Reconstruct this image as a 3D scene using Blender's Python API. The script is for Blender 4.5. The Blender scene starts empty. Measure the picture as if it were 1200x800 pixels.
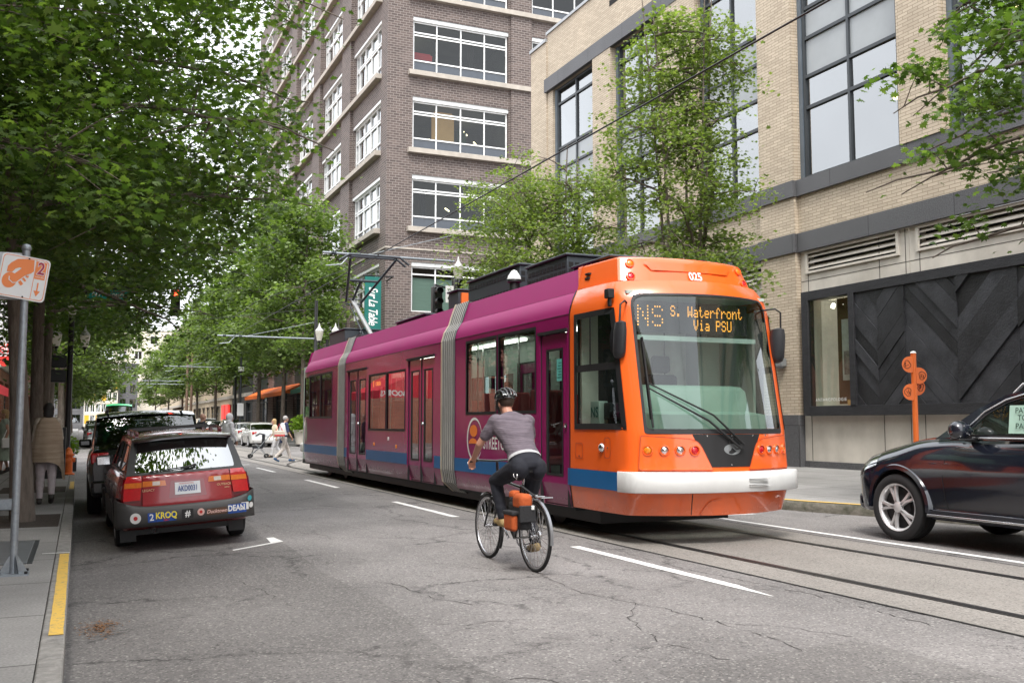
import bpy, bmesh, math, random
import numpy as np
from mathutils import Vector, Matrix
PI = math.pi
R = math.radians
SC = bpy.context.scene
COL = SC.collection
random.seed(7)
# ---------------------------------------------------------------- camera maths used only to aim the camera
CAM_H = 1.45
F_PX = 1143.0
PITCH = math.atan(96 / F_PX)
YAW = math.atan(508 / math.hypot(96, F_PX))
# ---------------------------------------------------------------- materials
MATS = {}
def N(nt, t, **kw):
 n = nt.nodes.new(t)
 for k, v in kw.items():
  setattr(n, k, v)
 return n
def c4(c):
 return (c[0], c[1], c[2], 1.0)
def pmat(name, col, rough=0.5, metal=0.0, var=0.12, scale=3.0, bump=0.0, bscale=40.0, coat=0.0,
 spec=0.5, emit=None, estr=1.0, col2=None, detail=6.0, rvar=0.1, stretch=(1, 1, 1)):
 if name in MATS:
  return MATS[name]
 m = bpy.data.materials.new(name)
 m.use_nodes = True
 nt = m.node_tree
 b = nt.nodes['Principled BSDF']
 tc = N(nt, 'ShaderNodeTexCoord')
 mp = N(nt, 'ShaderNodeMapping')
 mp.inputs['Scale'].default_value = stretch
 nt.links.new(tc.outputs['Object'], mp.inputs[0])
 no = N(nt, 'ShaderNodeTexNoise')
 no.inputs['Scale'].default_value = scale
 no.inputs['Detail'].default_value = detail
 no.inputs['Roughness'].default_value = 0.6
 nt.links.new(mp.outputs[0], no.inputs['Vector'])
 ra = N(nt, 'ShaderNodeValToRGB')
 ra.color_ramp.elements[0].position = 0.3
 ra.color_ramp.elements[1].position = 0.7
 if col2 is None:
  a = [max(0, x * (1 - var)) for x in col]
  c = [min(1, x * (1 + var)) for x in col]
 else:
  a, c = col, col2
 ra.color_ramp.elements[0].color = c4(a)
 ra.color_ramp.elements[1].color = c4(c)
 nt.links.new(no.outputs['Fac'], ra.inputs[0])
 nt.links.new(ra.outputs[0], b.inputs['Base Color'])
 mr = N(nt, 'ShaderNodeMapRange')
 mr.inputs['To Min'].default_value = max(0.02, rough - rvar * rough)
 mr.inputs['To Max'].default_value = min(1, rough + rvar * rough)
 nt.links.new(no.outputs['Fac'], mr.inputs[0])
 nt.links.new(mr.outputs[0], b.inputs['Roughness'])
 b.inputs['Metallic'].default_value = metal
 b.inputs['Specular IOR Level'].default_value = spec
 if coat:
  b.inputs['Coat Weight'].default_value = coat
  b.inputs['Coat Roughness'].default_value = 0.06
 if emit:
  b.inputs['Emission Color'].default_value = c4(emit)
  b.inputs['Emission Strength'].default_value = estr
 if bump:
  n2 = N(nt, 'ShaderNodeTexNoise')
  n2.inputs['Scale'].default_value = bscale
  n2.inputs['Detail'].default_value = 5
  nt.links.new(mp.outputs[0], n2.inputs['Vector'])
  bp = N(nt, 'ShaderNodeBump')
  bp.inputs['Strength'].default_value = bump
  bp.inputs['Distance'].default_value = 0.02
  nt.links.new(n2.outputs['Fac'], bp.inputs['Height'])
  nt.links.new(bp.outputs[0], b.inputs['Normal'])
 MATS[name] = m
 return m
def glassmat(name, tint=(0.6, 0.66, 0.64), refl=0.06, ior=1.5, rough=0.0):
 """clear pane: fresnel mix of a tinted transparent and a sharp reflection"""
 if name in MATS:
  return MATS[name]
 m = bpy.data.materials.new(name)
 m.use_nodes = True
 nt = m.node_tree
 nt.nodes.remove(nt.nodes['Principled BSDF'])
 out = nt.nodes['Material Output']
 tr = N(nt, 'ShaderNodeBsdfTransparent'); tr.inputs[0].default_value = c4(tint)
 gl = N(nt, 'ShaderNodeBsdfGlossy'); gl.inputs['Roughness'].default_value = rough
 gl.inputs[0].default_value = (0.95, 0.97, 0.98, 1)
 tc = N(nt, 'ShaderNodeTexCoord')
 nn = N(nt, 'ShaderNodeTexNoise'); nn.inputs['Scale'].default_value = 0.6; nn.inputs['Detail'].default_value = 1
 nt.links.new(tc.outputs['Object'], nn.inputs['Vector'])
 bp = N(nt, 'ShaderNodeBump'); bp.inputs['Strength'].default_value = 0.02; bp.inputs['Distance'].default_value = 0.3
 nt.links.new(nn.outputs['Fac'], bp.inputs['Height'])
 nt.links.new(bp.outputs[0], gl.inputs['Normal'])
 # two-sided Schlick fresnel: the pane reflects the same from either side
 fr = N(nt, 'ShaderNodeLayerWeight'); fr.inputs[0].default_value = 0.5
 pw = N(nt, 'ShaderNodeMath', operation='POWER'); pw.inputs[1].default_value = 3.2
 nt.links.new(fr.outputs['Facing'], pw.inputs[0])
 ad = N(nt, 'ShaderNodeMath', operation='MULTIPLY_ADD', use_clamp=True)
 ad.inputs[1].default_value = 0.9 - refl
 ad.inputs[2].default_value = refl + ((ior - 1) / (ior + 1)) ** 2
 nt.links.new(pw.outputs[0], ad.inputs[0])
 mx = N(nt, 'ShaderNodeMixShader')
 nt.links.new(ad.outputs[0], mx.inputs[0])
 nt.links.new(tr.outputs[0], mx.inputs[1])
 nt.links.new(gl.outputs[0], mx.inputs[2])
 nt.links.new(mx.outputs[0], out.inputs[0])
 MATS[name] = m
 return m
def brickmat(name, c1, c2, mortar, bw=0.3, bh=0.068, ms=0.006, rough=0.85, offs=0.5, bump=0.4, stain=0.25, bias=0.0, wob=0.5):
 if name in MATS:
  return MATS[name]
 m = bpy.data.materials.new(name)
 m.use_nodes = True
 nt = m.node_tree
 b = nt.nodes['Principled BSDF']
 tc = N(nt, 'ShaderNodeTexCoord')
 sx = N(nt, 'ShaderNodeSeparateXYZ')
 nt.links.new(tc.outputs['Object'], sx.inputs[0])
 ad = N(nt, 'ShaderNodeMath', operation='ADD')
 nt.links.new(sx.outputs[0], ad.inputs[0]); nt.links.new(sx.outputs[1], ad.inputs[1])
 cb = N(nt, 'ShaderNodeCombineXYZ')
 nt.links.new(ad.outputs[0], cb.inputs[0]); nt.links.new(sx.outputs[2], cb.inputs[1])
 br = N(nt, 'ShaderNodeTexBrick')
 br.offset = offs
 br.inputs['Scale'].default_value = 1.0
 br.inputs['Color1'].default_value = c4(c1)
 br.inputs['Color2'].default_value = c4(c2)
 br.inputs['Mortar'].default_value = c4(mortar)
 br.inputs['Mortar Size'].default_value = ms
 br.inputs['Mortar Smooth'].default_value = 0.1
 br.inputs['Bias'].default_value = bias
 br.inputs['Brick Width'].default_value = bw
 br.inputs['Row Height'].default_value = bh
 nt.links.new(cb.outputs[0], br.inputs['Vector'])
 no = N(nt, 'ShaderNodeTexNoise'); no.inputs['Scale'].default_value = 0.5; no.inputs['Detail'].default_value = 8
 no.inputs['Roughness'].default_value = 0.65
 nt.links.new(tc.outputs['Object'], no.inputs['Vector'])
 mr = N(nt, 'ShaderNodeMapRange'); mr.inputs['From Min'].default_value = 0.3; mr.inputs['From Max'].default_value = 0.7
 mr.inputs['To Min'].default_value = 1 - stain; mr.inputs['To Max'].default_value = 1 + stain * 0.3
 nt.links.new(no.outputs['Fac'], mr.inputs[0])
 mx = N(nt, 'ShaderNodeMix', data_type='RGBA', blend_type='MULTIPLY'); mx.inputs[0].default_value = 1
 nt.links.new(br.outputs['Color'], mx.inputs[6]); nt.links.new(mr.outputs[0], mx.inputs[7])
 nt.links.new(mx.outputs[2], b.inputs['Base Color'])
 b.inputs['Roughness'].default_value = rough
 bp = N(nt, 'ShaderNodeBump'); bp.inputs['Strength'].default_value = bump; bp.inputs['Distance'].default_value = 0.01; bp.invert = True
 nt.links.new(br.outputs['Fac'], bp.inputs['Height'])
 nt.links.new(bp.outputs[0], b.inputs['Normal'])
 MATS[name] = m
 return m
# ---------------------------------------------------------------- mesh builder
class MB:
 def __init__(s):
  s.v = []; s.f = []; s.m = []; s.mi = 0
 def add(s, vs, fs):
  o = len(s.v)
  s.v.extend(tuple(p) for p in vs)
  for f in fs:
   s.f.append(tuple(i + o for i in f)); s.m.append(s.mi)
  return s
 def quad(s, a, b, c, d):
  return s.add([a, b, c, d], [(0, 1, 2, 3)])
 def box(s, x0, x1, y0, y1, z0, z1):
  if x0 > x1: x0, x1 = x1, x0
  if y0 > y1: y0, y1 = y1, y0
  if z0 > z1: z0, z1 = z1, z0
  v = [(x0, y0, z0), (x1, y0, z0), (x1, y1, z0), (x0, y1, z0), (x0, y0, z1), (x1, y0, z1), (x1, y1, z1), (x0, y1, z1)]
  return s.add(v, [(0, 3, 2, 1), (4, 5, 6, 7), (0, 1, 5, 4), (1, 2, 6, 5), (2, 3, 7, 6), (3, 0, 4, 7)])
 def obox(s, M4, sx, sy, sz):
  v = [M4 @ Vector((x * sx / 2, y * sy / 2, z * sz / 2)) for x, y, z in
             ((-1, -1, -1), (1, -1, -1), (1, 1, -1), (-1, 1, -1), (-1, -1, 1), (1, -1, 1), (1, 1, 1), (-1, 1, 1))]
  return s.add(v, [(0, 3, 2, 1), (4, 5, 6, 7), (0, 1, 5, 4), (1, 2, 6, 5), (2, 3, 7, 6), (3, 0, 4, 7)])
 def bar(s, a, b, w, h, up=(0, 0, 1)):
  a = Vector(a); b = Vector(b); d = (b - a)
  L = d.length; d.normalize()
  x = d.cross(Vector(up))
  if x.length < 1e-4: x = d.cross(Vector((1, 0, 0)))
  x.normalize(); z = x.cross(d)
  M4 = Matrix.Translation((a + b) / 2) @ Matrix((x, d, z)).transposed().to_4x4()
  return s.obox(M4, w, L, h)
 def ring(s, c, d, r, n, ref=None, rx=None):
  d = Vector(d).normalized()
  if ref is None:
   ref = Vector((0, 0, 1)) if abs(d.z) < 0.9 else Vector((1, 0, 0))
  x = d.cross(ref).normalized(); y = x.cross(d)
  rx = rx or r
  return [Vector(c) + x * math.cos(2 * PI * i / n) * rx + y * math.sin(2 * PI * i / n) * r for i in range(n)]
 def tube(s, pts, r, n=8, cap=True, closed=False):
  pts = [Vector(p) for p in pts]; k = len(pts)
  rs = r if isinstance(r, (list, tuple)) else [r] * k
  vs = []; ref = None
  for i, p in enumerate(pts):
   if closed:
    d = pts[(i + 1) % k] - pts[i - 1]
   else:
    d = pts[min(i + 1, k - 1)] - pts[max(i - 1, 0)]
   if d.length < 1e-9: d = Vector((0, 0, 1))
   d.normalize()
   if ref is None:
    ref = Vector((0, 0, 1)) if abs(d.z) < 0.9 else Vector((1, 0, 0))
   x = d.cross(ref).normalized(); y = x.cross(d).normalized(); ref = y
   for j in range(n):
    a = 2 * PI * j / n
    vs.append(p + x * math.cos(a) * rs[i] + y * math.sin(a) * rs[i])
  fs = []
  for i in range(k if closed else k - 1):
   for j in range(n):
    a = i * n + j; b = i * n + (j + 1) % n; i2 = ((i + 1) % k) * n
    fs.append((a, b, i2 + (j + 1) % n, i2 + j))
  if cap and not closed:
   fs.append(tuple(reversed(range(n)))); fs.append(tuple((k - 1) * n + j for j in range(n)))
  return s.add(vs, fs)
 def lathe(s, prof, n=24, M4=None, cap=False):
  """prof = [(r, h)...] round the local z axis"""
  M4 = M4 or Matrix()
  vs = []
  for r, h in prof:
   for j in range(n):
    a = 2 * PI * j / n
    vs.append(M4 @ Vector((r * math.cos(a), r * math.sin(a), h)))
  fs = []
  for i in range(len(prof) - 1):
   for j in range(n):
    fs.append((i * n + j, i * n + (j + 1) % n, (i + 1) * n + (j + 1) % n, (i + 1) * n + j))
  if cap:
   fs.append(tuple(reversed(range(n)))); k = (len(prof) - 1) * n
   fs.append(tuple(k + j for j in range(n)))
  return s.add(vs, fs)
 def loft(s, rings, closed=True, cap=False, skip=None):
  n = len(rings[0]); vs = [p for r in rings for p in r]; fs = []
  for i in range(len(rings) - 1):
   for j in range(n if closed else n - 1):
    if skip and skip(i, j): continue
    fs.append((i * n + j, i * n + (j + 1) % n, (i + 1) * n + (j + 1) % n, (i + 1) * n + j))
  if cap:
   fs.append(tuple(reversed(range(n)))); k = (len(rings) - 1) * n
   fs.append(tuple(k + j for j in range(n)))
  return s.add(vs, fs)
 def panel(s, us, vs, holes, fn, depth=0.0, outer=False):
  """sheet u x v with rectangular holes; fn(u,v,d) -> point; reveals of given depth round holes"""
  U = sorted(set(list(us) + [h[0] for h in holes] + [h[1] for h in holes]))
  V = sorted(set(list(vs) + [h[2] for h in holes] + [h[3] for h in holes]))
  idx = {}; pts = []
  for i, u in enumerate(U):
   for j, v in enumerate(V):
    idx[i, j] = len(pts); pts.append(fn(u, v, 0.0))
  fs = []
  for i in range(len(U) - 1):
   for j in range(len(V) - 1):
    uc = (U[i] + U[i + 1]) / 2; vc = (V[j] + V[j + 1]) / 2
    if any(h[0] < uc < h[1] and h[2] < vc < h[3] for h in holes): continue
    fs.append((idx[i, j], idx[i + 1, j], idx[i + 1, j + 1], idx[i, j + 1]))
  s.add(pts, fs)
  if depth:
   for h in holes:
    Vh = [v for v in V if h[2] <= v <= h[3]]; Uh = [u for u in U if h[0] <= u <= h[1]]
    for seq in ([(h[0], v) for v in Vh], [(h[1], v) for v in Vh], [(u, h[2]) for u in Uh], [(u, h[3]) for u in Uh]):
     for (a, b), (c, d) in zip(seq, seq[1:]):
      s.quad(fn(a, b, 0), fn(c, d, 0), fn(c, d, depth), fn(a, b, depth))
  return s
 def xf(s, M4, start=0):
  for i in range(start, len(s.v)):
   s.v[i] = tuple(M4 @ Vector(s.v[i]))
  return s
 def build(s, name, mat, parent=None, smooth=None, bevel=0.0, origin=None, local=False, subd=0, segs=2, weld=False):
  if origin is not None: off = Vector(origin)
  elif parent is not None and not local: off = root_loc(parent)
  else: off = Vector((0, 0, 0))
  me = bpy.data.meshes.new(name)
  me.from_pydata([tuple(Vector(p) - off) for p in s.v], [], s.f)
  mats = mat if isinstance(mat, (list, tuple)) else [mat]
  for m in mats: me.materials.append(m)
  if len(mats) > 1: me.polygons.foreach_set('material_index', s.m)
  me.validate(); me.update()
  if weld:
   bm = bmesh.new(); bm.from_mesh(me); bmesh.ops.remove_doubles(bm, verts=bm.verts, dist=1e-4)
   bmesh.ops.recalc_face_normals(bm, faces=bm.faces); bm.to_mesh(me); bm.free()
  if smooth is not None:
   me.polygons.foreach_set('use_smooth', [True] * len(me.polygons))
   me.set_sharp_from_angle(angle=R(smooth))
  o = bpy.data.objects.new(name, me)
  COL.objects.link(o)
  if parent is not None: o.parent = parent
  elif origin is not None: o.location = origin
  if bevel:
   b = o.modifiers.new('bevel', 'BEVEL'); b.width = bevel; b.segments = segs; b.limit_method = 'ANGLE'; b.angle_limit = R(40)
   b.harden_normals = False
   if smooth is None:
    me.polygons.foreach_set('use_smooth', [True] * len(me.polygons)); me.set_sharp_from_angle(angle=R(35))
  if subd:
   b = o.modifiers.new('sub', 'SUBSURF'); b.levels = subd; b.render_levels = subd
  return o
def root_loc(o):
 v = Vector((0, 0, 0))
 while o is not None:
  v += o.location; o = o.parent
 return v
def empty(name, loc=(0, 0, 0), rz=0.0, label=None, cat=None, group=None, rot=None):
 o = bpy.data.objects.new(name, None)
 o.empty_display_size = 0.1
 COL.objects.link(o)
 o.location = loc
 o.rotation_euler = rot if rot else (0, 0, rz)
 tag(o, label, cat, group)
 return o
def tag(o, label=None, cat=None, group=None, kind=None):
 if label: o['label'] = label
 if cat: o['category'] = cat
 if group: o['group'] = group
 if kind: o['kind'] = kind
 return o
def struct(o):
 o['kind'] = 'structure'
 return o
def copy_tree(o, parent=None):
 c = o.copy(); COL.objects.link(c)
 if parent is not None: c.parent = parent
 for ch in [x for x in COL.objects if x.parent == o]:
  copy_tree(ch, c)
 return c
def dup(root, loc, rz=None, label=None, group=None):
 kids = {}
 for x in COL.objects:
  if x.parent is not None: kids.setdefault(x.parent.name, []).append(x)
 def rec(o, p):
  c = o.copy(); COL.objects.link(c)
  if p is not None: c.parent = p
  for ch in kids.get(o.name, []): rec(ch, c)
  return c
 r = rec(root, None)
 r.location = loc
 if rz is not None: r.rotation_euler = (0, 0, rz)
 if label: r['label'] = label
 if group: r['group'] = group
 return r
TS = bpy.data.scenes.new('workbench')      # scratch scene for evaluating text, curves and modifiers, removed at the end
def eval_mesh(o, *others):
 """evaluate o (unlinked) in the scratch scene"""
 for x in (o,) + others: TS.collection.objects.link(x)
 vl = TS.view_layers[0]; vl.update(); dg = vl.depsgraph
 me = bpy.data.meshes.new_from_object(o.evaluated_get(dg), depsgraph=dg)
 for x in (o,) + others: TS.collection.objects.unlink(x)
 return me
def text_parts(s, size=1.0, extrude=0.0, align='CENTER', bold=0.0, shear=0.0, spacing=1.0, res=3):
 cu = bpy.data.curves.new('txt', 'FONT')
 cu.body = s; cu.size = size; cu.extrude = extrude; cu.align_x = align; cu.align_y = 'CENTER'
 cu.offset = bold * size; cu.shear = shear; cu.space_character = spacing; cu.resolution_u = res
 o = bpy.data.objects.new('txt', cu)
 me = eval_mesh(o)
 vs = [v.co.copy() for v in me.vertices]; fs = [tuple(p.vertices) for p in me.polygons]
 bpy.data.objects.remove(o); bpy.data.curves.remove(cu); bpy.data.meshes.remove(me)
 return vs, fs
def text(mb, s, size, at, xd, yd, sx=1.0, **kw):
 """lay text into mb with its x along xd and its y along yd"""
 vs, fs = text_parts(s, size, **kw)
 at = Vector(at); xd = Vector(xd).normalized(); yd = Vector(yd).normalized(); nd = xd.cross(yd)
 mb.add([at + xd * v.x * sx + yd * v.y + nd * v.z for v in vs], fs)
 return mb
def plate2d(polys, thick=0.0):
 """fill of closed 2-D outlines (first = outer, others = holes); returns verts (x,y,z) and faces"""
 cu = bpy.data.curves.new('pl', 'CURVE'); cu.dimensions = '2D'; cu.fill_mode = 'BOTH'; cu.extrude = thick / 2
 for pl in polys:
  sp = cu.splines.new('POLY'); sp.points.add(len(pl) - 1)
  for i, (x, y) in enumerate(pl): sp.points[i].co = (x, y, 0, 1)
  sp.use_cyclic_u = True
 o = bpy.data.objects.new('pl', cu)
 me = eval_mesh(o)
 vs = [v.co.copy() for v in me.vertices]; fs = [tuple(p.vertices) for p in me.polygons]
 bpy.data.objects.remove(o); bpy.data.curves.remove(cu); bpy.data.meshes.remove(me)
 return vs, fs
def roundpoly(pts, r, n=4):
 """round the corners of a 2-D polygon"""
 out = []; k = len(pts)
 for i in range(k):
  p = Vector(pts[i]); a = Vector(pts[i - 1]); b = Vector(pts[(i + 1) % k])
  ri = r[i] if isinstance(r, (list, tuple)) else r
  if ri <= 0: out.append(tuple(p)); continue
  da = (a - p); db = (b - p)
  ra = min(ri, da.length * 0.45); rb = min(ri, db.length * 0.45)
  p0 = p + da.normalized() * ra; p1 = p + db.normalized() * rb
  for j in range(n + 1):
   t = j / n
   q = p0 * (1 - t) ** 2 + p * 2 * t * (1 - t) + p1 * t ** 2
   out.append(tuple(q))
 return out
def boolean(o, cutter, op='DIFFERENCE'):
 m = o.modifiers.new('b', 'BOOLEAN'); m.object = cutter; m.operation = op; m.solver = 'EXACT'
 try: m.material_mode = 'TRANSFER'
 except Exception: pass
 me = eval_mesh(o, cutter)
 o.modifiers.clear()
 old = o.data; o.data = me
 bpy.data.objects.remove(cutter)
 return o
def smoothstep(t):
 t = max(0, min(1, t)); return t * t * (3 - 2 * t)
def interp(tab, x):
 if x <= tab[0][0]: return tab[0][1]
 for (a, b), (c, d) in zip(tab, tab[1:]):
  if x <= c: return b + (d - b) * (x - a) / (c - a)
 return tab[-1][1]
def crv(tab, x):
 """monotone-ish cubic interpolation of a table"""
 if x <= tab[0][0]: return tab[0][1]
 if x >= tab[-1][0]: return tab[-1][1]
 n = len(tab)
 for i in range(n - 1):
  if x <= tab[i + 1][0]:
   x0, y0 = tab[i]; x1, y1 = tab[i + 1]
   def slope(k):
    if k <= 0 or k >= n - 1: 
     a = max(0, min(n - 2, k if k <= 0 else k - 1)); return (tab[a + 1][1] - tab[a][1]) / (tab[a + 1][0] - tab[a][0])
    s0 = (tab[k][1] - tab[k - 1][1]) / (tab[k][0] - tab[k - 1][0]); s1 = (tab[k + 1][1] - tab[k][1]) / (tab[k + 1][0] - tab[k][0])
    if s0 * s1 <= 0: return 0
    return 2 * s0 * s1 / (s0 + s1)
   h = x1 - x0; t = (x - x0) / h; m0 = slope(i) * h; m1 = slope(i + 1) * h
   return (2 * t**3 - 3 * t**2 + 1) * y0 + (t**3 - 2 * t**2 + t) * m0 + (-2 * t**3 + 3 * t**2) * y1 + (t**3 - t**2) * m1
def finefill(polys, maxlen=.07):
 """2-D fill cut fine enough to be wrapped on a curved surface: list of (x,y), faces"""
 vs, fs = plate2d(polys)
 bm = bmesh.new(); V = [bm.verts.new(v) for v in vs]
 for f in fs:
  try: bm.faces.new([V[i] for i in f])
  except ValueError: pass
 bmesh.ops.triangulate(bm, faces=bm.faces[:])
 for _ in range(6):
  L = [e for e in bm.edges if e.calc_length() > maxlen]
  if not L: break
  bmesh.ops.subdivide_edges(bm, edges=L, cuts=1)
  bmesh.ops.triangulate(bm, faces=[f for f in bm.faces if len(f.verts) > 3])
 bm.verts.index_update()
 P = [(v.co.x, v.co.y) for v in bm.verts]; F = [tuple(x.index for x in f.verts) for f in bm.faces]; bm.free()
 return P, F
# ================================================================ MATERIALS
def asphalt(name, base, light, crack=True, patch=0.15, lines=True):
 m = bpy.data.materials.new(name); m.use_nodes = True
 nt = m.node_tree; b = nt.nodes['Principled BSDF']
 tc = N(nt, 'ShaderNodeTexCoord')
 def noise(sc, det=4, rough=0.6, vec=None):
  n = N(nt, 'ShaderNodeTexNoise'); n.inputs['Scale'].default_value = sc; n.inputs['Detail'].default_value = det
  n.inputs['Roughness'].default_value = rough
  nt.links.new(vec or tc.outputs['Object'], n.inputs['Vector']); return n
 def rng(src, a, b_, c, d):
  r = N(nt, 'ShaderNodeMapRange'); r.inputs[1].default_value = a; r.inputs[2].default_value = b_
  r.inputs[3].default_value = c; r.inputs[4].default_value = d; nt.links.new(src, r.inputs[0]); return r.outputs[0]
 def mul(a, c, t='MULTIPLY', f=1.0):
  x = N(nt, 'ShaderNodeMix', data_type='RGBA', blend_type=t); 
  if isinstance(f, float): x.inputs[0].default_value = f
  else: nt.links.new(f, x.inputs[0])
  nt.links.new(a, x.inputs[6])
  if isinstance(c, tuple): x.inputs[7].default_value = c4(c)
  else: nt.links.new(c, x.inputs[7])
  return x.outputs[2]
 big = noise(0.35, 6)
 ra = N(nt, 'ShaderNodeValToRGB'); ra.color_ramp.elements[0].position = 0.35; ra.color_ramp.elements[1].position = 0.65
 ra.color_ramp.elements[0].color = c4([x * (1 - patch) for x in base]); ra.color_ramp.elements[1].color = c4([x * (1 + patch) for x in base])
 nt.links.new(big.outputs['Fac'], ra.inputs[0])
 col = ra.outputs[0]
 # wear streaks along the street
 mp = N(nt, 'ShaderNodeMapping'); mp.inputs['Scale'].default_value = (1.1, 0.06, 1)
 nt.links.new(tc.outputs['Object'], mp.inputs[0])
 st = noise(1.0, 5, 0.6, mp.outputs[0])
 col = mul(col, rng(st.outputs['Fac'], 0.3, 0.7, 0.86, 1.12))
 # stones in the binder
 vo = N(nt, 'ShaderNodeTexVoronoi'); vo.inputs['Scale'].default_value = 75
 nt.links.new(tc.outputs['Object'], vo.inputs['Vector'])
 sp = N(nt, 'ShaderNodeSeparateColor'); nt.links.new(vo.outputs['Color'], sp.inputs[0])
 col = mul(col, light, 'MIX', rng(sp.outputs[0], 0.80, 0.99, 0.0, 0.5))
 col = mul(col, (0.03, 0.03, 0.03), 'MIX', rng(sp.outputs[1], 0.72, 0.98, 0.0, 0.55))
 fine = noise(28, 4, 0.8)
 col = mul(col, rng(fine.outputs['Fac'], 0.3, 0.7, 0.82, 1.16))
 hgt = fine.outputs['Fac']
 if crack:
  wn = noise(1.6, 6, 0.75)
  w = N(nt, 'ShaderNodeMix', data_type='RGBA', blend_type='LINEAR_LIGHT'); w.inputs[0].default_value = 0.32
  nt.links.new(tc.outputs['Object'], w.inputs[6]); nt.links.new(wn.outputs['Color'], w.inputs[7])
  for sc, wd, lo, hi, seed in ((0.42, 0.017, 0.42, 0.50, 0.0), (1.9, 0.022, 0.53, 0.58, 7.0)):
   vc = N(nt, 'ShaderNodeTexVoronoi', feature='DISTANCE_TO_EDGE'); vc.inputs['Scale'].default_value = sc
   nt.links.new(w.outputs[2], vc.inputs['Vector'])
   mk = noise(0.22 + 0.1 * sc, 3)
   ln = rng(vc.outputs['Distance'], 0.0, wd, 1.0, 0.0)
   ms = rng(mk.outputs['Fac'], lo, hi, 0.0, 1.0)
   mu = N(nt, 'ShaderNodeMath', operation='MULTIPLY'); nt.links.new(ln, mu.inputs[0]); nt.links.new(ms, mu.inputs[1])
   cn = noise(9, 3, 0.7)
   m2 = N(nt, 'ShaderNodeMath', operation='MULTIPLY'); nt.links.new(mu.outputs[0], m2.inputs[0]); nt.links.new(rng(cn.outputs['Fac'], 0.38, 0.6, 0.1, 0.95), m2.inputs[1])
   col = mul(col, (0.022, 0.02, 0.02), 'MIX', m2.outputs[0])
 nt.links.new(col, b.inputs['Base Color'])
 b.inputs['Roughness'].default_value = 0.82
 b.inputs['Specular IOR Level'].default_value = 0.4
 bp = N(nt, 'ShaderNodeBump'); bp.inputs['Strength'].default_value = 0.5; bp.inputs['Distance'].default_value = 0.008
 nt.links.new(hgt, bp.inputs['Height']); nt.links.new(bp.outputs[0], b.inputs['Normal'])
 return m
M_ASPH = asphalt('asphalt', (0.185, 0.173, 0.168), (0.46, 0.44, 0.41), patch=.24)
M_SLAB = asphalt('track_concrete', (0.245, 0.225, 0.205), (0.38, 0.36, 0.33), crack=False, patch=0.12)
M_WALK = brickmat('pavement_concrete', (0.27, 0.262, 0.25), (0.30, 0.29, 0.28), (0.12, 0.115, 0.11), bw=1.5, bh=1.5, ms=0.012, offs=0.0, bump=0.3, stain=0.35)
def flat_brick(m):   # pavement flags lie in the ground plane: feed x,y
 nt = m.node_tree
 br = [n for n in nt.nodes if n.type == 'TEX_BRICK'][0]
 tc = [n for n in nt.nodes if n.type == 'TEX_COORD'][0]
 nt.links.new(tc.outputs['Object'], br.inputs['Vector'])
 b = nt.nodes['Principled BSDF']
 n2 = N(nt, 'ShaderNodeTexNoise'); n2.inputs['Scale'].default_value = 60; n2.inputs['Detail'].default_value = 4
 nt.links.new(tc.outputs['Object'], n2.inputs['Vector'])
 src = b.inputs['Base Color'].links[0].from_socket
 mr = N(nt, 'ShaderNodeMapRange'); mr.inputs[1].default_value = .3; mr.inputs[2].default_value = .7; mr.inputs[3].default_value = .75; mr.inputs[4].default_value = 1.2
 nt.links.new(n2.outputs['Fac'], mr.inputs[0])
 mx = N(nt, 'ShaderNodeMix', data_type='RGBA', blend_type='MULTIPLY'); mx.inputs[0].default_value = 1
 nt.links.new(src, mx.inputs[6]); nt.links.new(mr.outputs[0], mx.inputs[7]); nt.links.new(mx.outputs[2], b.inputs['Base Color'])
flat_brick(M_WALK)
M_KERB = pmat('kerb_granite', (0.24, 0.23, 0.215), 0.85, scale=14, var=0.3, bump=0.5, bscale=30)
M_KERBOLD = pmat('kerb_mossy', (0.075, 0.075, 0.05), 0.95, scale=5, col2=(0.21, 0.19, 0.16), bump=0.9, bscale=18)
def paintmat(name, col, wear=0.32, under=(0.13, 0.125, 0.125)):
 m = bpy.data.materials.new(name); m.use_nodes = True; nt = m.node_tree; b = nt.nodes['Principled BSDF']
 tc = N(nt, 'ShaderNodeTexCoord')
 n = N(nt, 'ShaderNodeTexNoise'); n.inputs['Scale'].default_value = 22; n.inputs['Detail'].default_value = 8; n.inputs['Roughness'].default_value = 0.8
 nt.links.new(tc.outputs['Object'], n.inputs['Vector'])
 r = N(nt, 'ShaderNodeValToRGB'); r.color_ramp.elements[0].position = wear; r.color_ramp.elements[1].position = wear + 0.12
 r.color_ramp.elements[0].color = c4(under); r.color_ramp.elements[1].color = c4(col)
 nt.links.new(n.outputs['Fac'], r.inputs[0]); nt.links.new(r.outputs[0], b.inputs['Base Color'])
 b.inputs['Roughness'].default_value = 0.75
 return m
M_WHITEP = paintmat('road_paint_white', (0.74, 0.73, 0.71))
M_WORNP = paintmat('road_paint_worn', (0.62, 0.61, 0.59), wear=0.44)
M_YELP = paintmat('kerb_paint_yellow', (0.70, 0.45, 0.09), wear=0.35, under=(0.25, 0.22, 0.17))
M_RAIL = pmat('rail_steel', (0.13, 0.125, 0.13), 0.32, metal=0.9, scale=8)
M_GROOVE = pmat('rail_groove', (0.015, 0.014, 0.013), 0.9)
M_TANB = brickmat('tan_brick', (0.58, 0.49, 0.375), (0.47, 0.39, 0.295), (0.27, 0.215, 0.155), bw=0.31, bh=0.083, ms=0.0075, stain=0.12)
M_BRNB = brickmat('brown_brick', (0.136, 0.102, 0.090), (0.078, 0.058, 0.053), (0.24, 0.21, 0.19), bw=0.42, bh=0.165, ms=0.020, stain=0.12, bump=0.3)
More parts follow.
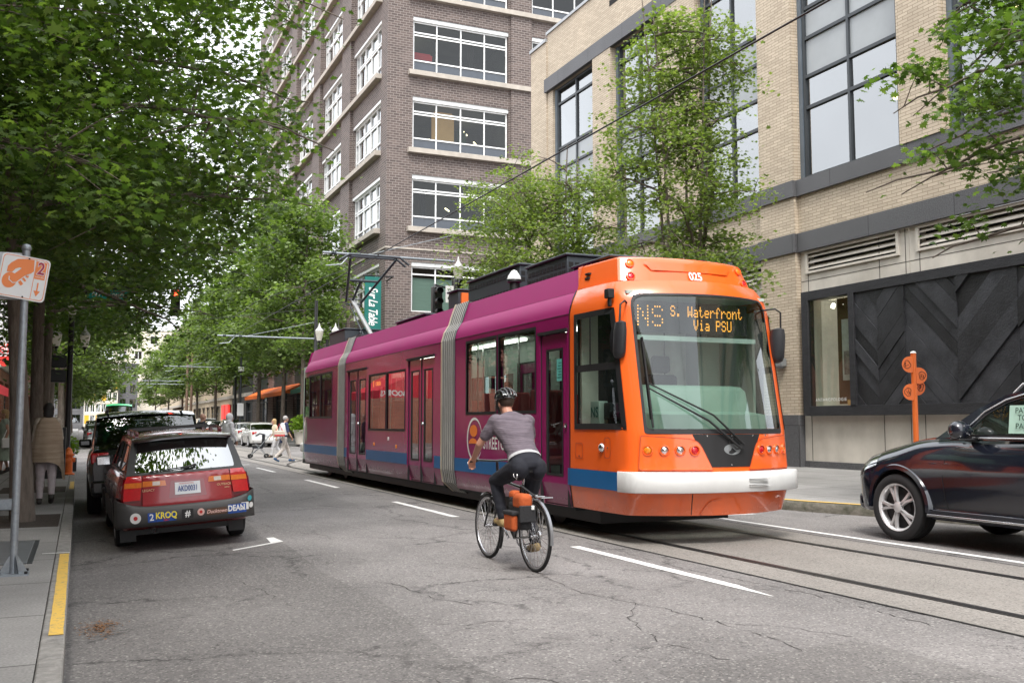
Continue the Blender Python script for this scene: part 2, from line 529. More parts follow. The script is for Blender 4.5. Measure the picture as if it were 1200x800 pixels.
M_REDB = brickmat('red_brick', (0.40, 0.13, 0.07), (0.30, 0.09, 0.05), (0.3, 0.25, 0.2), bw=0.3, bh=0.09, ms=0.01)
M_GRAN = brickmat('dark_granite', (0.088, 0.088, 0.093), (0.098, 0.098, 0.103), (0.03, 0.03, 0.03), bw=2.6, bh=1.4, ms=0.01, rough=0.6, stain=0.2)
def speckle(m, sc=90, a=0.7, b_=1.35):
 nt = m.node_tree; b = nt.nodes['Principled BSDF']; tc = [n for n in nt.nodes if n.type == 'TEX_COORD'][0]
 n2 = N(nt, 'ShaderNodeTexNoise'); n2.inputs['Scale'].default_value = sc; n2.inputs['Detail'].default_value = 3
 nt.links.new(tc.outputs['Object'], n2.inputs['Vector'])
 src = b.inputs['Base Color'].links[0].from_socket
 mr = N(nt, 'ShaderNodeMapRange'); mr.inputs[1].default_value = .35; mr.inputs[2].default_value = .65; mr.inputs[3].default_value = a; mr.inputs[4].default_value = b_
 nt.links.new(n2.outputs['Fac'], mr.inputs[0])
 mx = N(nt, 'ShaderNodeMix', data_type='RGBA', blend_type='MULTIPLY'); mx.inputs[0].default_value = 1
 nt.links.new(src, mx.inputs[6]); nt.links.new(mr.outputs[0], mx.inputs[7]); nt.links.new(mx.outputs[2], b.inputs['Base Color'])
speckle(M_GRAN, 40)
M_CONC = pmat('cast_concrete', (0.45, 0.415, 0.36), 0.8, scale=1.1, col2=(0.68, 0.635, 0.56), bump=0.15, bscale=25, detail=9, stretch=(1, 1, 0.8))
M_LEDGE = pmat('ledge_stone', (0.40, 0.36, 0.31), 0.8, scale=2, var=0.15)
M_COPING = pmat('coping_metal', (0.36, 0.37, 0.38), 0.45, metal=0.4, scale=2)
M_DKFRAME = pmat('dark_frame', (0.045, 0.052, 0.058), 0.45, metal=0.2)
M_BLUEFR = pmat('blue_grey_frame', (0.14, 0.17, 0.20), 0.45, metal=0.3)
M_WHFRAME = pmat('white_frame', (0.78, 0.79, 0.78), 0.4)
M_SPANDREL = pmat('spandrel_glass', (0.035, 0.045, 0.06), 0.15, coat=0.5)
M_FROST = pmat('frosted_panel', (0.33, 0.35, 0.36), 0.35, var=0.08, scale=1.2)
M_GLASS = glassmat('window_glass', (0.55, 0.62, 0.59), refl=0.0, ior=1.5)
M_GLASST = glassmat('coated_glass', (0.42, 0.48, 0.46), refl=0.26, ior=1.5)
M_CHAR = pmat('charred_wood', (0.007, 0.007, 0.009), 0.65, scale=3, col2=(0.022, 0.022, 0.025), bump=0.6, bscale=14, stretch=(1, 1, 6))
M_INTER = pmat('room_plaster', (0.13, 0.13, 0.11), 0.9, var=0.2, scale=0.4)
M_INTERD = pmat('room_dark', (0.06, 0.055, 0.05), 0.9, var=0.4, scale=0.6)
M_WARM = pmat('lamp_warm', (1, .8, .5), emit=(1.0, 0.62, 0.25), estr=9)
M_WOOD = pmat('glowing_wood', (0.42, 0.25, 0.10), 0.5, scale=2, emit=(0.6, .33, .12), estr=0.25)  # wood glows faintly: warm room light put into the material
M_BLACK = pmat('black_paint', (0.012, 0.012, 0.013), 0.4)
M_GREY = pmat('grey_metal', (0.30, 0.32, 0.33), 0.45, metal=0.6)
M_DARKIN = pmat('louvre_dark', (0.01, 0.01, 0.01), 0.9)
M_ORANGE = pmat('orange_paint', (0.80, 0.17, 0.03), 0.45, var=0.06)
M_WHITE = pmat('white_paint', (0.80, 0.80, 0.78), 0.45, var=0.04)
M_REDC = pmat('red_canvas', (0.62, 0.03, 0.045), 0.7)
M_ORC = pmat('orange_canvas', (0.75, 0.15, 0.02), 0.7)
M_GRC = pmat('green_canvas', (0.02, 0.09, 0.06), 0.7)
M_TEAL = pmat('teal_sign', (0.008, 0.13, 0.11), 0.4)
# ================================================================ GROUND
def roadz(x):
 return interp([(-0.25, -0.105), (2.4, 0.0), (100, 0.0)], x)
mb = MB()
xs = [-400, -120, -40, -10, -4, -0.25, 0.4, 1.1, 1.8, 2.4, 4, 6, 9, 12, 18, 40, 120, 400]
ys = [-60, -20, -5, 0, 5, 10, 15, 20, 25, 30, 40, 60, 90, 140, 220, 400, 900]
for i in range(len(xs) - 1):
 for j in range(len(ys) - 1):
  mb.quad(*[(x, y, roadz(x)) for x, y in ((xs[i], ys[j]), (xs[i + 1], ys[j]), (xs[i + 1], ys[j + 1]), (xs[i], ys[j + 1]))])
struct(mb.build('road', M_ASPH, weld=True))
def strip(mb, pts, e=0.004):   # flat painted patch following the camber
 mb.add([(x, y, roadz(x) + e) for x, y in pts], [tuple(range(len(pts)))])
M_ASPH2 = asphalt('asphalt_shade_and_patch', (0.155, 0.145, 0.140), (0.42, 0.40, 0.37), patch=.2)  # darker asphalt for the painted kerb-lane shade and the repair patches
mb = MB(); strip(mb, [(-.02, -8)] + [(2.28 + .05 * math.sin(k * 1.7) + random.uniform(-.03, .03), -8 + k) for k in range(45)] + [(-.02, 36)], .0015); struct(mb.build('road_shade_and_patch', M_ASPH2))  # dark sheet paints the shade of the left kerb lane onto the road
mb = MB(); strip(mb, [(2.9, 17.2), (4.6, 17.0), (4.7, 20.6), (2.95, 20.9)], .0015); strip(mb, [(3.1, 3.0), (4.9, 3.1), (4.85, 5.2), (3.15, 5.0)], .0015); struct(mb.build('road_shade_and_patch', M_ASPH2))  # repair cuts in the asphalt
# concrete track slab, rails
mb = MB(); strip(mb, [(5.96, -8), (8.8, -8), (8.8, 300), (5.96, 300)]); struct(mb.build('track_bed', M_SLAB))
for nm, x0 in (('rail', 6.53), ('rail', 8.12)):
 mb = MB()
 for a, b, mi in ((-0.065, -0.04, 0), (-0.04, -0.005, 1), (-0.005, 0.05, 0)):
  mb.mi = mi; strip(mb, [(x0 + a, -8), (x0 + b, -8), (x0 + b, 300), (x0 + a, 300)], 0.008 + (0.002 if mi == 0 else 0))
 struct(mb.build('rail', [M_RAIL, M_GROOVE]))
# tar seams beside the slab
mb = MB()
for x in (5.95, 8.81):
 y = -8
 while y < 45:
  w = 0.012 + 0.012 * random.random(); strip(mb, [(x - w, y), (x + w * .6, y), (x + 0.014, y + 1.1), (x - 0.01, y + 1.1)], 0.0065); y += 1.05
struct(mb.build('tar_seam', M_GROOVE))
# lane dashes
def ragged(x0, x1, y0, y1, n=24, j=0.008):
 L = [(x0 + random.uniform(-j, j), y0 + (y1 - y0) * k / n) for k in range(n + 1)]
 Rr = [(x1 + random.uniform(-j, j), y0 + (y1 - y0) * k / n) for k in range(n + 1)]
 return L + Rr[::-1]
mb = MB()
strip(mb, [(5.385, 6.77), (5.40, 6.75), (5.44, 7.15), (5.48, 7.35)] + [(5.48 + random.uniform(-.006, .006), 7.4 + 3.0 * k / 20) for k in range(21)] + [(5.355 + random.uniform(-.006, .006), 10.4 - 3.3 * k / 20) for k in range(20)])
for a, b in ((14.4, 17.65), (22.0, 25.4), (29.8, 33.0)): strip(mb, ragged(5.36, 5.48, a, b))
o = struct(mb.build('lane_marking', M_WHITEP))
mb = MB(); strip(mb, ragged(9.02, 9.12, -6, 36, 90, 0.006)); strip(mb, ragged(9.12, 10.0, 12.9, 12.98, 2, 0.0)); struct(mb.build('edge_line', M_WHITEP))
mb = MB(); strip(mb, [(1.70, 11.86), (2.36, 12.30), (2.36, 12.38), (1.70, 11.94)]); strip(mb, [(2.20, 12.24), (2.36, 12.34), (2.33, 12.80), (2.24, 12.80)])
struct(mb.build('parking_mark', M_WHITEP))
mb = MB()
strip(mb, [(.3, 35.4), (5.6, 35.4), (5.6, 35.85), (.3, 35.85)]); strip(mb, [(.3, 37.6), (12.5, 37.6), (12.5, 37.95), (.3, 37.95)]); strip(mb, [(.3, 41.6), (12.5, 41.6), (12.5, 41.95), (.3, 41.95)])
strip(mb, [(.3, 56.3), (12.5, 56.3), (12.5, 56.65), (.3, 56.65)]); strip(mb, [(.3, 60.0), (12.5, 60.0), (12.5, 60.4), (.3, 60.4)])
struct(mb.build('crosswalk_marking', M_WORNP))
# cross-street rails curve seen past the tram
mb = MB()
for off in (0, 1.6):
 pts = []
 for k in range(25):
  t = k / 24 * PI / 2
  pts.append((6.5 + off + (14 - off) * (1 - math.cos(t)), 32 + 14 * math.sin(t) - off * math.sin(t)))
 for a, b in zip(pts, pts[1:]):
  strip(mb, [(a[0] - .04, a[1] + .02), (b[0] - .04, b[1] + .04), (b[0] + .03, b[1] - .04), (a[0] + .03, a[1] - .02)], 0.014)
struct(mb.build('branch_rail', M_RAIL))
def slab(name, poly, z0, z1, mat):
 vs, fs = plate2d([poly], z1 - z0)
 m = MB(); m.add([(v.x, v.y, v.z + (z0 + z1) / 2) for v in vs], fs)
 return struct(m.build(name, mat))
KX = -0.03
slab('sidewalk', [(-60, -6), (KX - .14, -6), (KX - .14, 36.2), (-1.4, 37.6), (-60, 37.6)], -0.3, 0.150, M_WALK)
mb = MB()
y = -6.0
while y < 36.0:
 L = min(2.42, 36.2 - y); mb.box(KX - .136, KX, y + 0.004, y + L - 0.004, -0.3, 0.151); y += 2.42
struct(mb.build('kerb', M_KERB, bevel=0.012, origin=(KX, 0, 0)))
mb = MB(); mb.add([(x, y, 0.1555) for x, y in ragged(KX - .095, KX - .012, 6.75, 10.86, 20, .002)], [tuple(range(42))])
mb.add([(x, y, 0.1555) for x, y in ragged(KX - .095, KX - .012, 21.4, 24.2, 10, .002)], [tuple(range(22))])
struct(mb.build('kerb_paint', M_YELP))
mb = MB()
for y in (10.92, 18.9): mb.quad((-.29, y, .156), (KX - .008, y, .156), (KX - .008, y + .05, .156), (-.29, y + .05, .156))
struct(mb.build('kerb_tick', M_WHITEP))
M_SOIL = pmat('tree_pit_soil', (0.055, 0.042, 0.033), 0.95, scale=25, var=0.5, bump=0.8, bscale=60)
mb = MB()
for y in (13.8, 20.6, 27.2): mb.box(-1.35, -0.19, y, y + 1.85, 0.10, 0.1545)
struct(mb.build('tree_pit', M_SOIL))
# right pavement: slopes gently up to the wall
kerbR = [(11.75, -8), (11.75, 10.2), (11.55, 11.4), (11.05, 12.9), (10.75, 14.3), (10.6, 16), (10.55, 20), (10.55, 34), (11.1, 36.6), (12.6, 37.9)]
mb = MB()
rows = []
for x, y in kerbR:
 rows.append([(x + .15 + (17.95 - x - .15) * t, y, .165 + .13 * t) for t in (0, .25, .5, .75, 1)])
mb.loft(rows, closed=False); struct(mb.build('sidewalk', M_WALK))
mb = MB(); mb.mi = 0
dense = []
for (a, b), (c, d) in zip(kerbR, kerbR[1:]):
 n = max(1, int(math.hypot(c - a, d - b) / .5))
 dense += [(a + (c - a) * k / n, b + (d - b) * k / n) for k in range(n)]
dense.append(kerbR[-1])
rings = []
for x, y in dense:
 j = random.uniform(-.012, .012)
 rings.append([(x - .01 + j, y, -.2), (x - .012 + j, y, .06), (x + j, y, .145), (x + .02, y, .166), (x + .155, y, .168), (x + .155, y, .0)])
mb.loft(rings, closed=False)
struct(mb.build('kerb', M_KERBOLD, smooth=50))
mb = MB(); mb.loft([[(x + .012, y, .1705), (x + .14, y, .1725)] for x, y in dense if 10.9 < y < 30], closed=False); struct(mb.build('kerb_paint', M_YELP))
# blocks past the crossing
slab('sidewalk', [(12.6, 62.2), (13.6, 61.3), (60, 61.3), (60, 330), (12.6, 330)], -.3, .16, M_WALK)
slab('sidewalk', [(-60, 61.3), (-1.2, 61.3), (KX, 62.2), (KX, 330), (-60, 330)], -.3, .15, M_WALK)
M_CRK = pmat('crack_dirt', (.045, .04, .038), .95, var=.5, scale=20)
def crack(pts, w=.009, seed=1):
 rc = random.Random(seed); L = []
 for (a, b), (c, d) in zip(pts, pts[1:]):
  n = max(2, int(math.hypot(c - a, d - b) / .07))
  for k in range(n): L.append((a + (c - a) * k / n + rc.gauss(0, .016), b + (d - b) * k / n + rc.gauss(0, .016)))
 m = MB()
 for i in range(len(L) - 1):
  (x0, y0), (x1, y1) = L[i], L[i + 1]; d = math.hypot(x1 - x0, y1 - y0) + 1e-6; ux, uy = -(y1 - y0) / d, (x1 - x0) / d
  a = w * rc.uniform(.15, 1.0) if i else .001; 
  if rc.random() < .12: continue
  m.quad((x0 - ux * a, y0 - uy * a, roadz(x0) + .0025), (x1 - ux * a, y1 - uy * a, roadz(x1) + .0025), (x1 + ux * a, y1 + uy * a, roadz(x1) + .0025), (x0 + ux * a, y0 + uy * a, roadz(x0) + .0025))
 struct(m.build('road_crack', M_CRK))
CR = [[(3.83, 9.5), (4.1, 8.5), (4.0, 7.6), (4.25, 6.7), (4.35, 5.8), (4.3, 4.9)], [(1.28, 11.2), (1.36, 10.6), (1.5, 10.3)], [(1.42, 9.7), (1.55, 9.1), (1.62, 8.4), (1.66, 7.7)], [(2.55, 8.9), (2.7, 8.5), (2.75, 7.9), (2.9, 7.5), (3.0, 7.35)], [(2.35, 6.85), (2.6, 6.7), (2.9, 6.75), (3.3, 6.7)],
      [(3.4, 9.9), (3.8, 9.1), (4.05, 8.7)], [(5.7, 12.5), (5.72, 10.2), (5.6, 8.4), (5.75, 6.9), (5.66, 5.2)], [(4.35, 6.0), (4.7, 5.7), (4.9, 5.2)], [(4.2, 7.0), (3.8, 6.4), (3.6, 5.7), (3.7, 5.0)], [(2.0, 17), (2.4, 15.2), (2.6, 13.6), (3.1, 12.4)], [(3.3, 14.6), (3.7, 13.0), (3.9, 11.6)], [(4.4, 17), (4.5, 14), (4.8, 12.2)],
      [(1.9, 5.6), (2.0, 4.9), (2.25, 4.4)], [(2.25, 5.3), (2.5, 5.1), (2.6, 4.7)]]
for i, c_ in enumerate(CR): crack(c_, (.0065, .005, .006)[i % 3], i)
# steel vault lid + leaf litter
t = empty('vault_cover', (-.75, 11.2, .15), label='grey steel vault lid set in the pavement beside the parking sign pole', cat='vault cover')
mb = MB(); mb.box(-1.35, -.40, 10.3, 12.2, .12, .158); mb.build('lid', pmat('galv_lid', (0.22, .235, .25), .5, metal=.6, scale=6), t, bevel=.004)
mb = MB()
for a in ((-1.35, -.40, 10.25, 10.295), (-1.35, -.40, 12.205, 12.25), (-.395, -.35, 10.25, 12.25)): mb.box(*a, .12, .155)
mb.build('rim', M_DKFRAME, t)
mb = MB()
for k in range(420):
 a = random.gauss(0, 1); b = random.gauss(0, 1); x = .20 + .07 * a; y = 8.08 + .16 * b
 s = random.uniform(.006, .02); q = random.uniform(0, 6.3); z = roadz(x) + random.uniform(.004, .018)
 mb.quad(*[(x + s * math.cos(q + k2 * PI / 2) * (1 if k2 % 2 else .3), y + s * math.sin(q + k2 * PI / 2) * (1 if k2 % 2 else .3), z + random.uniform(0, .006)) for k2 in range(4)])
tag(mb.build('leaf_litter', pmat('dry_litter', (0.20, 0.10, 0.045), .9, scale=30, var=.5)), 'little heap of dry brown leaf litter on the asphalt near the yellow kerb', 'leaf litter', kind='stuff')
# ================================================================ WINDOWS
def window(parent, fn, u0, u1, v0, v1, cols, rows, mf, mg, fw=0.06, dep=0.05, d0=0.2, spandrel=None, msp=None, name='window', glass=True):
 """fn(u,v,d): d measured inward from the wall face. cols/rows: inner mullion positions"""
 mb = MB()
 def bx(a, b, c, d, e=0.0):
  P = [fn(a, c, d0 - dep - e), fn(b, c, d0 - dep - e), fn(b, d, d0 - dep - e), fn(a, d, d0 - dep - e), fn(a, c, d0 + .02), fn(b, c, d0 + .02), fn(b, d, d0 + .02), fn(a, d, d0 + .02)]
  mb.add(P, [(0, 1, 2, 3), (0, 4, 5, 1), (1, 5, 6, 2), (2, 6, 7, 3), (3, 7, 4, 0)])
 bx(u0, u0 + fw, v0, v1); bx(u1 - fw, u1, v0, v1)
 bx(u0 + fw, u1 - fw, v0, v0 + fw, -.002); bx(u0 + fw, u1 - fw, v1 - fw, v1, -.002)
 h = fw / 2
 for r in rows: bx(u0 + fw, u1 - fw, r - h, r + h, -.006)
 for c in cols: bx(c - h * .9, c + h * .9, v0 + fw, v1 - fw, -.003)
 w = mb.build(name, mf, parent)
 if glass:
  R_ = [v0] + list(rows) + [v1]; sp = spandrel or []
  g = MB(); s = MB()
  for i in range(len(R_) - 1):
   t = s if i in sp else g
   C_ = [u0] + list(cols) + [u1]
   for a, b in zip(C_, C_[1:]):
    j = [random.uniform(-.004, .004) for _ in range(4)]
    t.quad(fn(a + .01, R_[i] + .01, d0 + j[0]), fn(b - .01, R_[i] + .01, d0 + j[1]), fn(b - .01, R_[i + 1] - .01, d0 + j[2]), fn(a + .01, R_[i + 1] - .01, d0 + j[3]))
  if g.f: g.build('pane', mg, w)
  if s.f: s.build('spandrel_panel', msp or M_SPANDREL, w)
 return w
# ================================================================ TAN BRICK STORE
TX, TY = 17.8, 22.0
tan = empty('department_store', (TX, TY, 0), label='tan brick department store with tall dark framed windows behind the streetcar', cat='building')
def ft(u, v, d): return (TX + d, u, v)
def ftp(u, v, d): return (TX - .13 + d, u, v)
bays = [(32.27, 35.95), (27.64, 30.85), (22.35, 25.42), (17.10, 20.85), (12.05, 15.80), (6.9, 10.6), (1.7, 5.4)]
pil = [(35.95, 36.45), (30.85, 32.27), (25.42, 27.64), (20.85, 22.35), (15.80, 17.10), (10.6, 12.05), (5.4, 6.9)]
ZW0, ZW1 = 8.06, 15.45
mb = MB()
mb.panel([-45, 36.45], [6.59, 18.0], [(a, b, ZW0, ZW1) for a, b in bays], ft, 0.32)
mb.quad((TX, -45, 0), (TX, 1.7, 0), (TX, 1.7, 6.59), (TX, -45, 6.59))  # store front carried on unseen behind the camera to darken reflections
# corner pier stands back and lower
mb.panel([36.45, 38.0], [.3, 17.7], [], lambda u, v, d: (TX - .05, u, v))
mb.quad((TX - .05, 36.45, .3), (TX, 36.45, .3), (TX, 36.45, 17.7), (TX - .05, 36.45, 17.7))
mb.quad((TX - .05, 38, .3), (TX + 25, 38, .3), (TX + 25, 38, 17.7), (TX - .05, 38, 17.7))
mb.quad((TX, 36.45, 17.7), (TX + .6, 36.45, 17.7), (TX + .6, 36.45, 18), (TX, 36.45, 18))
wall = mb.build('wall', M_TANB, tan)
for a, b in pil[1:]:
 mb = MB()
 mb.box(TX - .13, TX + .05, a + .02, b - .02, 8.06, 15.45)
 if a != 15.80: mb.box(TX - .13, TX + .05, a + .02, b - .02, 6.592, 7.62); mb.box(TX - .13, TX + .05, a + .02, b - .02, 1.68, 6.08)
 mb.build('pilaster', M_TANB, tan)
 if a == 15.80: continue
 mb = MB(); mb.box(TX - .16, TX + .05, a, b, .2, 1.68); mb.build('pilaster_base', M_GRAN, tan, bevel=.01)
mb = MB()
mb.box(TX - .10, TX + .04, -45, 36.4, 7.62, 8.06)
for a, b in pil[1:]:
 if a != 15.80: mb.box(TX - .20, TX - .098, a - .02, b + .02, 7.617, 8.063)
mb.build('sill_band', M_GRAN, tan)
mb = MB()
mb.box(TX - .10, TX + .04, -45, 36.4, 6.08, 6.59)
for a, b in pil[1:]:
 if a != 15.80: mb.box(TX - .20, TX - .098, a - .02, b + .02, 6.077, 6.593)
mb.build('string_course', M_GRAN, tan)
mb = MB(); mb.box(TX - .15, TX + .04, -45, 36.5, 15.45, 16.02); mb.build('lintel_band', M_GRAN, tan)
mb = MB(); mb.box(TX - .06, TX + .5, -6, 36.5, 18.0, 18.12); mb.box(TX - .11, TX + .5, 36.45, 38.05, 17.7, 17.84); mb.box(TX + .5, TX + 25, 37.6, 38.05, 17.7, 17.84); mb.build('coping', M_COPING, tan)
mb = MB(); mb.quad((TX + .1, -6, 17.6), (TX + 25, -6, 17.6), (TX + 25, 38, 17.6), (TX + .1, 38, 17.6)); mb.build('roof', M_COPING, tan)
mb = MB(); mb.box(TX - .01, TX + .02, 30.1, 31.1, 17.12, 17.34); mb.build('scupper', M_DARKIN, tan)
for i, (a, b) in enumerate(bays):
 m1 = [(a + b) / 2] if i < 6 else []
 rows = [10.05, 10.92, 12.0, 12.85, 14.75]
 window(tan, ft, a + .16, b - .16, ZW0 + .02, ZW1 - .02, m1, rows, M_DKFRAME, M_GLASST, fw=.09, dep=.07, d0=.2, spandrel=[2, 3], msp=M_FROST)
 mb = MB()   # broad blue-grey side jambs
 for q in (a + .01, b - .15): mb.box(TX + .10, TX + .22, q, q + .14, ZW0 + .02, ZW1 - .02)
 mb.build('jamb', M_BLUEFR, tan)
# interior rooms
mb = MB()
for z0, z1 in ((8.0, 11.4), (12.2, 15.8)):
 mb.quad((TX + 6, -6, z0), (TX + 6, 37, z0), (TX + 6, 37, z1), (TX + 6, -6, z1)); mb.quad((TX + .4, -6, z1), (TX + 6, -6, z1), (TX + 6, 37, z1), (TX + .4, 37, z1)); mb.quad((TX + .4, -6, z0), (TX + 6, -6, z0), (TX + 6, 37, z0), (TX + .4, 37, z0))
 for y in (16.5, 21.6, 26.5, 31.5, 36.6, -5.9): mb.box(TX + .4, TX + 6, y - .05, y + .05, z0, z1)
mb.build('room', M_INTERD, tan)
for y, z, x in ((15.0, 10.9, 1.5), (18.2, 10.6, 2.0), (19.6, 10.3, 2.4), (24.0, 10.4, 2.2), (14.2, 10.0, 3.0), (18.9, 10.9, 3.1), (23.2, 10.7, 1.4)):
 mb = MB(); mb.lathe([(0, 0), (.07, .02), (.09, .07), (.05, .13), (0, .14)], 12, Matrix.Translation((TX + x, y, z))); mb.build('ceiling_spot', M_WARM, tan, smooth=60)
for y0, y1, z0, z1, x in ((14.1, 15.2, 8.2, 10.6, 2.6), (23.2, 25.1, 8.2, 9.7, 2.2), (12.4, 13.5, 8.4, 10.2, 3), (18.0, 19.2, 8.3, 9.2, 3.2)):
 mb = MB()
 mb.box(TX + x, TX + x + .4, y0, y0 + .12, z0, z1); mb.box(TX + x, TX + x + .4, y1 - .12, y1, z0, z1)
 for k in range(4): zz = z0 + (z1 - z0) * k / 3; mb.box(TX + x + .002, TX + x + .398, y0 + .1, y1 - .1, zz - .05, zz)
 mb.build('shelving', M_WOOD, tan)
# ground floor bays
for i, (a, b) in enumerate(bays):
 mb = MB()
 A, B = a - .03, b + .03
 if i == 4: B = 17.06
 lz0, lz1 = 5.52, 6.0
 la, lb = A + .12, (A + B) / 2 + 1.72
 hol = [(B - 3.45, B - .32, lz0, lz1)]
 glassY = (b - 2.0, b - .45)
 if i == 4: glassY = (13.5, 13.6)
 hol2 = hol + [(glassY[0], glassY[1], 1.92, 4.72)]
 mb.panel([A, B], [.45, 2.95, 6.08], hol2, lambda u, v, d: (TX + .05 + d, u, v), .25)
 mb.build('concrete_wall', M_CONC, tan)
 mb = MB(); mb.box(TX + .01, TX + .06, A, B, .2, .46); mb.build('plinth', M_GRAN, tan)
 mb = MB()
 for q in (A + (B - A) * .03, B - .3, A + .95): mb.box(TX + .043, TX + .052, q - .006, q + .006, .47, 6.07)
 mb.box(TX + .043, TX + .052, A, B, 5.27, 5.28); mb.build('panel_joint', M_DARKIN, tan)
 l = MB()
 for k in range(3):
  z = lz0 + .05 + k * .16
  l.add([(TX + .03, B - 3.45, z), (TX + .03, B - .32, z), (TX + .16, B - .32, z + .11), (TX + .16, B - 3.45, z + .11), (TX + .03, B - 3.45, z + .02), (TX + .03, B - .32, z + .02), (TX + .16, B - .32, z + .13), (TX + .16, B - 3.45, z + .13)], [(0, 1, 2, 3), (4, 5, 6, 7), (0, 1, 5, 4)])
 for q in (B - 3.53, B - .32): l.box(TX - .01, TX + .1, q, q + .08, lz0 - .06, lz1 + .06)
 l.box(TX - .008, TX + .1, B - 3.45, B - .32, lz0 - .06, lz0); l.box(TX - .008, TX + .1, B - 3.45, B - .32, lz1, lz1 + .06)
 lv = l.build('louvre', M_CONC, tan)
 mb = MB(); mb.quad((TX + .24, B - 3.45, lz0), (TX + .24, B - .32, lz0), (TX + .24, B - .32, lz1), (TX + .24, B - 3.45, lz1)); mb.build('louvre_back', M_DARKIN, lv)
# charred-wood display front (bay 3 and continuing towards the viewer)
def clip(poly, rect):
 def cl(p, ax, val, keep):
  out = []
  for i in range(len(p)):
   a = p[i - 1]; b = p[i]; ia = keep(a[ax], val); ib = keep(b[ax], val)
   if ia != ib:
    t = (val - a[ax]) / (b[ax] - a[ax]); out.append((a[0] + (b[0] - a[0]) * t, a[1] + (b[1] - a[1]) * t))
   if ib: out.append(b)
  return out
 for ax, val, kp in ((0, rect[0], lambda v, w: v >= w), (0, rect[1], lambda v, w: v <= w), (1, rect[2], lambda v, w: v >= w), (1, rect[3], lambda v, w: v <= w)):
  poly = cl(poly, ax, val, kp)
  if len(poly) < 3: return []
 return poly
def black_front(b, yend, glassY):
 X0 = TX - .17
 zt, zb = 4.95, 1.65
 f = MB()
 f.box(X0, TX + .04, b - .25, b, zb, zt); f.box(X0 + .003, TX + .04, yend, b - .25, zt - .24, zt - .002); f.box(X0 + .003, TX + .04, yend, b - .25, zb + .002, zb + .25)
 f.box(X0 - .01, TX + .04, glassY[0] - .18, glassY[0], zb + .25, zt - .24); f.box(X0 - .01, TX + .04, yend, yend + .22, zb + .25, zt - .24)
 fr = f.build('display_frame', M_CHAR, tan, bevel=.006)
 # planks
 y = glassY[0] - .18
 zones = []
 for w, dr in ((.75, 1), (.85, -1), (1.50, 1), (1.55, -1), (1.6, -1), (1.7, -1), (1.6, 1)):
  y2 = max(y - w, yend + .22)
  if y - y2 > .2: zones.append((y2, y, dr))
  y = y2
 p = MB()
 for (ya, yb, dr) in zones:
  q = -6.0
  while q < 8:
   w = random.choice((.24, .32, .40)); q2 = q + w - .008
   # strips along direction (1,dr)/sqrt2 in (y,z); offset q measured along normal
   L = 9
   dy, dz = math.sqrt(.5), math.sqrt(.5) * dr
   ny, nz = -dz, dy
   cy, cz = (ya + yb) / 2, 3.3
   poly = [(cy + ny * q - dy * L, cz + nz * q - dz * L), (cy + ny * q + dy * L, cz + nz * q + dz * L), (cy + ny * q2 + dy * L, cz + nz * q2 + dz * L), (cy + ny * q2 - dy * L, cz + nz * q2 - dz * L)]
   c = clip(poly, (ya, yb, zb + .25, zt - .24))
   if len(c) >= 3:
    dx = random.uniform(0, .06); k = len(c)
    x = X0 + .07 - dx
    vs = [(x, a_, b_) for a_, b_ in c] + [(TX + .02, a_, b_) for a_, b_ in c]
    p.add(vs, [tuple(range(k))] + [(i_, (i_ + 1) % k, k + (i_ + 1) % k, k + i_) for i_ in range(k)])
   q += w
 p.build('plank_cladding', M_PLANK, tan)
 return fr
M_PLANK = pmat('charred_planks', (0.007, 0.0075, 0.009), 0.6, scale=2.2, col2=(0.028, 0.029, 0.033), bump=0.5, bscale=22, detail=9)
nt = M_PLANK.node_tree     # tone varies from plank to plank
geo = N(nt, 'ShaderNodeNewGeometry'); mrr = N(nt, 'ShaderNodeMapRange'); mrr.inputs[3].default_value = .3; mrr.inputs[4].default_value = 1.9
nt.links.new(geo.outputs['Random Per Island'], mrr.inputs[0])
bs = nt.nodes['Principled BSDF']; src = bs.inputs['Base Color'].links[0].from_socket
mxx = N(nt, 'ShaderNodeMix', data_type='RGBA', blend_type='MULTIPLY'); mxx.inputs[0].default_value = 1
nt.links.new(src, mxx.inputs[6]); nt.links.new(mrr.outputs[0], mxx.inputs[7]); nt.links.new(mxx.outputs[2], bs.inputs['Base Color'])
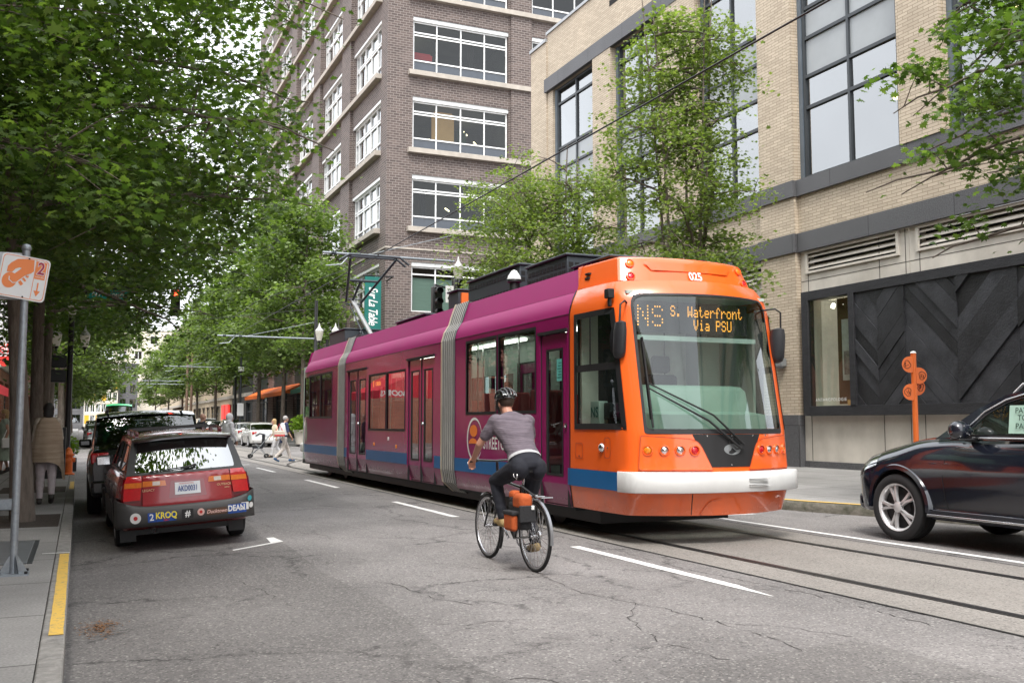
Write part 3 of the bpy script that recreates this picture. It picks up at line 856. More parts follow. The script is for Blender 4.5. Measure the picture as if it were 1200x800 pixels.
for i, (a, b) in enumerate(bays):
 bb = b - .20
 gy_ = (bb - 1.75, bb - .25)
 if i == 3:
  fr = black_front(bb, 12.3, gy_)
 elif i == 2: fr = black_front(bb, a + .1, gy_)
 elif i == 4: continue
 elif i in (0, 1): fr = black_front(bb, a + .1, gy_)
 else: continue
 g = MB(); g.quad((TX - .12, gy_[0], 1.9), (TX - .12, gy_[1], 1.9), (TX - .12, gy_[1], 4.72), (TX - .12, gy_[0], 4.72)); g.build('display_pane', M_GLASS, fr)
 r = MB()
 y0, y1 = gy_[0] - .1, gy_[1] + .02
 r.quad((TX + 1.0, y0, 1.9), (TX + 1.0, y1, 1.9), (TX + 1.0, y1, 4.72), (TX + 1.0, y0, 4.72)); r.quad((TX - .1, y0, 1.9), (TX + 1, y0, 1.9), (TX + 1, y1, 1.9), (TX - .1, y1, 1.9)); r.quad((TX - .1, y0, 4.72), (TX + 1, y0, 4.72), (TX + 1, y1, 4.72), (TX - .1, y1, 4.72))
 r.quad((TX - .1, y0, 1.9), (TX + 1, y0, 1.9), (TX + 1, y0, 4.72), (TX - .1, y0, 4.72)); r.quad((TX - .1, y1, 1.9), (TX + 1, y1, 1.9), (TX + 1, y1, 4.72), (TX - .1, y1, 4.72))
 r.build('display_recess', pmat('glowing_lining', (0.62, 0.58, 0.53), .8, emit=(.9, .8, .66), estr=.10), fr)  # lining given a faint glow in place of lamp light
 w = MB(); w.box(TX + .25, TX + .3, y0 + .12, y0 + .95, 1.95, 4.7); w.build('display_backdrop', pmat('walnut', (.20, .11, .05), .6, scale=2), fr)
 w = MB(); w.box(TX + .12, TX + .14, y0 + .12, y0 + .66, 2.55, 4.12); w.build('display_poster', pmat('poster_paper', (0.62, .55, .46), .7, scale=6, col2=(.82, .78, .72)), fr)
 w = MB(); w.box(TX + .115, TX + .119, y0 + .17, y0 + .60, 2.7, 3.3); w.box(TX + .115, TX + .119, y0 + .2, y0 + .38, 3.38, 3.6); w.build('poster_picture', pmat('poster_ink', (0.20, .13, .10), .7, scale=9, col2=(.55, .47, .42)), fr)
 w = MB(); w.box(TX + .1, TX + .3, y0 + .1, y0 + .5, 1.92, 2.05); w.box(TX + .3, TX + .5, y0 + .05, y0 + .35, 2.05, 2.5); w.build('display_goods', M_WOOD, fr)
 for yy in (y1 - .45, y1 - .9):
  w = MB(); w.lathe([(.02, .12), (.05, .1), (.06, 0), (0, .005)], 14, Matrix.Translation((TX + .3, yy, 4.5)) @ Matrix.Rotation(.5, 4, 'Y')); w.build('spot_lamp', pmat('spot_white', (1, .95, .85), emit=(1, .88, .7), estr=5), fr, smooth=50)
 tx = MB(); text(tx, 'ANTHROPOLOGIE', .115, (TX - .126, (gy_[0] + gy_[1]) / 2, 2.06), (0, -1, 0), (0, 0, 1), spacing=1.25); tx.build('window_lettering', M_WHITE, fr)
# the small fitting on the pilaster
fx = MB(); fx.box(TX - .33, TX - .15, 21.3, 21.75, 3.0, 3.22); fx.box(TX - .22, TX - .13, 21.4, 21.6, 2.96, 3.26)
fx.build('wall_lamp_box', M_GREY, tan, bevel=.02)
# ================================================================ BROWN BRICK OFFICE BLOCK
BX, BY = 17.8, 60.4
br = empty('office_block', (BX, BY, 0), label='tall brown brick office block on the far corner with white framed windows and stone ledges', cat='building')
floors = [(8.72, 12.0), (14.3, 17.82), (19.55, 23.10), (24.80, 28.58), (30.10, 33.7), (35.4, 39.0), (40.7, 44.0)]
def fl(u, v, d): return (BX + d, u, v)
def frr(u, v, d): return (u, BY + d, v)
lb = [(61.9 + 10.15 * k, 69.1 + 10.15 * k) for k in range(5)]
rb = [(19.55, 26.5), (28.3, 35.3), (37.1, 44.0)]
mb = MB()
mb.panel([BY, 112], [.1, 6, 46], [(a, b, c, d) for a, b in lb for c, d in floors] + [(a, b, .1, 6.4) for a, b in lb], fl, .45)
mb.panel([BX, 46], [.1, 6, 46], [(a, b, c, d) for a, b in rb for c, d in floors] + [(a, b, .9, 6.4) for a, b in rb], frr, .45)
mb.quad((BX, 112, 0), (46, 112, 0), (46, 112, 46), (BX, 112, 46))
mb.build('wall', M_BRNB, br)
mb = MB()
for a, b in [(26.62, 28.18), (35.4, 37.0)]: mb.box(a, b, BY - .16, BY + .01, 13.0, 46)
mb.build('pier', M_BRNB, br)
mb = MB()
for a, b in [(69.25, 71.9), (79.4, 82.05), (89.55, 92.2), (99.7, 102.3)]: mb.box(BX - .22, BX + .01, a, b, 6.5, 46)
mb.build('pier', M_BRNB, br)
for c, d in floors[1:]:
 mb = MB(); mb.box(19.2, 46, BY - .36, BY + .3, c - .34, c - .01); mb.build('ledge', M_LEDGE, br, bevel=.015)
 mb = MB(); mb.box(BX - .42, BX + .3, BY + 1.35, 112, c - .34, c - .01); mb.build('ledge', M_LEDGE, br, bevel=.015)
mb = MB(); mb.box(BX - .06, 46, BY - .06, BY + .01, 12.78, 12.9); mb.box(BX - .06, BX + .01, BY + .012, 112, 12.78, 12.9); mb.build('string_course', M_LEDGE, br)
for fi, (c, d) in enumerate(floors):
 H = d - c
 for a, b in rb:
  if c > 34: continue
  n = 4; cols = [a + (b - a) * k / n for k in range(1, n)]
  rows = [c + H * .22, c + H * .68, c + H * .73] if fi else [c + H * .76]
  window(br, frr, a + .05, b - .05, c, d - .28, cols, rows, M_WHFRAME, M_GLASS, fw=.09, dep=.08, d0=.3, spandrel=[0] if fi else [])
  mb = MB(); mb.box(a, b, BY + .08, BY + .4, d - .27, d - .003); mb.build('window_head', M_WHFRAME, br)
 for bi, (a, b) in enumerate(lb):
  cols = [a + (b - a) * t for t in (.22, .44, .66, .88)]
  rows = [c + H * .22, c + H * .62, c + H * .67]
  window(br, fl, a + .05, b - .05, c, d - .2, cols, rows, M_WHFRAME, M_GLASST, fw=.10, dep=.1, d0=.3, spandrel=[0] if fi else [])
  mb = MB(); mb.box(BX + .02, BX + .4, a, b, d - .19, d - .003); mb.build('window_head', M_WHFRAME, br)
# rooms behind
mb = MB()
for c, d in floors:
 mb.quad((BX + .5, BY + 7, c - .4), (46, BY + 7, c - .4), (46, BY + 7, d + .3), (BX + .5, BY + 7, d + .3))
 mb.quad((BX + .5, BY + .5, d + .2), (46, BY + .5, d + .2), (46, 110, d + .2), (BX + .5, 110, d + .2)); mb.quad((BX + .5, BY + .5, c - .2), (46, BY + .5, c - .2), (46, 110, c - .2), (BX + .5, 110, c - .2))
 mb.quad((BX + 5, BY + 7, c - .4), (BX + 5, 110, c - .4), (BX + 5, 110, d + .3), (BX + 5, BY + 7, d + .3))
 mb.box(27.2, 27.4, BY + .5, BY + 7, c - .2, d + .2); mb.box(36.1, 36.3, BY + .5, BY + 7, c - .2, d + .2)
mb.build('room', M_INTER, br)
furn = []
for (x0, x1, z0, z1, y, m) in ((21.9, 23.4, 19.9, 23.0, 2.5, M_WOOD), (19.8, 21.3, 26.1, 26.5, 1.2, M_REDC), (23.4, 26.2, 15.0, 15.5, 2, M_INTERD), (20, 21.8, 20.2, 20.7, 2.2, M_INTERD), (24.2, 24.9, 20, 22.5, 4, M_GRC), (22.2, 25.9, 25.4, 25.9, 1.6, M_INTERD), (24.8, 25.1, 25.2, 28.3, 3, M_INTERD), (22, 22.3, 25.2, 28.3, 3, M_INTERD), (23.8, 24.1, 14.6, 17.6, 3, M_INTERD), (21.2, 21.5, 14.6, 17.6, 3, M_INTERD)):
 mb = MB(); mb.box(x0, x1, BY + y, BY + y + .5, z0, z1); mb.box(x0 + .1, x1 - .1, BY + y + .1, BY + y + .4, z1, z1 + .12); mb.build('furniture', m, br)
for x, z, y in ((21.7, 20.9, 2), (25.0, 22.4, 4), (25.4, 21.4, 3), (20.8, 27.8, 4), (21.6, 27.4, 5), (20.5, 15.7, 5), (24, 16.9, 5)):
 mb = MB(); mb.tube([(x - .3, BY + y, z), (x + .3, BY + y + .9, z + .05)], .05, 6); mb.build('ceiling_light', pmat('tube_light', (1, .9, .7), emit=(1, .82, .5), estr=4), br)
mb = MB()   # pale blinds of the lowest office window
mb.quad((19.6, BY + .42, 8.8), (26.5, BY + .42, 8.8), (26.5, BY + .42, 11.0), (19.6, BY + .42, 11.0))
mb.build('blind', pmat('blind_green', (0.33, .42, .38), .8, scale=1, stretch=(1, 1, 30)), br)
# shop fronts on the street side
for bi, (a, b) in enumerate(lb):
 window(br, fl, a + .1, b - .1, .4, 4.6, [a + (b - a) * .33, a + (b - a) * .66], [3.7], M_DKFRAME, M_GLASS, fw=.1, dep=.1, d0=.4, name='shop_window')
 mb = MB(); mb.box(BX + .1, BX + .4, a, b, 4.6, 6.4); mb.build('fascia', M_DKFRAME, br)
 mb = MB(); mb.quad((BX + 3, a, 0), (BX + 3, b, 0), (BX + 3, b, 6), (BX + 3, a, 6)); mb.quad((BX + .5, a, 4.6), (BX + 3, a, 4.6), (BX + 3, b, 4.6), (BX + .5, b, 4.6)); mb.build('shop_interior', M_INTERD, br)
for i, (a, b, m, lab) in enumerate(((83.0, 104.5, M_ORC, 'orange'), (72.5, 80.5, M_GRC, 'dark green'))):
 t = empty('awning', (BX, (a + b) / 2, 3.6), label='%s canvas awning over the shop fronts of the brown brick block' % lab, cat='awning')
 mb = MB()
 n = 10
 rr = []
 for k in range(n + 1):
  y = a + (b - a) * k / n
  rr.append([(BX - .02, y, 5.0), (BX - 1.1, y, 4.6), (BX - 2.0, y, 4.15)])
 mb.loft(rr, closed=False)
 mb.quad((BX - .02, a, 5.0), (BX - 2, a, 4.15), (BX - 2, a, 4.0), (BX - .02, a, 4.0)); mb.quad((BX - .02, b, 5.0), (BX - 2, b, 4.15), (BX - 2, b, 4.0), (BX - .02, b, 4.0))
 c = mb.build('canopy', m, t)
 mb = MB(); mb.box(BX - 2.03, BX - 1.98, a, b, 3.85, 4.18); mb.build('valance', m, t)
 mb = MB()
 for y in (a + .2, b - .2): mb.tube([(BX - .02, y, 3.7), (BX - 1.97, y, 3.8)], .03, 6)
 mb.build('frame', M_DKFRAME, t)
# vertical shop banner on the corner
t = empty('banner_sign', (16.9, 58.6, 7.0), label='dark green vertical banner with white script lettering on the corner of the brown brick block', cat='banner')
mb = MB(); mb.box(15.95, 17.0, 58.55, 58.62, 6.6, 10.55); mb.build('cloth', M_TEAL, t)
mb = MB(); mb.tube([(15.85, 58.58, 10.62), (17.8, 58.58, 10.62)], .05, 8); mb.tube([(15.85, 58.58, 6.55), (17.8, 58.58, 6.55)], .05, 8); mb.tube([(17.75, 58.58, 10.62), (17.9, 60.4, 10.62)], .05, 8); mb.tube([(17.75, 58.58, 6.55), (17.9, 60.4, 6.55)], .05, 8); mb.build('bracket', M_BLACK, t)
mb = MB(); text(mb, 'Sur La Table', .80, (16.46, 58.53, 8.72), (0, 0, -1), (1, 0, 0), sx=.66, shear=.35, bold=.012, spacing=.9); mb.build('lettering', M_WHITE, t)
# ================================================================ OTHER BUILDINGS
def block(name, label, x0, y0, y1, h, mat, side, nfl, bay, mf=M_DKFRAME, ground=None, depth=25, z1st=6.0, winw=.6, face_end=True, glass=M_GLASST, fh=None):
 """plain street block; side=+1: its street face looks -x (right side), -1: looks +x"""
 t = empty(name, (x0, (y0 + y1) / 2, 0), label=label, cat='building')
 n = max(1, int((y1 - y0) / bay)); bw = (y1 - y0) / n
 fh = fh or (h - z1st - .8) / nfl
 hol = []
 for k in range(n):
  c = y0 + bw * (k + .5)
  for f in range(nfl): hol.append((c - bw * winw / 2, c + bw * winw / 2, z1st + fh * f + .5, z1st + fh * f + fh * .78))
  hol.append((c - bw * .4, c + bw * .4, .3, 3.9))
 fn = lambda u, v, d: (x0 + side * d, u, v)
 m = MB(); m.panel([y0, y1], [.1, h], hol, fn, .3)
 for yy in (y0, y1): m.quad((x0, yy, .1), (x0 + side * depth, yy, .1), (x0 + side * depth, yy, h), (x0, yy, h))
 m.quad((x0, y0, h - .1), (x0 + side * depth, y0, h - .1), (x0 + side * depth, y1, h - .1), (x0, y1, h - .1))
 m.build('wall', mat, t)
 m = MB(); m.box(x0 - side * .25, x0 + side * .3, y0 - .1, y1 + .1, h - .02, h + .5); m.build('cornice', M_LEDGE, t)
 m = MB(); m.box(x0 - side * .12, x0 + side * .01, y0, y1, 4.6, 5.0); m.build('string_course', M_LEDGE, t)
 for i, hh in enumerate(hol):
  shop = hh[2] < 1
  window(t, fn, hh[0], hh[1], hh[2], hh[3], [(hh[0] + hh[1]) / 2], [hh[2] + (hh[3] - hh[2]) * .7], mf, glass, fw=.09, dep=.06, d0=.25, name='shop_window' if shop else 'window')
 m = MB(); m.quad((x0 + side * 1.5, y0, 0), (x0 + side * 1.5, y1, 0), (x0 + side * 1.5, y1, h - .3), (x0 + side * 1.5, y0, h - .3)); m.build('interior', M_INTERD, t)
 return t
M_BUFF = pmat('buff_stone', (0.52, 0.42, 0.30), .85, scale=.8, var=.12)
M_CREAM = pmat('cream_stucco', (0.66, 0.60, 0.50), .85, scale=.5, var=.08)
M_BLKST = pmat('black_stone', (0.02, .02, .022), .5)
M_GRYB = brickmat('grey_cladding', (0.13, .13, .14), (0.15, .15, .16), (.07, .07, .07), bw=3, bh=.5, ms=.03)
block('shop_building', 'black stone fronted shop building beyond the brown brick block', 17.8, 112.2, 128, 14, M_BLKST, 1, 2, 5.2)
t = block('shop_building', 'buff stone building with red lit shop window on the far right of the street', 17.8, 128.2, 168, 16, M_BUFF, 1, 3, 5.6)
for y in (131.2, 135.0):
 m = MB(); m.box(17.7, 17.9, y, y + 2.6, 1.0, 3.9); m.build('red_poster', pmat('red_poster', (0.7, .03, .03), .5, emit=(.8, .05, .04), estr=.5), t)
block('shop_building', 'tallest buff stone building further down the right side of the street', 17.8, 168.4, 250, 20, M_BUFF, 1, 4, 6.5)
block('bookshop_building', 'red brick bookshop building behind the red awning at the left edge', -4.2, 61.5, 118, 15, M_REDB, -1, 3, 5.0, mf=M_DKFRAME)
block('warehouse_building', 'pale grey building on the left beyond the red brick bookshop', -4.2, 119, 190, 18, M_CREAM, -1, 4, 6)
block('unseen_left_block', 'unseen red brick block along the near left pavement, added for reflections', -4.2, -45, 36.8, 15, M_REDB, -1, 3, 5.5)  # out of view; kept and lengthened to darken reflections and block light
def endblock(name, label, x0, x1, y, h, mat, cols, rows, colors, frame, ww=.62, wh=.6):
 t = empty(name, ((x0 + x1) / 2, y, 0), label=label, cat='building')
 cw = (x1 - x0) / cols; rh = (h - 1.5) / rows; hol = []
 for i in range(cols):
  for j in range(rows):
   hol.append((x0 + cw * (i + .5 - ww / 2), x0 + cw * (i + .5 + ww / 2), 1 + rh * (j + .5 - wh / 2), 1 + rh * (j + .5 + wh / 2)))
 fn = lambda u, v, d: (u, y + d, v)
 m = MB(); m.panel([x0, x1], [0, h], hol, fn, .3)
 for xx in (x0, x1): m.quad((xx, y, 0), (xx, y + 20, 0), (xx, y + 20, h), (xx, y, h))
 m.quad((x0, y, h), (x1, y, h), (x1, y + 20, h), (x0, y + 20, h)); m.build('wall', mat, t)
 m = MB(); m.box(x0 - .2, x1 + .2, y - .3, y + .3, h - .01, h + .5); m.build('parapet', frame, t)
 for k, hh in enumerate(hol):
  if colors and k % 3 == (k // cols) % 3:
   m = MB(); m.box(hh[0], hh[1], y + .05, y + .2, hh[2], hh[3]); m.build('coloured_panel', colors, t)
  else:
   window(t, fn, *hh, [(hh[0] + hh[1]) / 2], [], frame, M_SPANDREL if False else M_GLASST, fw=.12, dep=.05, d0=.25)
 m = MB(); m.quad((x0, y + 1.2, 0), (x1, y + 1.2, 0), (x1, y + 1.2, h - .2), (x0, y + 1.2, h - .2)); m.build('interior', M_INTERD, t)
 return t
YE = 262
endblock('apartment_building', 'dark grey building left of the yellow panelled one at the end of the street', -13, 1.0, YE, 18.0, M_GRYB, 4, 5, None, M_DKFRAME)
endblock('apartment_building', 'white building chequered with yellow panels at the end of the street', 1.1, 8.6, YE - 4, 15.5, M_CREAM, 6, 5, pmat('yellow_panel', (0.75, .42, .03), .5), M_WHFRAME, .8, .75)
endblock('apartment_building', 'slim dark grey tower between the yellow panelled and the cream building', 8.7, 13.2, YE - 2, 15.8, M_GRYB, 2, 4, None, M_DKFRAME)
endblock('apartment_building', 'big cream building with small paned windows closing the street', 8.5, 40, YE + 24, 27, M_CREAM, 8, 6, None, M_WHFRAME, .5, .55)
# ================================================================ STREETCAR
M_MAG = pmat('magenta_paint', (0.250, 0.007, 0.098), 0.22, var=0.05, scale=.7, coat=0.4)
M_MAG2 = pmat('magenta_paint_dull', (0.30, 0.012, 0.125), 0.5, var=0.06, scale=1.5, spec=.18)
M_TORG = pmat('streetcar_orange', (0.86, 0.130, 0.018), 0.22, var=0.03, scale=.8, coat=0.7)
M_TBLUE = pmat('stripe_blue', (0.006, 0.105, 0.28), 0.35, var=0.10, scale=2, spec=.4)
M_TWHITE = pmat('bumper_white', (0.78, 0.79, 0.78), 0.35, var=0.03, coat=0.3)
M_RUBBER = pmat('rubber', (0.012, 0.012, 0.013), 0.55)
M_TINT = glassmat('streetcar_glass', (0.50, 0.58, 0.55), refl=0.04)
M_WSHIELD = glassmat('windscreen_glass', (0.74, 0.82, 0.78), refl=0.035)
M_PALE = pmat('pale_green_lining', (0.46, 0.55, 0.50), 0.6, var=0.08, scale=1)
M_CABIN = pmat('cabin_dark', (0.022, 0.028, 0.03), 0.7, var=.3)
M_BELLOW = pmat('bellows_cloth', (0.42, 0.41, 0.385), 0.6, var=.15, scale=3); M_BELLOW2 = pmat('bellows_fold_shade', (0.10, 0.10, 0.097), 0.7, var=.15, scale=3)
M_LED = pmat('led_amber', (1, .45, .05), emit=(1.0, 0.42, 0.06), estr=.75)
M_ROOFEQ = pmat('roof_equipment', (0.045, 0.055, 0.065), 0.5, var=.1, metal=.2)
M_CHROME = pmat('chrome', (0.75, 0.75, 0.76), 0.12, metal=1, var=.02)
M_REFL = pmat('lamp_reflector', (0.78, 0.78, 0.8), 0.15, metal=.9, scale=60, var=.3)
M_LRED = pmat('lamp_red', (0.55, 0.01, 0.02), 0.2, scale=70, var=.5, coat=.6)
M_LAMB = pmat('lamp_amber', (0.75, 0.22, 0.01), 0.2, scale=70, var=.4, coat=.6)
def grime(mt, z0, z1, amt=.6):
 nt = mt.node_tree; b = nt.nodes['Principled BSDF']; tc = [n for n in nt.nodes if n.type == 'TEX_COORD'][0]
 n = N(nt, 'ShaderNodeTexNoise'); n.inputs['Scale'].default_value = 2.5; n.inputs['Detail'].default_value = 8; n.inputs['Roughness'].default_value = .7
 mp = N(nt, 'ShaderNodeMapping'); mp.inputs['Scale'].default_value = (1, 1, .35); nt.links.new(tc.outputs['Object'], mp.inputs[0]); nt.links.new(mp.outputs[0], n.inputs['Vector'])
 sx = N(nt, 'ShaderNodeSeparateXYZ'); nt.links.new(tc.outputs['Object'], sx.inputs[0])
 r = N(nt, 'ShaderNodeMapRange'); r.inputs[1].default_value = z0; r.inputs[2].default_value = z1; r.inputs[3].default_value = .75; r.inputs[4].default_value = .0; nt.links.new(sx.outputs[2], r.inputs[0])
 a = N(nt, 'ShaderNodeMath', operation='ADD'); nt.links.new(n.outputs['Fac'], a.inputs[0]); nt.links.new(r.outputs[0], a.inputs[1])
 q = N(nt, 'ShaderNodeMapRange'); q.inputs[1].default_value = .62; q.inputs[2].default_value = 1.25; q.inputs[3].default_value = 0; q.inputs[4].default_value = amt; nt.links.new(a.outputs[0], q.inputs[0])
 mx = N(nt, 'ShaderNodeMix', data_type='RGBA'); src = b.inputs['Base Color'].links[0].from_socket; nt.links.new(q.outputs[0], mx.inputs[0]); nt.links.new(src, mx.inputs[6]); mx.inputs[7].default_value = (.17, .135, .115, 1); nt.links.new(mx.outputs[2], b.inputs['Base Color'])
 m2 = N(nt, 'ShaderNodeMath', operation='MAXIMUM'); sr = b.inputs['Roughness'].links[0].from_socket; nt.links.new(sr, m2.inputs[0]); nt.links.new(q.outputs[0], m2.inputs[1]); nt.links.new(m2.outputs[0], b.inputs['Roughness'])
grime(M_MAG, .32, .72, .45); grime(M_TORG, .3, .7, .4); grime(M_TWHITE, .5, 1.6, .2)
TC = 7.21          # centre line
ram = empty('streetcar', (TC, 19.0, 0), label='long magenta streetcar with an orange cab and blue waist stripe running on the rails', cat='streetcar')
HW = 1.24
def prof(z):
 """half width of the body at height z"""
 return interp([(0.30, 1.17), (0.40, 1.20), (0.63, 1.24), (2.92, 1.24), (3.00, 1.225), (3.08, 1.195), (3.16, 1.15), (3.22, 1.105), (3.225, 1.10), (3.56, 0.985)], z)
def tapr(y):       # rear cab tapers in plan
 return 0.0 if y < 28.0 else 0.22 * ((y - 28.0) / 1.2) ** 2
def side(sgn):
 def fn(y, z, d): return (TC + sgn * (prof(z) - d - tapr(y)), y, z)
 return fn
ZP = [0.34, 0.40, 0.64, 0.87, 1.6, 2.2, 2.92, 2.96, 3.0, 3.04, 3.08, 3.12, 3.16, 3.19, 3.22]
def section(y0, y1, wins, doors, ysub=()):
 ws = [(a, b, c, d) for a, b, c, d in wins]
 ds = [(a, b, 0.345, 2.70) for a, b in doors]
 for s in (-1, 1):
  m = MB(); m.panel([y0, y1] + list(ysub), [z for z in ZP if z < 2.93], ws + ds, side(s), .06); m.build('body_side', M_MAG, ram, smooth=35)
  m = MB(); m.panel([y0, y1] + list(ysub), [z for z in ZP if z > 2.9], [], side(s)); m.build('cantrail', M_MAG2, ram, smooth=35)
  m = MB(); m.panel([y0, y1] + list(ysub), [3.225, 3.56], [], side(s)); 
  m.panel([y0, y1] + list(ysub), [0, 1], [], lambda u, v, d, s=s: (TC + s * (.985 - tapr(u) - .985 * v), u, 3.56 + .04 * v))
  m.build('roof_fairing', M_MAG2, ram, smooth=35)
  m = MB(); m.panel([y0, y1] + list(ysub), [2.905, 2.915], [], lambda u, v, d, s=s: (TC + s * (prof(v) + .003 - tapr(u)), u, v)); m.build('seam', M_RUBBER, ram)
  # blue stripe
  edges = [y0] + [e for a, b in sorted(doors) for e in (a - .02, b + .02)] + [y1]
  for a, b in zip(edges[::2], edges[1::2]):
   m = MB(); m.panel([a, b] + [q for q in ysub if a < q < b], [0.645, 0.865], [], lambda u, v, d, s=s: (TC + s * (prof(v) + .004 - tapr(u)), u, v)); m.build('waist_stripe', M_TBLUE, ram)
  for (a, b, c, d) in ws:
   m = MB()
   F = .045
   fnn = lambda y, z, q, s=s: (TC + s * (prof(z) - q - tapr(y)), y, z)
   m.panel([a - F, b + F], [c - F, d + F], [(a, b, c, d)], lambda u, v, q, s=s: (TC + s * (prof(v) + .006 - q - tapr(u)), u, v), .05)
   w = m.build('window', M_RUBBER, ram)
   m = MB(); m.quad(fnn(a, c, .012), fnn(b, c, .012), fnn(b, d, .012), fnn(a, d, .012)); m.build('pane', M_TINT, w)
  for (a, b, c, d) in ds:
   nl = 2 if (b - a) > 1.2 else 1
   dr = empty('door', (0, 0, 0)); dr.parent = ram
   dr.name = 'door'
   for k in range(nl):
    p, q = a + (b - a) * k / nl + .012, a + (b - a) * (k + 1) / nl - .012
    mg = .13 if nl == 2 else .15
    m = MB(); m.panel([p, q], [0.36, 0.64, 0.87, 2.68], [(p + mg, q - mg, .74, 2.48)], lambda u, v, r, s=s: (TC + s * (prof(v) - .025 - r - tapr(u)), u, v), .03)
    leaf = m.build('door_leaf', M_MAG if True else M_MAG2, ram)
    m = MB(); m.panel([p + mg, q - mg], [.74, 2.48], [(p + mg + .03, q - mg - .03, .77, 2.45)], lambda u, v, r, s=s: (TC + s * (prof(v) - .020 - r), u, v), .03)
    m.build('glazing_seal', M_RUBBER, leaf)
    m = MB(); m.quad(*[(TC + s * (HW - .035), yy, zz) for yy, zz in ((p + mg, .74), (q - mg, .74), (q - mg, 2.48), (p + mg, 2.48))]); m.build('pane', M_TINT, leaf)
   bpy.data.objects.remove(dr)
   m = MB()
   for yy in [a + (b - a) * k / nl for k in range(nl + 1)]:
    m.box(TC + s * (HW - .05), TC + s * (HW - .012), yy - .012, yy + .012, .345, 2.69)
   m.box(TC + s * (HW - .05), TC + s * (HW + .03), a - .03, b + .03, 2.69, 2.73)
   m.build('door_seal', M_RUBBER, ram)
 # lining, floor and ceiling
 m = MB()
 for s in (-1, 1):
  m.panel([y0 + .01, y1 - .01], [.42, 3.1], ws + ds, lambda u, v, d, s=s: (TC + s * (1.15 - d), u, v))
 m.quad((TC - 1.15, y0, 3.1), (TC + 1.15, y0, 3.1), (TC + 1.15, y1, 3.1), (TC - 1.15, y1, 3.1))
 m.build('lining', M_PALE, ram)
 m = MB(); m.box(TC - 1.15, TC + 1.15, y0, y1, .30, .42); m.build('floor', M_CABIN, ram)
W_A = [(12.66, 13.98, 1.64, 2.79), (14.10, 15.36, 1.64, 2.79)]
section(11.60, 15.93, W_A, [(11.66, 12.50)])
W_B = [(18.80, 20.02, 1.34, 2.50), (20.14, 21.42, 1.34, 2.50)]
section(16.62, 23.62, W_B, [(17.02, 18.60), (21.66, 23.36)])
W_C = [(25.0, 26.25, 1.64, 2.76), (26.37, 27.6, 1.64, 2.76), (27.7, 28.5, 1.64, 2.76)]
section(24.32, 28.9, W_C, [], ysub=(27.6, 27.9, 28.2, 28.5, 28.7))
# rear end cab
m = MB()
rings = []
for z in (0.36, 0.5, 0.87, 1.3, 2.0, 2.8, 3.2):
 w = prof(z) - tapr(28.9); yy = 28.9 + .35 - max(0, z - 1.3) * .08
 rings.append([(TC - w, 28.9, z), (TC - w * .93, yy - .12, z), (TC - w * .6, yy, z), (TC, yy + .06, z), (TC + w * .6, yy, z), (TC + w * .93, yy - .12, z), (TC + w, 28.9, z)])
m.loft(rings, closed=False); m.build('rear_cab', M_MAG, ram, smooth=40)
m = MB(); m.box(TC - 1.16, TC + 1.16, 28.9, 29.3, .62, .88); m.build('rear_bumper', M_TWHITE, ram, bevel=.05)
m = MB(); m.quad((TC - .9, 29.05, 3.56), (TC + .9, 29.05, 3.56), (TC + 1.0, 29.1, 3.2), (TC - 1.0, 29.1, 3.2)); m.build('rear_fairing', M_MAG2, ram)
# bellows
for (ya, yb) in ((15.93, 16.62), (23.62, 24.32)):
 n = 5; rings = []
 def bring(y, off):
  pts = []
  for s, seq in ((-1, (0.24, 0.34, 0.42, 0.64, 1.2, 2.0, 2.92, 3.08, 3.22, 3.4, 3.60)), (1, (3.60, 3.4, 3.22, 3.08, 2.92, 2.0, 1.2, .64, .42, .34, .24))):
   for z in seq:
    w = prof(z) if z > .4 else interp([(.24, 1.0), (.34, 1.12), (.42, 1.19)], z)
    if z >= 3.22: w = interp([(3.22, 1.105), (3.4, 1.05), (3.6, .97)], z)
    pts.append((TC + s * (w - off), y, z - (off if z > 3.5 else 0)))
  return pts
 n = 7; m = MB(); seq = []
 for k in range(n):
  for t_, of in ((0, .045), (.12, -.008), (.60, -.008), (.72, .045)): seq.append((ya + (yb - ya) * (k + t_) / n, of))
 seq.append((yb, .045))
 rg = [bring(y, of) for y, of in seq]
 for i_ in range(len(rg) - 1): m.mi = 0 if i_ % 4 == 1 else 1; m.loft(rg[i_:i_ + 2], closed=True)  # dark copy of the cloth paints shade between the pale ribs
 m.build('bellows', [M_BELLOW, M_BELLOW2], ram)
 m = MB(); m.loft([bring(ya - .005, -.012), bring(ya + .045, -.012)], closed=True); m.build('bellows_frame', M_GREY, ram)
 m = MB(); m.loft([bring(yb - .05, -.014), bring(yb + .005, -.014)], closed=True); m.build('bellows_frame', pmat('bellows_trim', (0.62, .52, .38), .6), ram)
# undercarriage
m = MB(); m.box(TC - 1.0, TC + 1.0, 11.2, 28.6, .16, .34); m.build('underframe', M_RUBBER, ram)
for y in (12.9, 14.7, 25.4, 27.2):
 m = MB()
 for s in (-1, 1): m.lathe([(0, -.06), (.30, -.06), (.30, .06), (0, .06)], 20, Matrix.Translation((TC + .12 + s * .80, y, .305)) @ Matrix.Rotation(PI / 2, 4, 'Y'))
 m.build('wheel', M_RUBBER, ram)
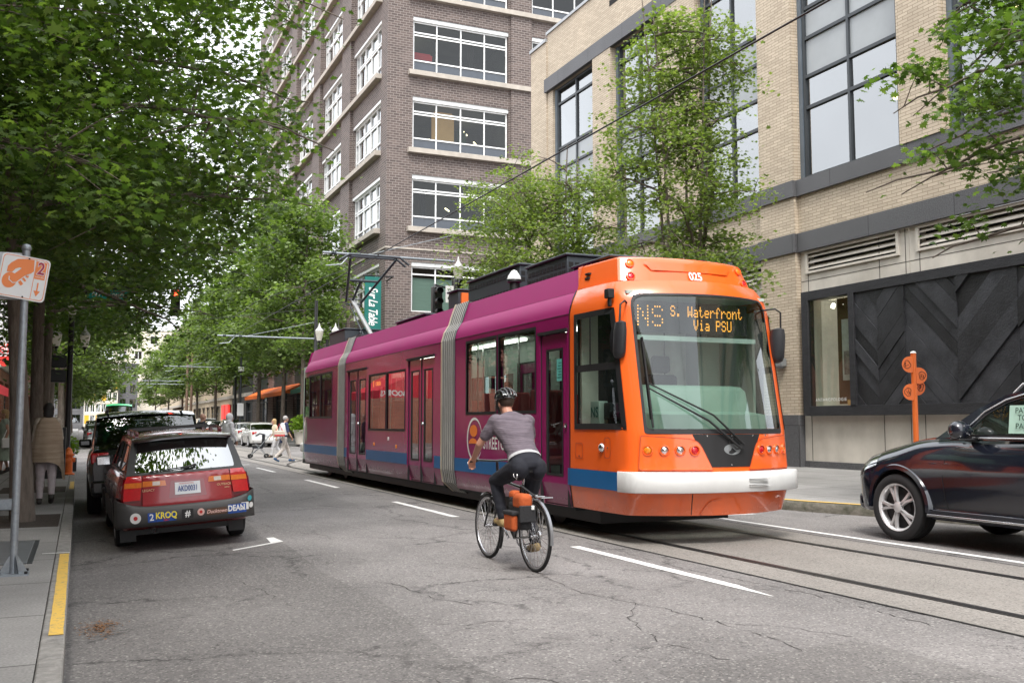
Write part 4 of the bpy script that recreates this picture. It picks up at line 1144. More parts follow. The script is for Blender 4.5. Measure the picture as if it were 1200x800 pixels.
# cab ----------------------------------------------------------------
HALF = [(0, 0), (.2, .02), (.4, .075), (.58, .155), (.72, .235), (.81, .293), (.86, .325), (.91, .365), (.95, .42), (.972, .50), (.985, .65), (.993, .85), (1.0, 1.2)]
def cabw(z): return interp([(.34, 1.19), (.62, 1.23), (.64, 1.235), (2.90, 1.235), (3.02, 1.21), (3.12, 1.175), (3.235, 1.12)], z)
def cabf(z): return interp([(.34, 9.81), (.55, 9.76), (.64, 9.74), (.87, 9.74), (1.33, 9.77), (3.05, 10.09), (3.15, 10.14), (3.235, 10.20)], z)
YB = 11.585
def outline(z, wf=cabw, yf=cabf, off=0.0, half=HALF):
 w = wf(z); f = yf(z)
 L = []
 for s, d in half[::-1]: L.append((TC - (w * s + off * (s > .05)), f + d - off * (1 - s * .8), z))
 for s, d in half[1:]: L.append((TC + (w * s + off * (s > .05)), f + d - off * (1 - s * .8), z))
 return [(TC - w - off, YB, z)] + L + [(TC + w + off, YB, z)]
ZC = [0.355, 0.45, 0.55, 0.64, 0.87, 1.0, 1.15, 1.30, 1.345, 1.40, 2.0, 2.6, 2.86, 2.92, 2.98, 3.04, 3.09, 3.14, 3.19, 3.235]
rings = [outline(z) for z in ZC]
NP = len(rings[0])          # 27 points: 0 rear-left, 1..13 = half reversed (s .997 -> 0), ...
# index of s=.80 on the left: HALF index 5 -> reversed position
iL = 1 + (len(HALF) - 1 - 5); iR = 1 + (len(HALF) - 1) + 5
iWf = 1 + (len(HALF) - 1 - 8)   # side window front edge column
def inwin(i, j):
 z0, z1 = ZC[i], ZC[i + 1]
 if iL <= j < iR and z0 >= 1.345 - 1e-6 and z1 <= 3.04 + 1e-6: return True
 return False
def inside_win(i, j):
 z0, z1 = ZC[i], ZC[i + 1]
 if z0 >= 1.40 - 1e-6 and z1 <= 2.86 + 1e-6 and (j < iWf or j >= NP - 1 - iWf): return True
 return False
m = MB(); m.loft(rings, closed=False, skip=lambda i, j: inwin(i, j) or inside_win(i, j)); cab = m.build('cab_shell', M_TORG, ram, smooth=38)
# fill between the cab edge and side window: the window starts a little ahead of the rear edge
def cabpt(j, t, z, off=0.0):
 o = outline(z, off=off)
 a, b = Vector(o[j]), Vector(o[j + 1]); return a.lerp(b, t)
# roof of the cab
m = MB()
o = outline(3.235)
m.add(o + [(TC, YB, 3.25)], [tuple(range(len(o)))])
m.build('cab_roof', M_TORG, ram)
# fairing above the cab
HF = [(0, 0), (.25, .013), (.5, .05), (.75, .12), (.90, .18), (.935, .215), (.95, .42), (.97, .78), (1.0, 1.15)]
fw_ = lambda z: interp([(3.225, 1.085), (3.24, 1.095), (3.56, 1.02), (3.585, .99)], z)
ff_ = lambda z: interp([(3.225, 10.46), (3.24, 10.44), (3.56, 10.58), (3.585, 10.62)], z)
YBsave = YB
rr = [outline(z, fw_, ff_, half=HF) for z in (3.225, 3.24, 3.30, 3.42, 3.50, 3.56, 3.585)]
for r in rr:
 for k in (0, -1): r[k] = (r[k][0] , 11.62, r[k][2])
# the fairing side starts lower than the front
m = MB(); m.loft(rr, closed=False); m.add(rr[-1], [tuple(range(len(rr[-1])))]); m.build('cab_fairing', M_TORG, ram, smooth=35)
m = MB()
r2 = [outline(z, lambda z: interp([(3.36, .56), (3.50, .66)], z), lambda z: ff_(z) - .014, half=[(0, 0), (.5, .015), (.9, .04), (1, .065)]) for z in (3.40, 3.42, 3.50, 3.515)]
m.loft([x[1:-1] for x in r2], closed=False); m.build('fairing_panel', M_TORG, ram, smooth=35)
m = MB(); m.loft([[(x, y, 3.2365) for x, y, z in outline(3.235, lambda z: 1.10, lambda z: 10.40, half=HF)], [(x, y, 3.247) for x, y, z in outline(3.235, lambda z: 1.10, lambda z: 10.40, half=HF)]], closed=False); m.build('fairing_gap', M_RUBBER, ram)
# lamps on the fairing
for s in (-1, 1):
 for z, mm in ((3.49, M_LAMB), (3.31, M_LRED)):
  x = TC + s * .81 * fw_(z); y = ff_(z) + .125
  M4 = Matrix.Translation((x, y, z)) @ Matrix.Rotation(s * .25, 4, 'Z') @ Matrix.Rotation(PI / 2 - .35, 4, 'X')
  m = MB(); m.lathe([(.062, -.02), (.06, .012), (.045, .016), (.044, -.02)], 20, M4); lp = m.build('marker_lamp', M_TORG, ram, smooth=50)
  m = MB(); m.lathe([(.044, .004), (.03, .014), (0, .018)], 20, M4); m.build('lens', mm, lp, smooth=60)
m = MB()
for z in (3.43, 3.37): m.box(TC - 1.062 + .0, TC - .98, 11.36, 11.47, z, z + .022)
m.build('vent_slot', M_RUBBER, ram)
m = MB(); text(m, '025', .165, (TC + .02, ff_(3.33) - .016, 3.335), (1, 0, 0), (0, .44, 1), sx=.82, bold=.025); m.build('fleet_number', M_TWHITE, ram)
# windscreen ---------------------------------------------------------
zs = [z for z in ZC if 1.345 <= z <= 3.04]
m = MB()
def wsgrid(off, j0=iL, j1=iR):
 return [[Vector(p) for p in outline(z, off=off)[j0:j1 + 1]] for z in zs]
gl = wsgrid(-.012)
m.loft(gl, closed=False); ws_ = m.build('windscreen', M_WSHIELD, ram, smooth=60)
def wspt(s, z, off=0.0):
 """point of the front surface at fraction s (-1..1 of half width) and height z"""
 w = cabw(z); f = cabf(z); a = abs(s); d = interp(HALF, a)
 return Vector((TC + s * w, f + d - off, z))
# black border: outer rounded rectangle minus inner
def border(outer, inner, off, mat, name, parent, thick=0.008):
 P, F = finefill([outer] + ([inner] if inner else []), .08)
 m = MB(); m.add([wspt(a, b, off) for a, b in P], F)
 return m.build(name, mat, parent, smooth=60)
out_ = roundpoly([(-.825, 1.325), (.825, 1.325), (.825, 3.06), (-.825, 3.06)], [.04, .04, .10, .10])
in_ = roundpoly([(-.80, 1.385), (.80, 1.385), (.80, 3.03), (-.80, 3.03)], [.04, .04, .10, .10])
border(out_, in_, .006, M_RUBBER, 'windscreen_seal', ws_)
# orange corners are square cut in the shell: hide behind the seal with its own rounded outer edge
# destination sign: dot matrix
FONT = {'S': "01110 10001 10000 01110 00001 10001 01110", '.': "00000 00000 00000 00000 00000 01100 01100", 'W': "10001 10001 10001 10101 10101 11011 10001",
  'a': "00000 00000 01110 00001 01111 10001 01111", 't': "01000 01000 11100 01000 01000 01001 00110", 'e': "00000 00000 01110 10001 11111 10000 01110",
  'r': "00000 00000 10110 11001 10000 10000 10000", 'f': "00110 01001 01000 11100 01000 01000 01000", 'o': "00000 00000 01110 10001 10001 10001 01110",
  'n': "00000 00000 10110 11001 10001 10001 10001", 'V': "10001 10001 10001 10001 01010 01010 00100", 'i': "00100 00000 01100 00100 00100 00100 01110",
  'P': "11110 10001 10001 11110 10000 10000 10000", 'U': "10001 10001 10001 10001 10001 10001 01110", ' ': "00000 00000 00000 00000 00000 00000 00000",
  'N': "10001 11001 10101 10101 10011 10001 10001"}
def dots(m, s, x0, z0, px, yfun, pz=None, fat=.86):
 pz = pz or px
 x = x0
 for ch in s:
  g = FONT[ch].split()
  for r, row in enumerate(g):
   for c_, bit in enumerate(row):
    if bit == '1':
     xx = x + c_ * px; zz = z0 - r * pz; a = px * fat / 2; b = pz * fat / 2
     y = yfun(xx, zz)
     m.quad((xx - a, y, zz - b), (xx + a, y, zz - b), (xx + a, y, zz + b), (xx - a, y, zz + b))
  x += px * 6
m = MB(); m.box(TC - .86, TC + .86, 10.52, 10.56, 2.60, 3.0); sg = m.build('destination_sign', M_CABIN, ram)
ys_ = lambda x, z: 10.515
m = MB()
dots(m, 'S. Waterfront', TC - .33, 2.945, .0145, ys_, .020); dots(m, 'Via PSU', TC + .02, 2.775, .0145, ys_, .020)
m.build('led_text', M_LED, sg)
m = MB(); dots(m, 'NS', TC - .82, 2.93, .036, ys_, .040, fat=.5); m.build('led_route', M_LED, sg)
m = MB(); m.box(TC - .90, TC + .90, 10.40, 10.50, 2.49, 2.55); m.build('sun_blind_rail', pmat('blind_rail', (0.40, .50, .47), .4), ram)
# cabin interior
m = MB()
r1 = []
for z, y0, w in ((1.32, 10.15, .92), (1.56, 10.16, .92), (1.58, 10.30, .90), (1.60, 10.34, .80), (1.86, 10.40, .78), (1.92, 10.46, .75), (1.94, 10.62, .73)):
 r1.append([(TC - w, y0 + .35, z), (TC - w, y0 + .08, z), (TC - w + .08, y0, z), (TC, y0 - .03, z), (TC + w - .08, y0, z), (TC + w, y0 + .08, z), (TC + w, y0 + .35, z)])
m.loft(r1, closed=False); m.add(r1[-1], [tuple(range(7))]); m.build('dashboard', pmat('dash_green', (0.20, .30, .25), .55, var=.05), ram, smooth=40)
m = MB()
m.box(TC - 1.12, TC + 1.12, 11.55, 11.58, .4, 3.1)
m.build('cab_bulkhead', M_CABIN, ram)
m = MB(); m.box(TC - .20, TC + .55, 11.50, 11.545, .5, 2.95); m.box(TC - 1.1, TC - .85, 11.50, 11.545, .5, 2.95); m.build('cab_door', pmat('cab_door_pale', (0.62, .64, .56), .6), ram)
m = MB(); m.box(TC + .19, TC + .2, 11.49, 11.499, .5, 2.95); m.lathe([(.03, 0), (.03, .02), (0, .02)], 10, Matrix.Translation((TC + .32, 11.49, 1.9)) @ Matrix.Rotation(PI / 2, 4, 'X')); m.build('cab_door_seam', M_RUBBER, ram)
m = MB(); m.box(TC - 1.05, TC + 1.05, 10.4, 11.5, 3.06, 3.1); m.build('cab_ceiling', M_PALE, ram)
m = MB(); m.box(TC + .55, TC + 1.1, 11.2, 11.5, .5, 2.6); m.box(TC + 1.12, TC + 1.16, 10.75, 11.55, 1.3, 2.95); m.build('cab_cabinet', M_PALE, ram)
m = MB(); m.box(TC - .35, TC + .12, 11.05, 11.18, 1.15, 2.1); m.box(TC - .25, TC + .02, 11.06, 11.17, 2.12, 2.35); m.box(TC - .35, TC + .12, 10.75, 11.17, 1.05, 1.2); m.build('driver_seat', M_CABIN, ram, bevel=.04)
# side windows of the cab
for s in (-1, 1):
 def cp(y, z, off=0.0, s=s):
  w = cabw(z); f = cabf(z); d = y - f
  inv = interp([(q, p) for p, q in HALF], d)
  return (TC + s * (w * min(1, inv) + off), y, z)
 y0, zb, zt = 11.37, 1.36, 2.86
 yfb, yft = 10.42, 10.42 + .0
 # fill panel of orange between rear edge and window frame
 m = MB()
 yb_, yt_ = 10.26, 10.58
 P_out = [(YB, 1.395), (10.43, 1.395), (10.66, 2.865), (YB, 2.865)]
 # orange pillars front and rear
 def yj(z): return cabf(z) + HALF[8][1]
 n = 8
 front = []; rear = []
 for k in range(n + 1):
  z = 1.40 + (2.86 - 1.40) * k / n
  front.append([cp(yj(z), z, 0), cp(yj(z) + .03, z, 0)]); rear.append([cp(11.42, z, 0), (TC + s * cabw(z), YB, z)])
 m.loft(front, closed=False); m.loft(rear, closed=False); m.build('window_pillar', M_TORG, ram)
 m = MB()
 def fr_pts(inset, off):
  L = []
  for k in range(n + 1):
   z = 1.375 + inset + (2.885 - 1.375 - 2 * inset) * k / n
   L.append((z, yj(z) + .0 + inset, 11.44 - inset))
  return L
 A = fr_pts(0, 0); B = fr_pts(.075, 0)
 for (za, ya, yb), (zb2, yc, yd) in zip(A, A[1:]):
  pass
 # frame as four strips
 def strip4(a, b):
  m.quad(cp(a[0][0], a[0][1], .012), cp(a[1][0], a[1][1], .012), cp(b[1][0], b[1][1], .012), cp(b[0][0], b[0][1], .012))
 for k in range(n):
  za, ya, yra = A[k]; zb2, yb2, yrb = A[k + 1]; zc, yc, yrc = B[k]; zd, yd, yrd = B[k + 1]
  strip4(((ya, za), (yc, zc)), ((yb2, zb2), (yd, zd)))
  strip4(((yra, za), (yrc, zc)), ((yrb, zb2), (yrd, zd)))
 for Q, P in ((A[0], B[0]), (A[-1], B[-1])):
  nn = 6
  for k in range(nn):
   t0, t1 = k / nn, (k + 1) / nn
   strip4(((Q[1] + (Q[2] - Q[1]) * t0, Q[0]), (P[1] + (P[2] - P[1]) * t0, P[0])), ((Q[1] + (Q[2] - Q[1]) * t1, Q[0]), (P[1] + (P[2] - P[1]) * t1, P[0])))
 zm = 2.16
 for k in range(6):
  t0, t1 = k / 6, (k + 1) / 6
  a0 = yj(zm) + .05; a1 = 11.40
  strip4(((a0 + (a1 - a0) * t0, zm - .045), (a0 + (a1 - a0) * t0, zm + .045)), ((a0 + (a1 - a0) * t1, zm - .045), (a0 + (a1 - a0) * t1, zm + .045)))
 strip4(((11.02, zm), (10.98, zm)), ((11.02, 2.84), (10.98, 2.84)))
 w = m.build('cab_window', M_RUBBER, ram)
 m = MB(); m.loft([[cp(yj(z) + (11.42 - yj(z)) * t, z, -.004) for t in (0, .15, .3, .6, 1)] for z in (1.39, 1.8, 2.3, 2.87)], closed=False); m.build('pane', M_TINT if s > 0 else M_WSHIELD, w)
# lining seen through the side glass
m = MB(); m.quad((TC + .9, 10.75, 1.0), (TC + .9, 11.5, 1.0), (TC + .9, 11.5, 3.0), (TC + .9, 10.75, 3.0)); m.build('cab_lining', M_PALE, ram)
m = MB(); m.box(TC - 1.05, TC - .92, 11.12, 11.36, 1.44, 1.74); b1 = m.build('route_card', pmat('route_card', (0.45, .58, .52), .5), ram, bevel=.01)
m = MB(); text(m, 'NS', .19, (TC - 1.056, 11.24, 1.59), (0, -1, 0), (0, 0, 1), bold=.012, sx=.9); m.build('route_letters', M_TEAL, b1)
m = MB(); m.box(TC - 1.0, TC - .85, 10.92, 11.10, 1.5, 1.72); m.box(TC - 1.02, TC - .88, 10.82, 10.93, 1.56, 1.62); m.build('ticket_machine', M_CABIN, ram, bevel=.02)
# vertical seam at the cab joint
m = MB()
for s in (-1, 1):
 for za, zb2 in zip(ZC, ZC[1:]): m.quad((TC + s * (cabw(za) + .004), 11.572, za), (TC + s * (cabw(za) + .004), 11.612, za), (TC + s * (cabw(zb2) + .004), 11.612, zb2), (TC + s * (cabw(zb2) + .004), 11.572, zb2))
m.build('cab_joint', M_RUBBER, ram)
# lip under the windscreen / black nose panel
border(roundpoly([(-.24, .93), (.24, .93), (.40, 1.32), (-.40, 1.32)], .01), None, .007, M_RUBBER, 'nose_panel', ram)
m = MB(); vs = [wspt(TC * 0 + .10 * math.cos(a) * 1.0 + .02, 1.14 + .065 * math.sin(a), .010) for a in [2 * PI * k / 24 for k in range(24)]]
m.add(vs, [tuple(range(24))]); m.build('maker_badge', M_GREY, ram)
for (x, z) in ((-.25, 1.30), (.02, 1.305), (.3, 1.30), (.5, 1.305), (.0, .955)):
 m = MB(); p = wspt(x, z, .004); m.lathe([(.012, 0), (.010, .006), (0, .008)], 10, Matrix.Translation(p) @ Matrix.Rotation(PI / 2, 4, 'X')); m.build('bolt', M_CHROME, ram)
# headlamp clusters
for s in (-1, 1):
 pl = roundpoly([(s * .89, .90), (s * .22, .90), (s * .34, 1.22), (s * .42, 1.26), (s * .86, 1.30)], [.04, .01, .10, .04, .02])
 inn = [(s * .61, 1.0), (s * .611, 1.0), (s * .61, 1.001)]
 m = MB()
 P_, F_ = finefill([pl], .08); m.add([wspt(a_, b_, .022) for a_, b_ in P_], F_)
 k = len(pl); a = [wspt(x, z, .022) for x, z in pl]; b = [wspt(x, z, -.02) for x, z in pl]
 for i in range(k): m.quad(a[i], a[(i + 1) % k], b[(i + 1) % k], b[i])
 hp = m.build('headlamp_cluster', M_TORG, ram, smooth=30)
 cx_ = sum(p[0] for p in pl) / len(pl); cz_ = sum(p[1] for p in pl) / len(pl); big = [(cx_ + (x - cx_) * 1.025, cz_ + (z - cz_) * 1.06) for x, z in pl]
 P_, F_ = finefill([big, pl], .08); m = MB(); m.add([wspt(a_, b_, .0235) for a_, b_ in P_], F_); m.build('cluster_gap', pmat('orange_shadow_gap', (0.45, .06, .01), .5), hp)
 for q, (u, mm) in enumerate(((.815, M_LAMB), (.67, M_REFL), (.53, M_REFL), (.395, M_LRED))):
  p = wspt(s * u, 1.13, .026); z = 1.13
  ang = s * interp([(.40, .18), (.53, .26), (.67, .36), (.82, .6)], u)
  M4 = Matrix.Translation(p + Vector((0, -.002, 0))) @ Matrix.Rotation(ang, 4, 'Z') @ Matrix.Rotation(PI / 2, 4, 'X')
  m = MB(); m.lathe([(.066, -.02), (.063, .012), (.052, .014), (.048, -.012), (.0, -.014)], 24, M4); hb = m.build('lamp_bezel', M_TORG, hp, smooth=40)
  m = MB(); m.lathe([(.047, -.004), (.044, .004), (.025, .010), (0, .012)], 24, M4); m.build('lens', mm, hb, smooth=60)
  if mm is M_REFL:
   m = MB(); m.lathe([(.026, .0115), (.02, .018), (0, .02)], 16, M4); m.build('bulb', M_CHROME, hb, smooth=60)
# bumper
HB = [(0, 0), (.3, .03), (.55, .09), (.75, .18), (.86, .24), (.94, .31), (.98, .39), (.995, .50), (1.0, .66)]
def bump_ring(off, zoff=0):
 out = []
 for sg_ in (-1, 1):
  seq = HB[::-1] if sg_ < 0 else HB[1:]
  for s_, d in seq: out.append((TC + sg_ * (1.255 * s_ + off * s_ * .7), 9.66 + d - off))
 return out
m = MB(); rings = []
for z, off in ((.625, -.10), (.63, -.008), (.64, .0), (.862, .0), (.872, -.008), (.877, -.10)):
 rings.append([(x, y, z) for x, y in bump_ring(off)])
m.loft(rings, closed=False); m.build('bumper', M_TWHITE, ram, smooth=45)
m = MB()
for z in (.70, .715, .76, .775, .79): m.box(TC + .20, TC + .50, 9.655, 9.70, z, z + .006)
m.build('bumper_ribs', M_TWHITE, ram)
for s in (-1, 1):
 m = MB(); m.add([(TC + s * 1.25, 10.32, .64), (TC + s * 1.248, YB, .64), (TC + s * 1.248, YB, .865), (TC + s * 1.25, 10.32, .865)], [(0, 1, 2, 3)]); m.build('waist_stripe', M_TBLUE, ram)
# lower skirt details
m = MB(); 
for x in (-.42, .93): 
 for z0, z1 in zip((.365, .45, .55), (.45, .55, .615)): m.quad(*[wspt(x_ / 1.0, z_, .003) for x_, z_ in ((x, z0), (x + .008, z0), (x + .008, z1), (x, z1))])
m.build('skirt_seam', M_RUBBER, ram)
sk = roundpoly([(-.34, .37), (.86, .37), (.80, .555), (-.24, .555)], [.01, .01, .1, .1]); 
m = MB(); k = len(sk); b = [wspt(x, z, .016) for x, z in sk]; c = [wspt(x * .97 + .004, min(z, .53) if z > .4 else z, .002) for x, z in sk]
for i in range(k):
 if i < k: m.quad(b[i], b[(i + 1) % k], c[(i + 1) % k], c[i])
m.build('skirt_pressing', M_TORG, ram, smooth=60)
# wiper
def tub(name, pts, r, mat, n=8, par=ram):
 m = MB(); m.tube(pts, r, n); return m.build(name, mat, par, smooth=60)
A = wspt(.10, 1.19, .05); Bp = wspt(-.76, 1.93, .06)
tub('wiper_arm', [wspt(.14, 1.20, .05), wspt(-.2, 1.55, .08), Bp], [.016, .012, .010], M_RUBBER)
tub('wiper_arm', [wspt(.10, 1.15, .05), wspt(-.25, 1.48, .08), wspt(-.76, 1.87, .06)], [.018, .014, .010], M_RUBBER)
tub('wiper_blade', [wspt(-.755, 1.40, .03), wspt(-.76, 1.93, .035), wspt(-.765, 2.45, .03)], .014, M_RUBBER)
m = MB(); m.bar(wspt(-.758, 1.5, .02), wspt(-.765, 2.5, .02), .012, .05); m.build('wiper_rubber', M_RUBBER, ram)
tub('wiper_hose', [wspt(.05, 1.31, .02), wspt(-.03, 1.22, .03), wspt(.05, 1.14, .03), wspt(.14, 1.16, .03)], .006, M_RUBBER)
m = MB(); m.lathe([(.04, 0), (.035, .05), (0, .05)], 14, Matrix.Translation(wspt(.12, 1.18, 0)) @ Matrix.Rotation(PI / 2, 4, 'X')); m.build('wiper_pivot', M_RUBBER, ram)
# mirrors
def mirror(x, s, y, k=1.0):
 t = tub('mirror_arm', [(x - s * .10, y + .10, 2.93), (x + s * .08, y - .10, 2.95), (x + s * .15, y - .12, 2.90), (x + s * .16, y - .10, 2.55)], .013, M_RUBBER)
 m = MB(); R_ = []
 for z, w, d in ((2.24, .02, .03), (2.26, .08, .06), (2.32, .10, .085), (2.58, .10, .09), (2.68, .08, .08), (2.70, .02, .03)):
  cx = x + s * .13; cy = y - .06
  R_.append([(cx + w * k * math.cos(a), cy + d * math.sin(a) * 1.2 - (z - 2.45) * .1, z) for a in [2 * PI * k / 12 for k in range(12)]])
 m.loft(R_, closed=True, cap=True); m.build('mirror_housing', pmat('mirror_black', (0.025, .026, .03), .5), t, smooth=50)
 # glass faces back along the car
 m = MB(); m.add([(x + s * .13 + .08 * math.cos(a), y + .055, 2.46 + .17 * math.sin(a)) for a in [2 * PI * k / 16 for k in range(16)]], [tuple(range(16))]); m.build('mirror_glass', M_CHROME, t)
mirror(TC - 1.06, -1, 10.40, .72)
mirror(TC + 1.04, 1, 10.36)
m = MB(); m.box(TC - 1.27, TC - 1.18, 10.47, 10.58, 3.0, 3.12); m.box(TC - 1.24, TC - 1.2, 10.5, 10.55, 2.9, 3.0); m.build('side_camera', M_RUBBER, ram, bevel=.01)
# small fittings on the orange side
m = MB(); m.lathe([(.055, 0), (.05, .02), (.03, .035), (0, .04)], 18, Matrix.Translation((TC - 1.232, 10.73, 1.15)) @ Matrix.Rotation(-PI / 2, 4, 'Y')); m.build('side_lamp', M_CHROME, ram, smooth=60)
def sideframe(y0, y1, z0, z1, name, r=.03, off=.006):
 o_ = roundpoly([(y0, z0), (y1, z0), (y1, z1), (y0, z1)], r); i_ = roundpoly([(y0 + .012, z0 + .012), (y1 - .012, z0 + .012), (y1 - .012, z1 - .012), (y0 + .012, z1 - .012)], r)
 vs, fs = plate2d([o_, i_]); m = MB(); m.add([(TC - 1.236 - off, v.x, v.y) for v in vs], fs); return m.build(name, pmat('orange_shadow_gap', (0.45, .06, .01), .5), ram)
sideframe(10.46 + .04, 10.66, 1.02, 1.28, 'side_socket', .05); sideframe(11.22, 11.42, 1.0, 1.2, 'side_hatch')
m = MB(); m.lathe([(.012, 0), (0, .01)], 10, Matrix.Translation((TC - 1.236, 11.33, 1.03)) @ Matrix.Rotation(-PI / 2, 4, 'Y')); m.lathe([(.012, 0), (0, .01)], 10, Matrix.Translation((TC - 1.236, 10.58, 1.15)) @ Matrix.Rotation(-PI / 2, 4, 'Y')); m.build('hatch_screw', M_RUBBER, ram)
# door details
m = MB(); m.lathe([(.035, 0), (.035, .02), (.02, .022), (.018, .0)], 16, Matrix.Translation((TC - 1.225, 11.72, 1.42)) @ Matrix.Rotation(-PI / 2, 4, 'Y')); m.build('door_button', M_CHROME, ram)
m = MB(); m.quad(*[(TC - 1.212, y, z) for y, z in ((12.02, 2.03), (11.86, 2.03), (11.86, 2.33), (12.02, 2.33))]); st = m.build('door_notice', pmat('notice_teal', (0.12, .45, .40), .5), ram)
m = MB()
for k in range(6): m.box(TC - 1.2145, TC - 1.2135, 11.88, 12.0 - .02 * (k % 3), 2.07 + .04 * k, 2.085 + .04 * k)
m.build('notice_print', M_TEAL, st)
for y in (17.7, 22.4):
 m = MB(); m.lathe([(.035, 0), (.03, .02), (0, .025)], 12, Matrix.Translation((TC - 1.225, y, 1.45)) @ Matrix.Rotation(-PI / 2, 4, 'Y')); m.build('door_button', M_CHROME, ram)
for y, z, mm in ((19.9, 1.13, M_TWHITE), (19.35, .98, M_LAMB), (21.0, 1.0, M_LAMB)):
 m = MB(); m.box(TC - HW - .012, TC - HW + .01, y - .04, y + .04, z - .035, z + .035); m.build('side_marker', mm, ram, bevel=.006)
m = MB(); m.box(TC - HW + .03, TC - HW + .07, 20.55, 21.25, 2.24, 2.42); sd = m.build('side_sign', M_CABIN, ram)
m = MB(); m.quad(*[(TC - HW + .028, y, z) for y, z in ((21.2, 2.26), (21.14, 2.26), (21.14, 2.4), (21.2, 2.4))])
for y, w in ((21.0, .05), (20.9, .07), (20.82, .05), (20.72, .06), (20.66, .03)): m.quad(*[(TC - HW + .028, yy, z) for yy, z in ((y, 2.28), (y - w, 2.28), (y - w, 2.37), (y, 2.37))])
m.build('led_text', M_LED, sd)
# lettering and roundel on the flank
X_ = TC - HW - .004
def arc(m, cy, cz, ry, rz, w, a0, a1, n=40):
 for k in range(n):
  a, b = a0 + (a1 - a0) * k / n, a0 + (a1 - a0) * (k + 1) / n
  wa = w * math.sin(PI * min(1, max(0.04, k / n))) ** .5; wb = w * math.sin(PI * min(1, max(.04, (k + 1) / n))) ** .5
  m.quad((X_, cy - ry * math.cos(a), cz + rz * math.sin(a)), (X_, cy - (ry - wa) * math.cos(a), cz + (rz - wa) * math.sin(a)), (X_, cy - (ry - wb) * math.cos(b), cz + (rz - wb) * math.sin(b)), (X_, cy - ry * math.cos(b), cz + rz * math.sin(b)))
m = MB(); arc(m, 15.0, 1.19, .34, .36, .05, R(20), R(330)); m.build('roundel', M_TWHITE, ram)
m = MB()
m.add([(X_, 15.04 + .17 * math.cos(a), 1.33 + .10 * math.sin(a)) for a in [2 * PI * k / 20 for k in range(20)]], [tuple(range(20))])
m.add([(X_ - .0, 15.06 + .19 * math.cos(a), 1.12 + .09 * math.sin(a)) for a in [PI * k / 12 for k in range(13)]], [tuple(range(13))])
m.build('roundel_figure', pmat('roundel_orange', (0.8, .2, .03), .4), ram)
m = MB(); text(m, 'STREETCAR', .27, (X_, 14.62, 1.13), (0, -1, 0), (0, 0, 1), sx=.80, align='LEFT', bold=.012); text(m, 'portland', .09, (X_, 14.95, .90), (0, -1, 0), (0, 0, 1), shear=.3); m.build('side_lettering', M_TWHITE, ram)
# seats, poles and lights inside
m = MB()
for y in (13.1, 14.3, 15.0, 17.0, 19.0, 20.1, 21.1, 25.3, 26.5, 27.6):
 for s in (-1, 1):
  m.box(TC + s * .55, TC + s * 1.08, y, y + .1, .95, 1.95); m.box(TC + s * .55, TC + s * 1.08, y - .42, y, .85, .97)
m.build('seats', pmat('seat_red', (0.35, .05, .06), .8), ram, bevel=.03)
for y in (12.7, 14.05, 16.9, 18.7, 20.1, 21.6, 25.2, 27.3):
 for s in (-1, 1): tub('grab_pole', [(TC + s * .42, y, .42), (TC + s * .42, y, 3.1)], .018, M_CHROME)
for (a, b) in ((12.4, 15.2), (17, 23.2), (24.6, 28.0)):
 for s in (-1, 1):
  m = MB(); m.box(TC + s * .55, TC + s * .64, a, b, 3.04, 3.09); m.build('ceiling_light', pmat('coach_light', (1, 1, 1), emit=(1, .95, .85), estr=3.0), ram)
# roof equipment
def rbox(x0, x1, y0, y1, z1, name='roof_unit', slats=True):
 m = MB(); m.box(x0, x1, y0, y1, 3.57, z1); m.box(x0 - .03, x1 + .03, y0 - .03, y1 + .03, z1 + .002, z1 + .04); b = m.build(name, M_ROOFEQ, ram, bevel=.015)
 if slats:
  m = MB(); k = int((y1 - y0) / .13)
  for i in range(k):
   y = y0 + .06 + i * .13
   for z in (3.64, z1 - .12): 
    if z > 3.6: m.box(x0 - .006, x0 + .01, y, y + .09, z - .03, z + .035)
  for i in range(int((x1 - x0) / .1)):
   x = x0 + .03 + .1 * i
   for z in (z1 - .26, z1 - .16): m.box(x, x + .07, y0 - .006, y0 + .01, z, z + .07)
  m.build('grille', M_DARKIN, b)
 return b
rbox(TC - .78, TC + .8, 11.25, 12.35, 3.66); rbox(TC - .80, TC + .75, 12.5, 13.9, 3.88)
rbox(TC - .72, TC + .75, 14.35, 15.75 + .9, 4.02); rbox(TC - .65, TC + .3, 17.35, 17.9, 3.98, slats=False)
m = MB(); m.box(TC - .6, TC - .35, 17.30, 17.345, 3.6, 3.94); m.build('roof_cable_box', M_ORANGE, ram)
m = MB(); 
for k in range(3): m.tube([(TC - .3 + .06 * k, 17.3, 3.62), (TC - .3 + .06 * k, 17.15, 3.85 - .04 * k), (TC - .28 + .06 * k, 16.85, 3.66)], .03, 8)
m.build('roof_cable', M_RUBBER, ram, smooth=60)
m = MB(); m.lathe([(.085, 3.57), (.08, 3.70), (.12, 3.72), (.115, 3.76)], 18, Matrix.Translation((TC - .86, 14.25, 0))); an = m.build('antenna_base', M_RUBBER, ram, smooth=50)
m = MB(); m.lathe([(.115, 3.76), (.10, 3.82), (.045, 3.90), (0, 3.92)], 18, Matrix.Translation((TC - .86, 14.25, 0))); m.build('antenna_dome', M_TWHITE, an, smooth=50)
rbox(TC - .75, TC + .75, 19.0, 21.0, 3.68, slats=False)
rbox(TC - .62, TC + .62, 26.2, 28.0, 4.02, slats=False)
for x in (-.5, 0, .5):
 m = MB(); m.lathe([(.05, 3.75), (.035, 3.80), (.05, 3.83), (.035, 3.87), (.05, 3.9)], 12, Matrix.Translation((TC + x, 25.0, 0))); m.build('insulator', M_ROOFEQ, ram)
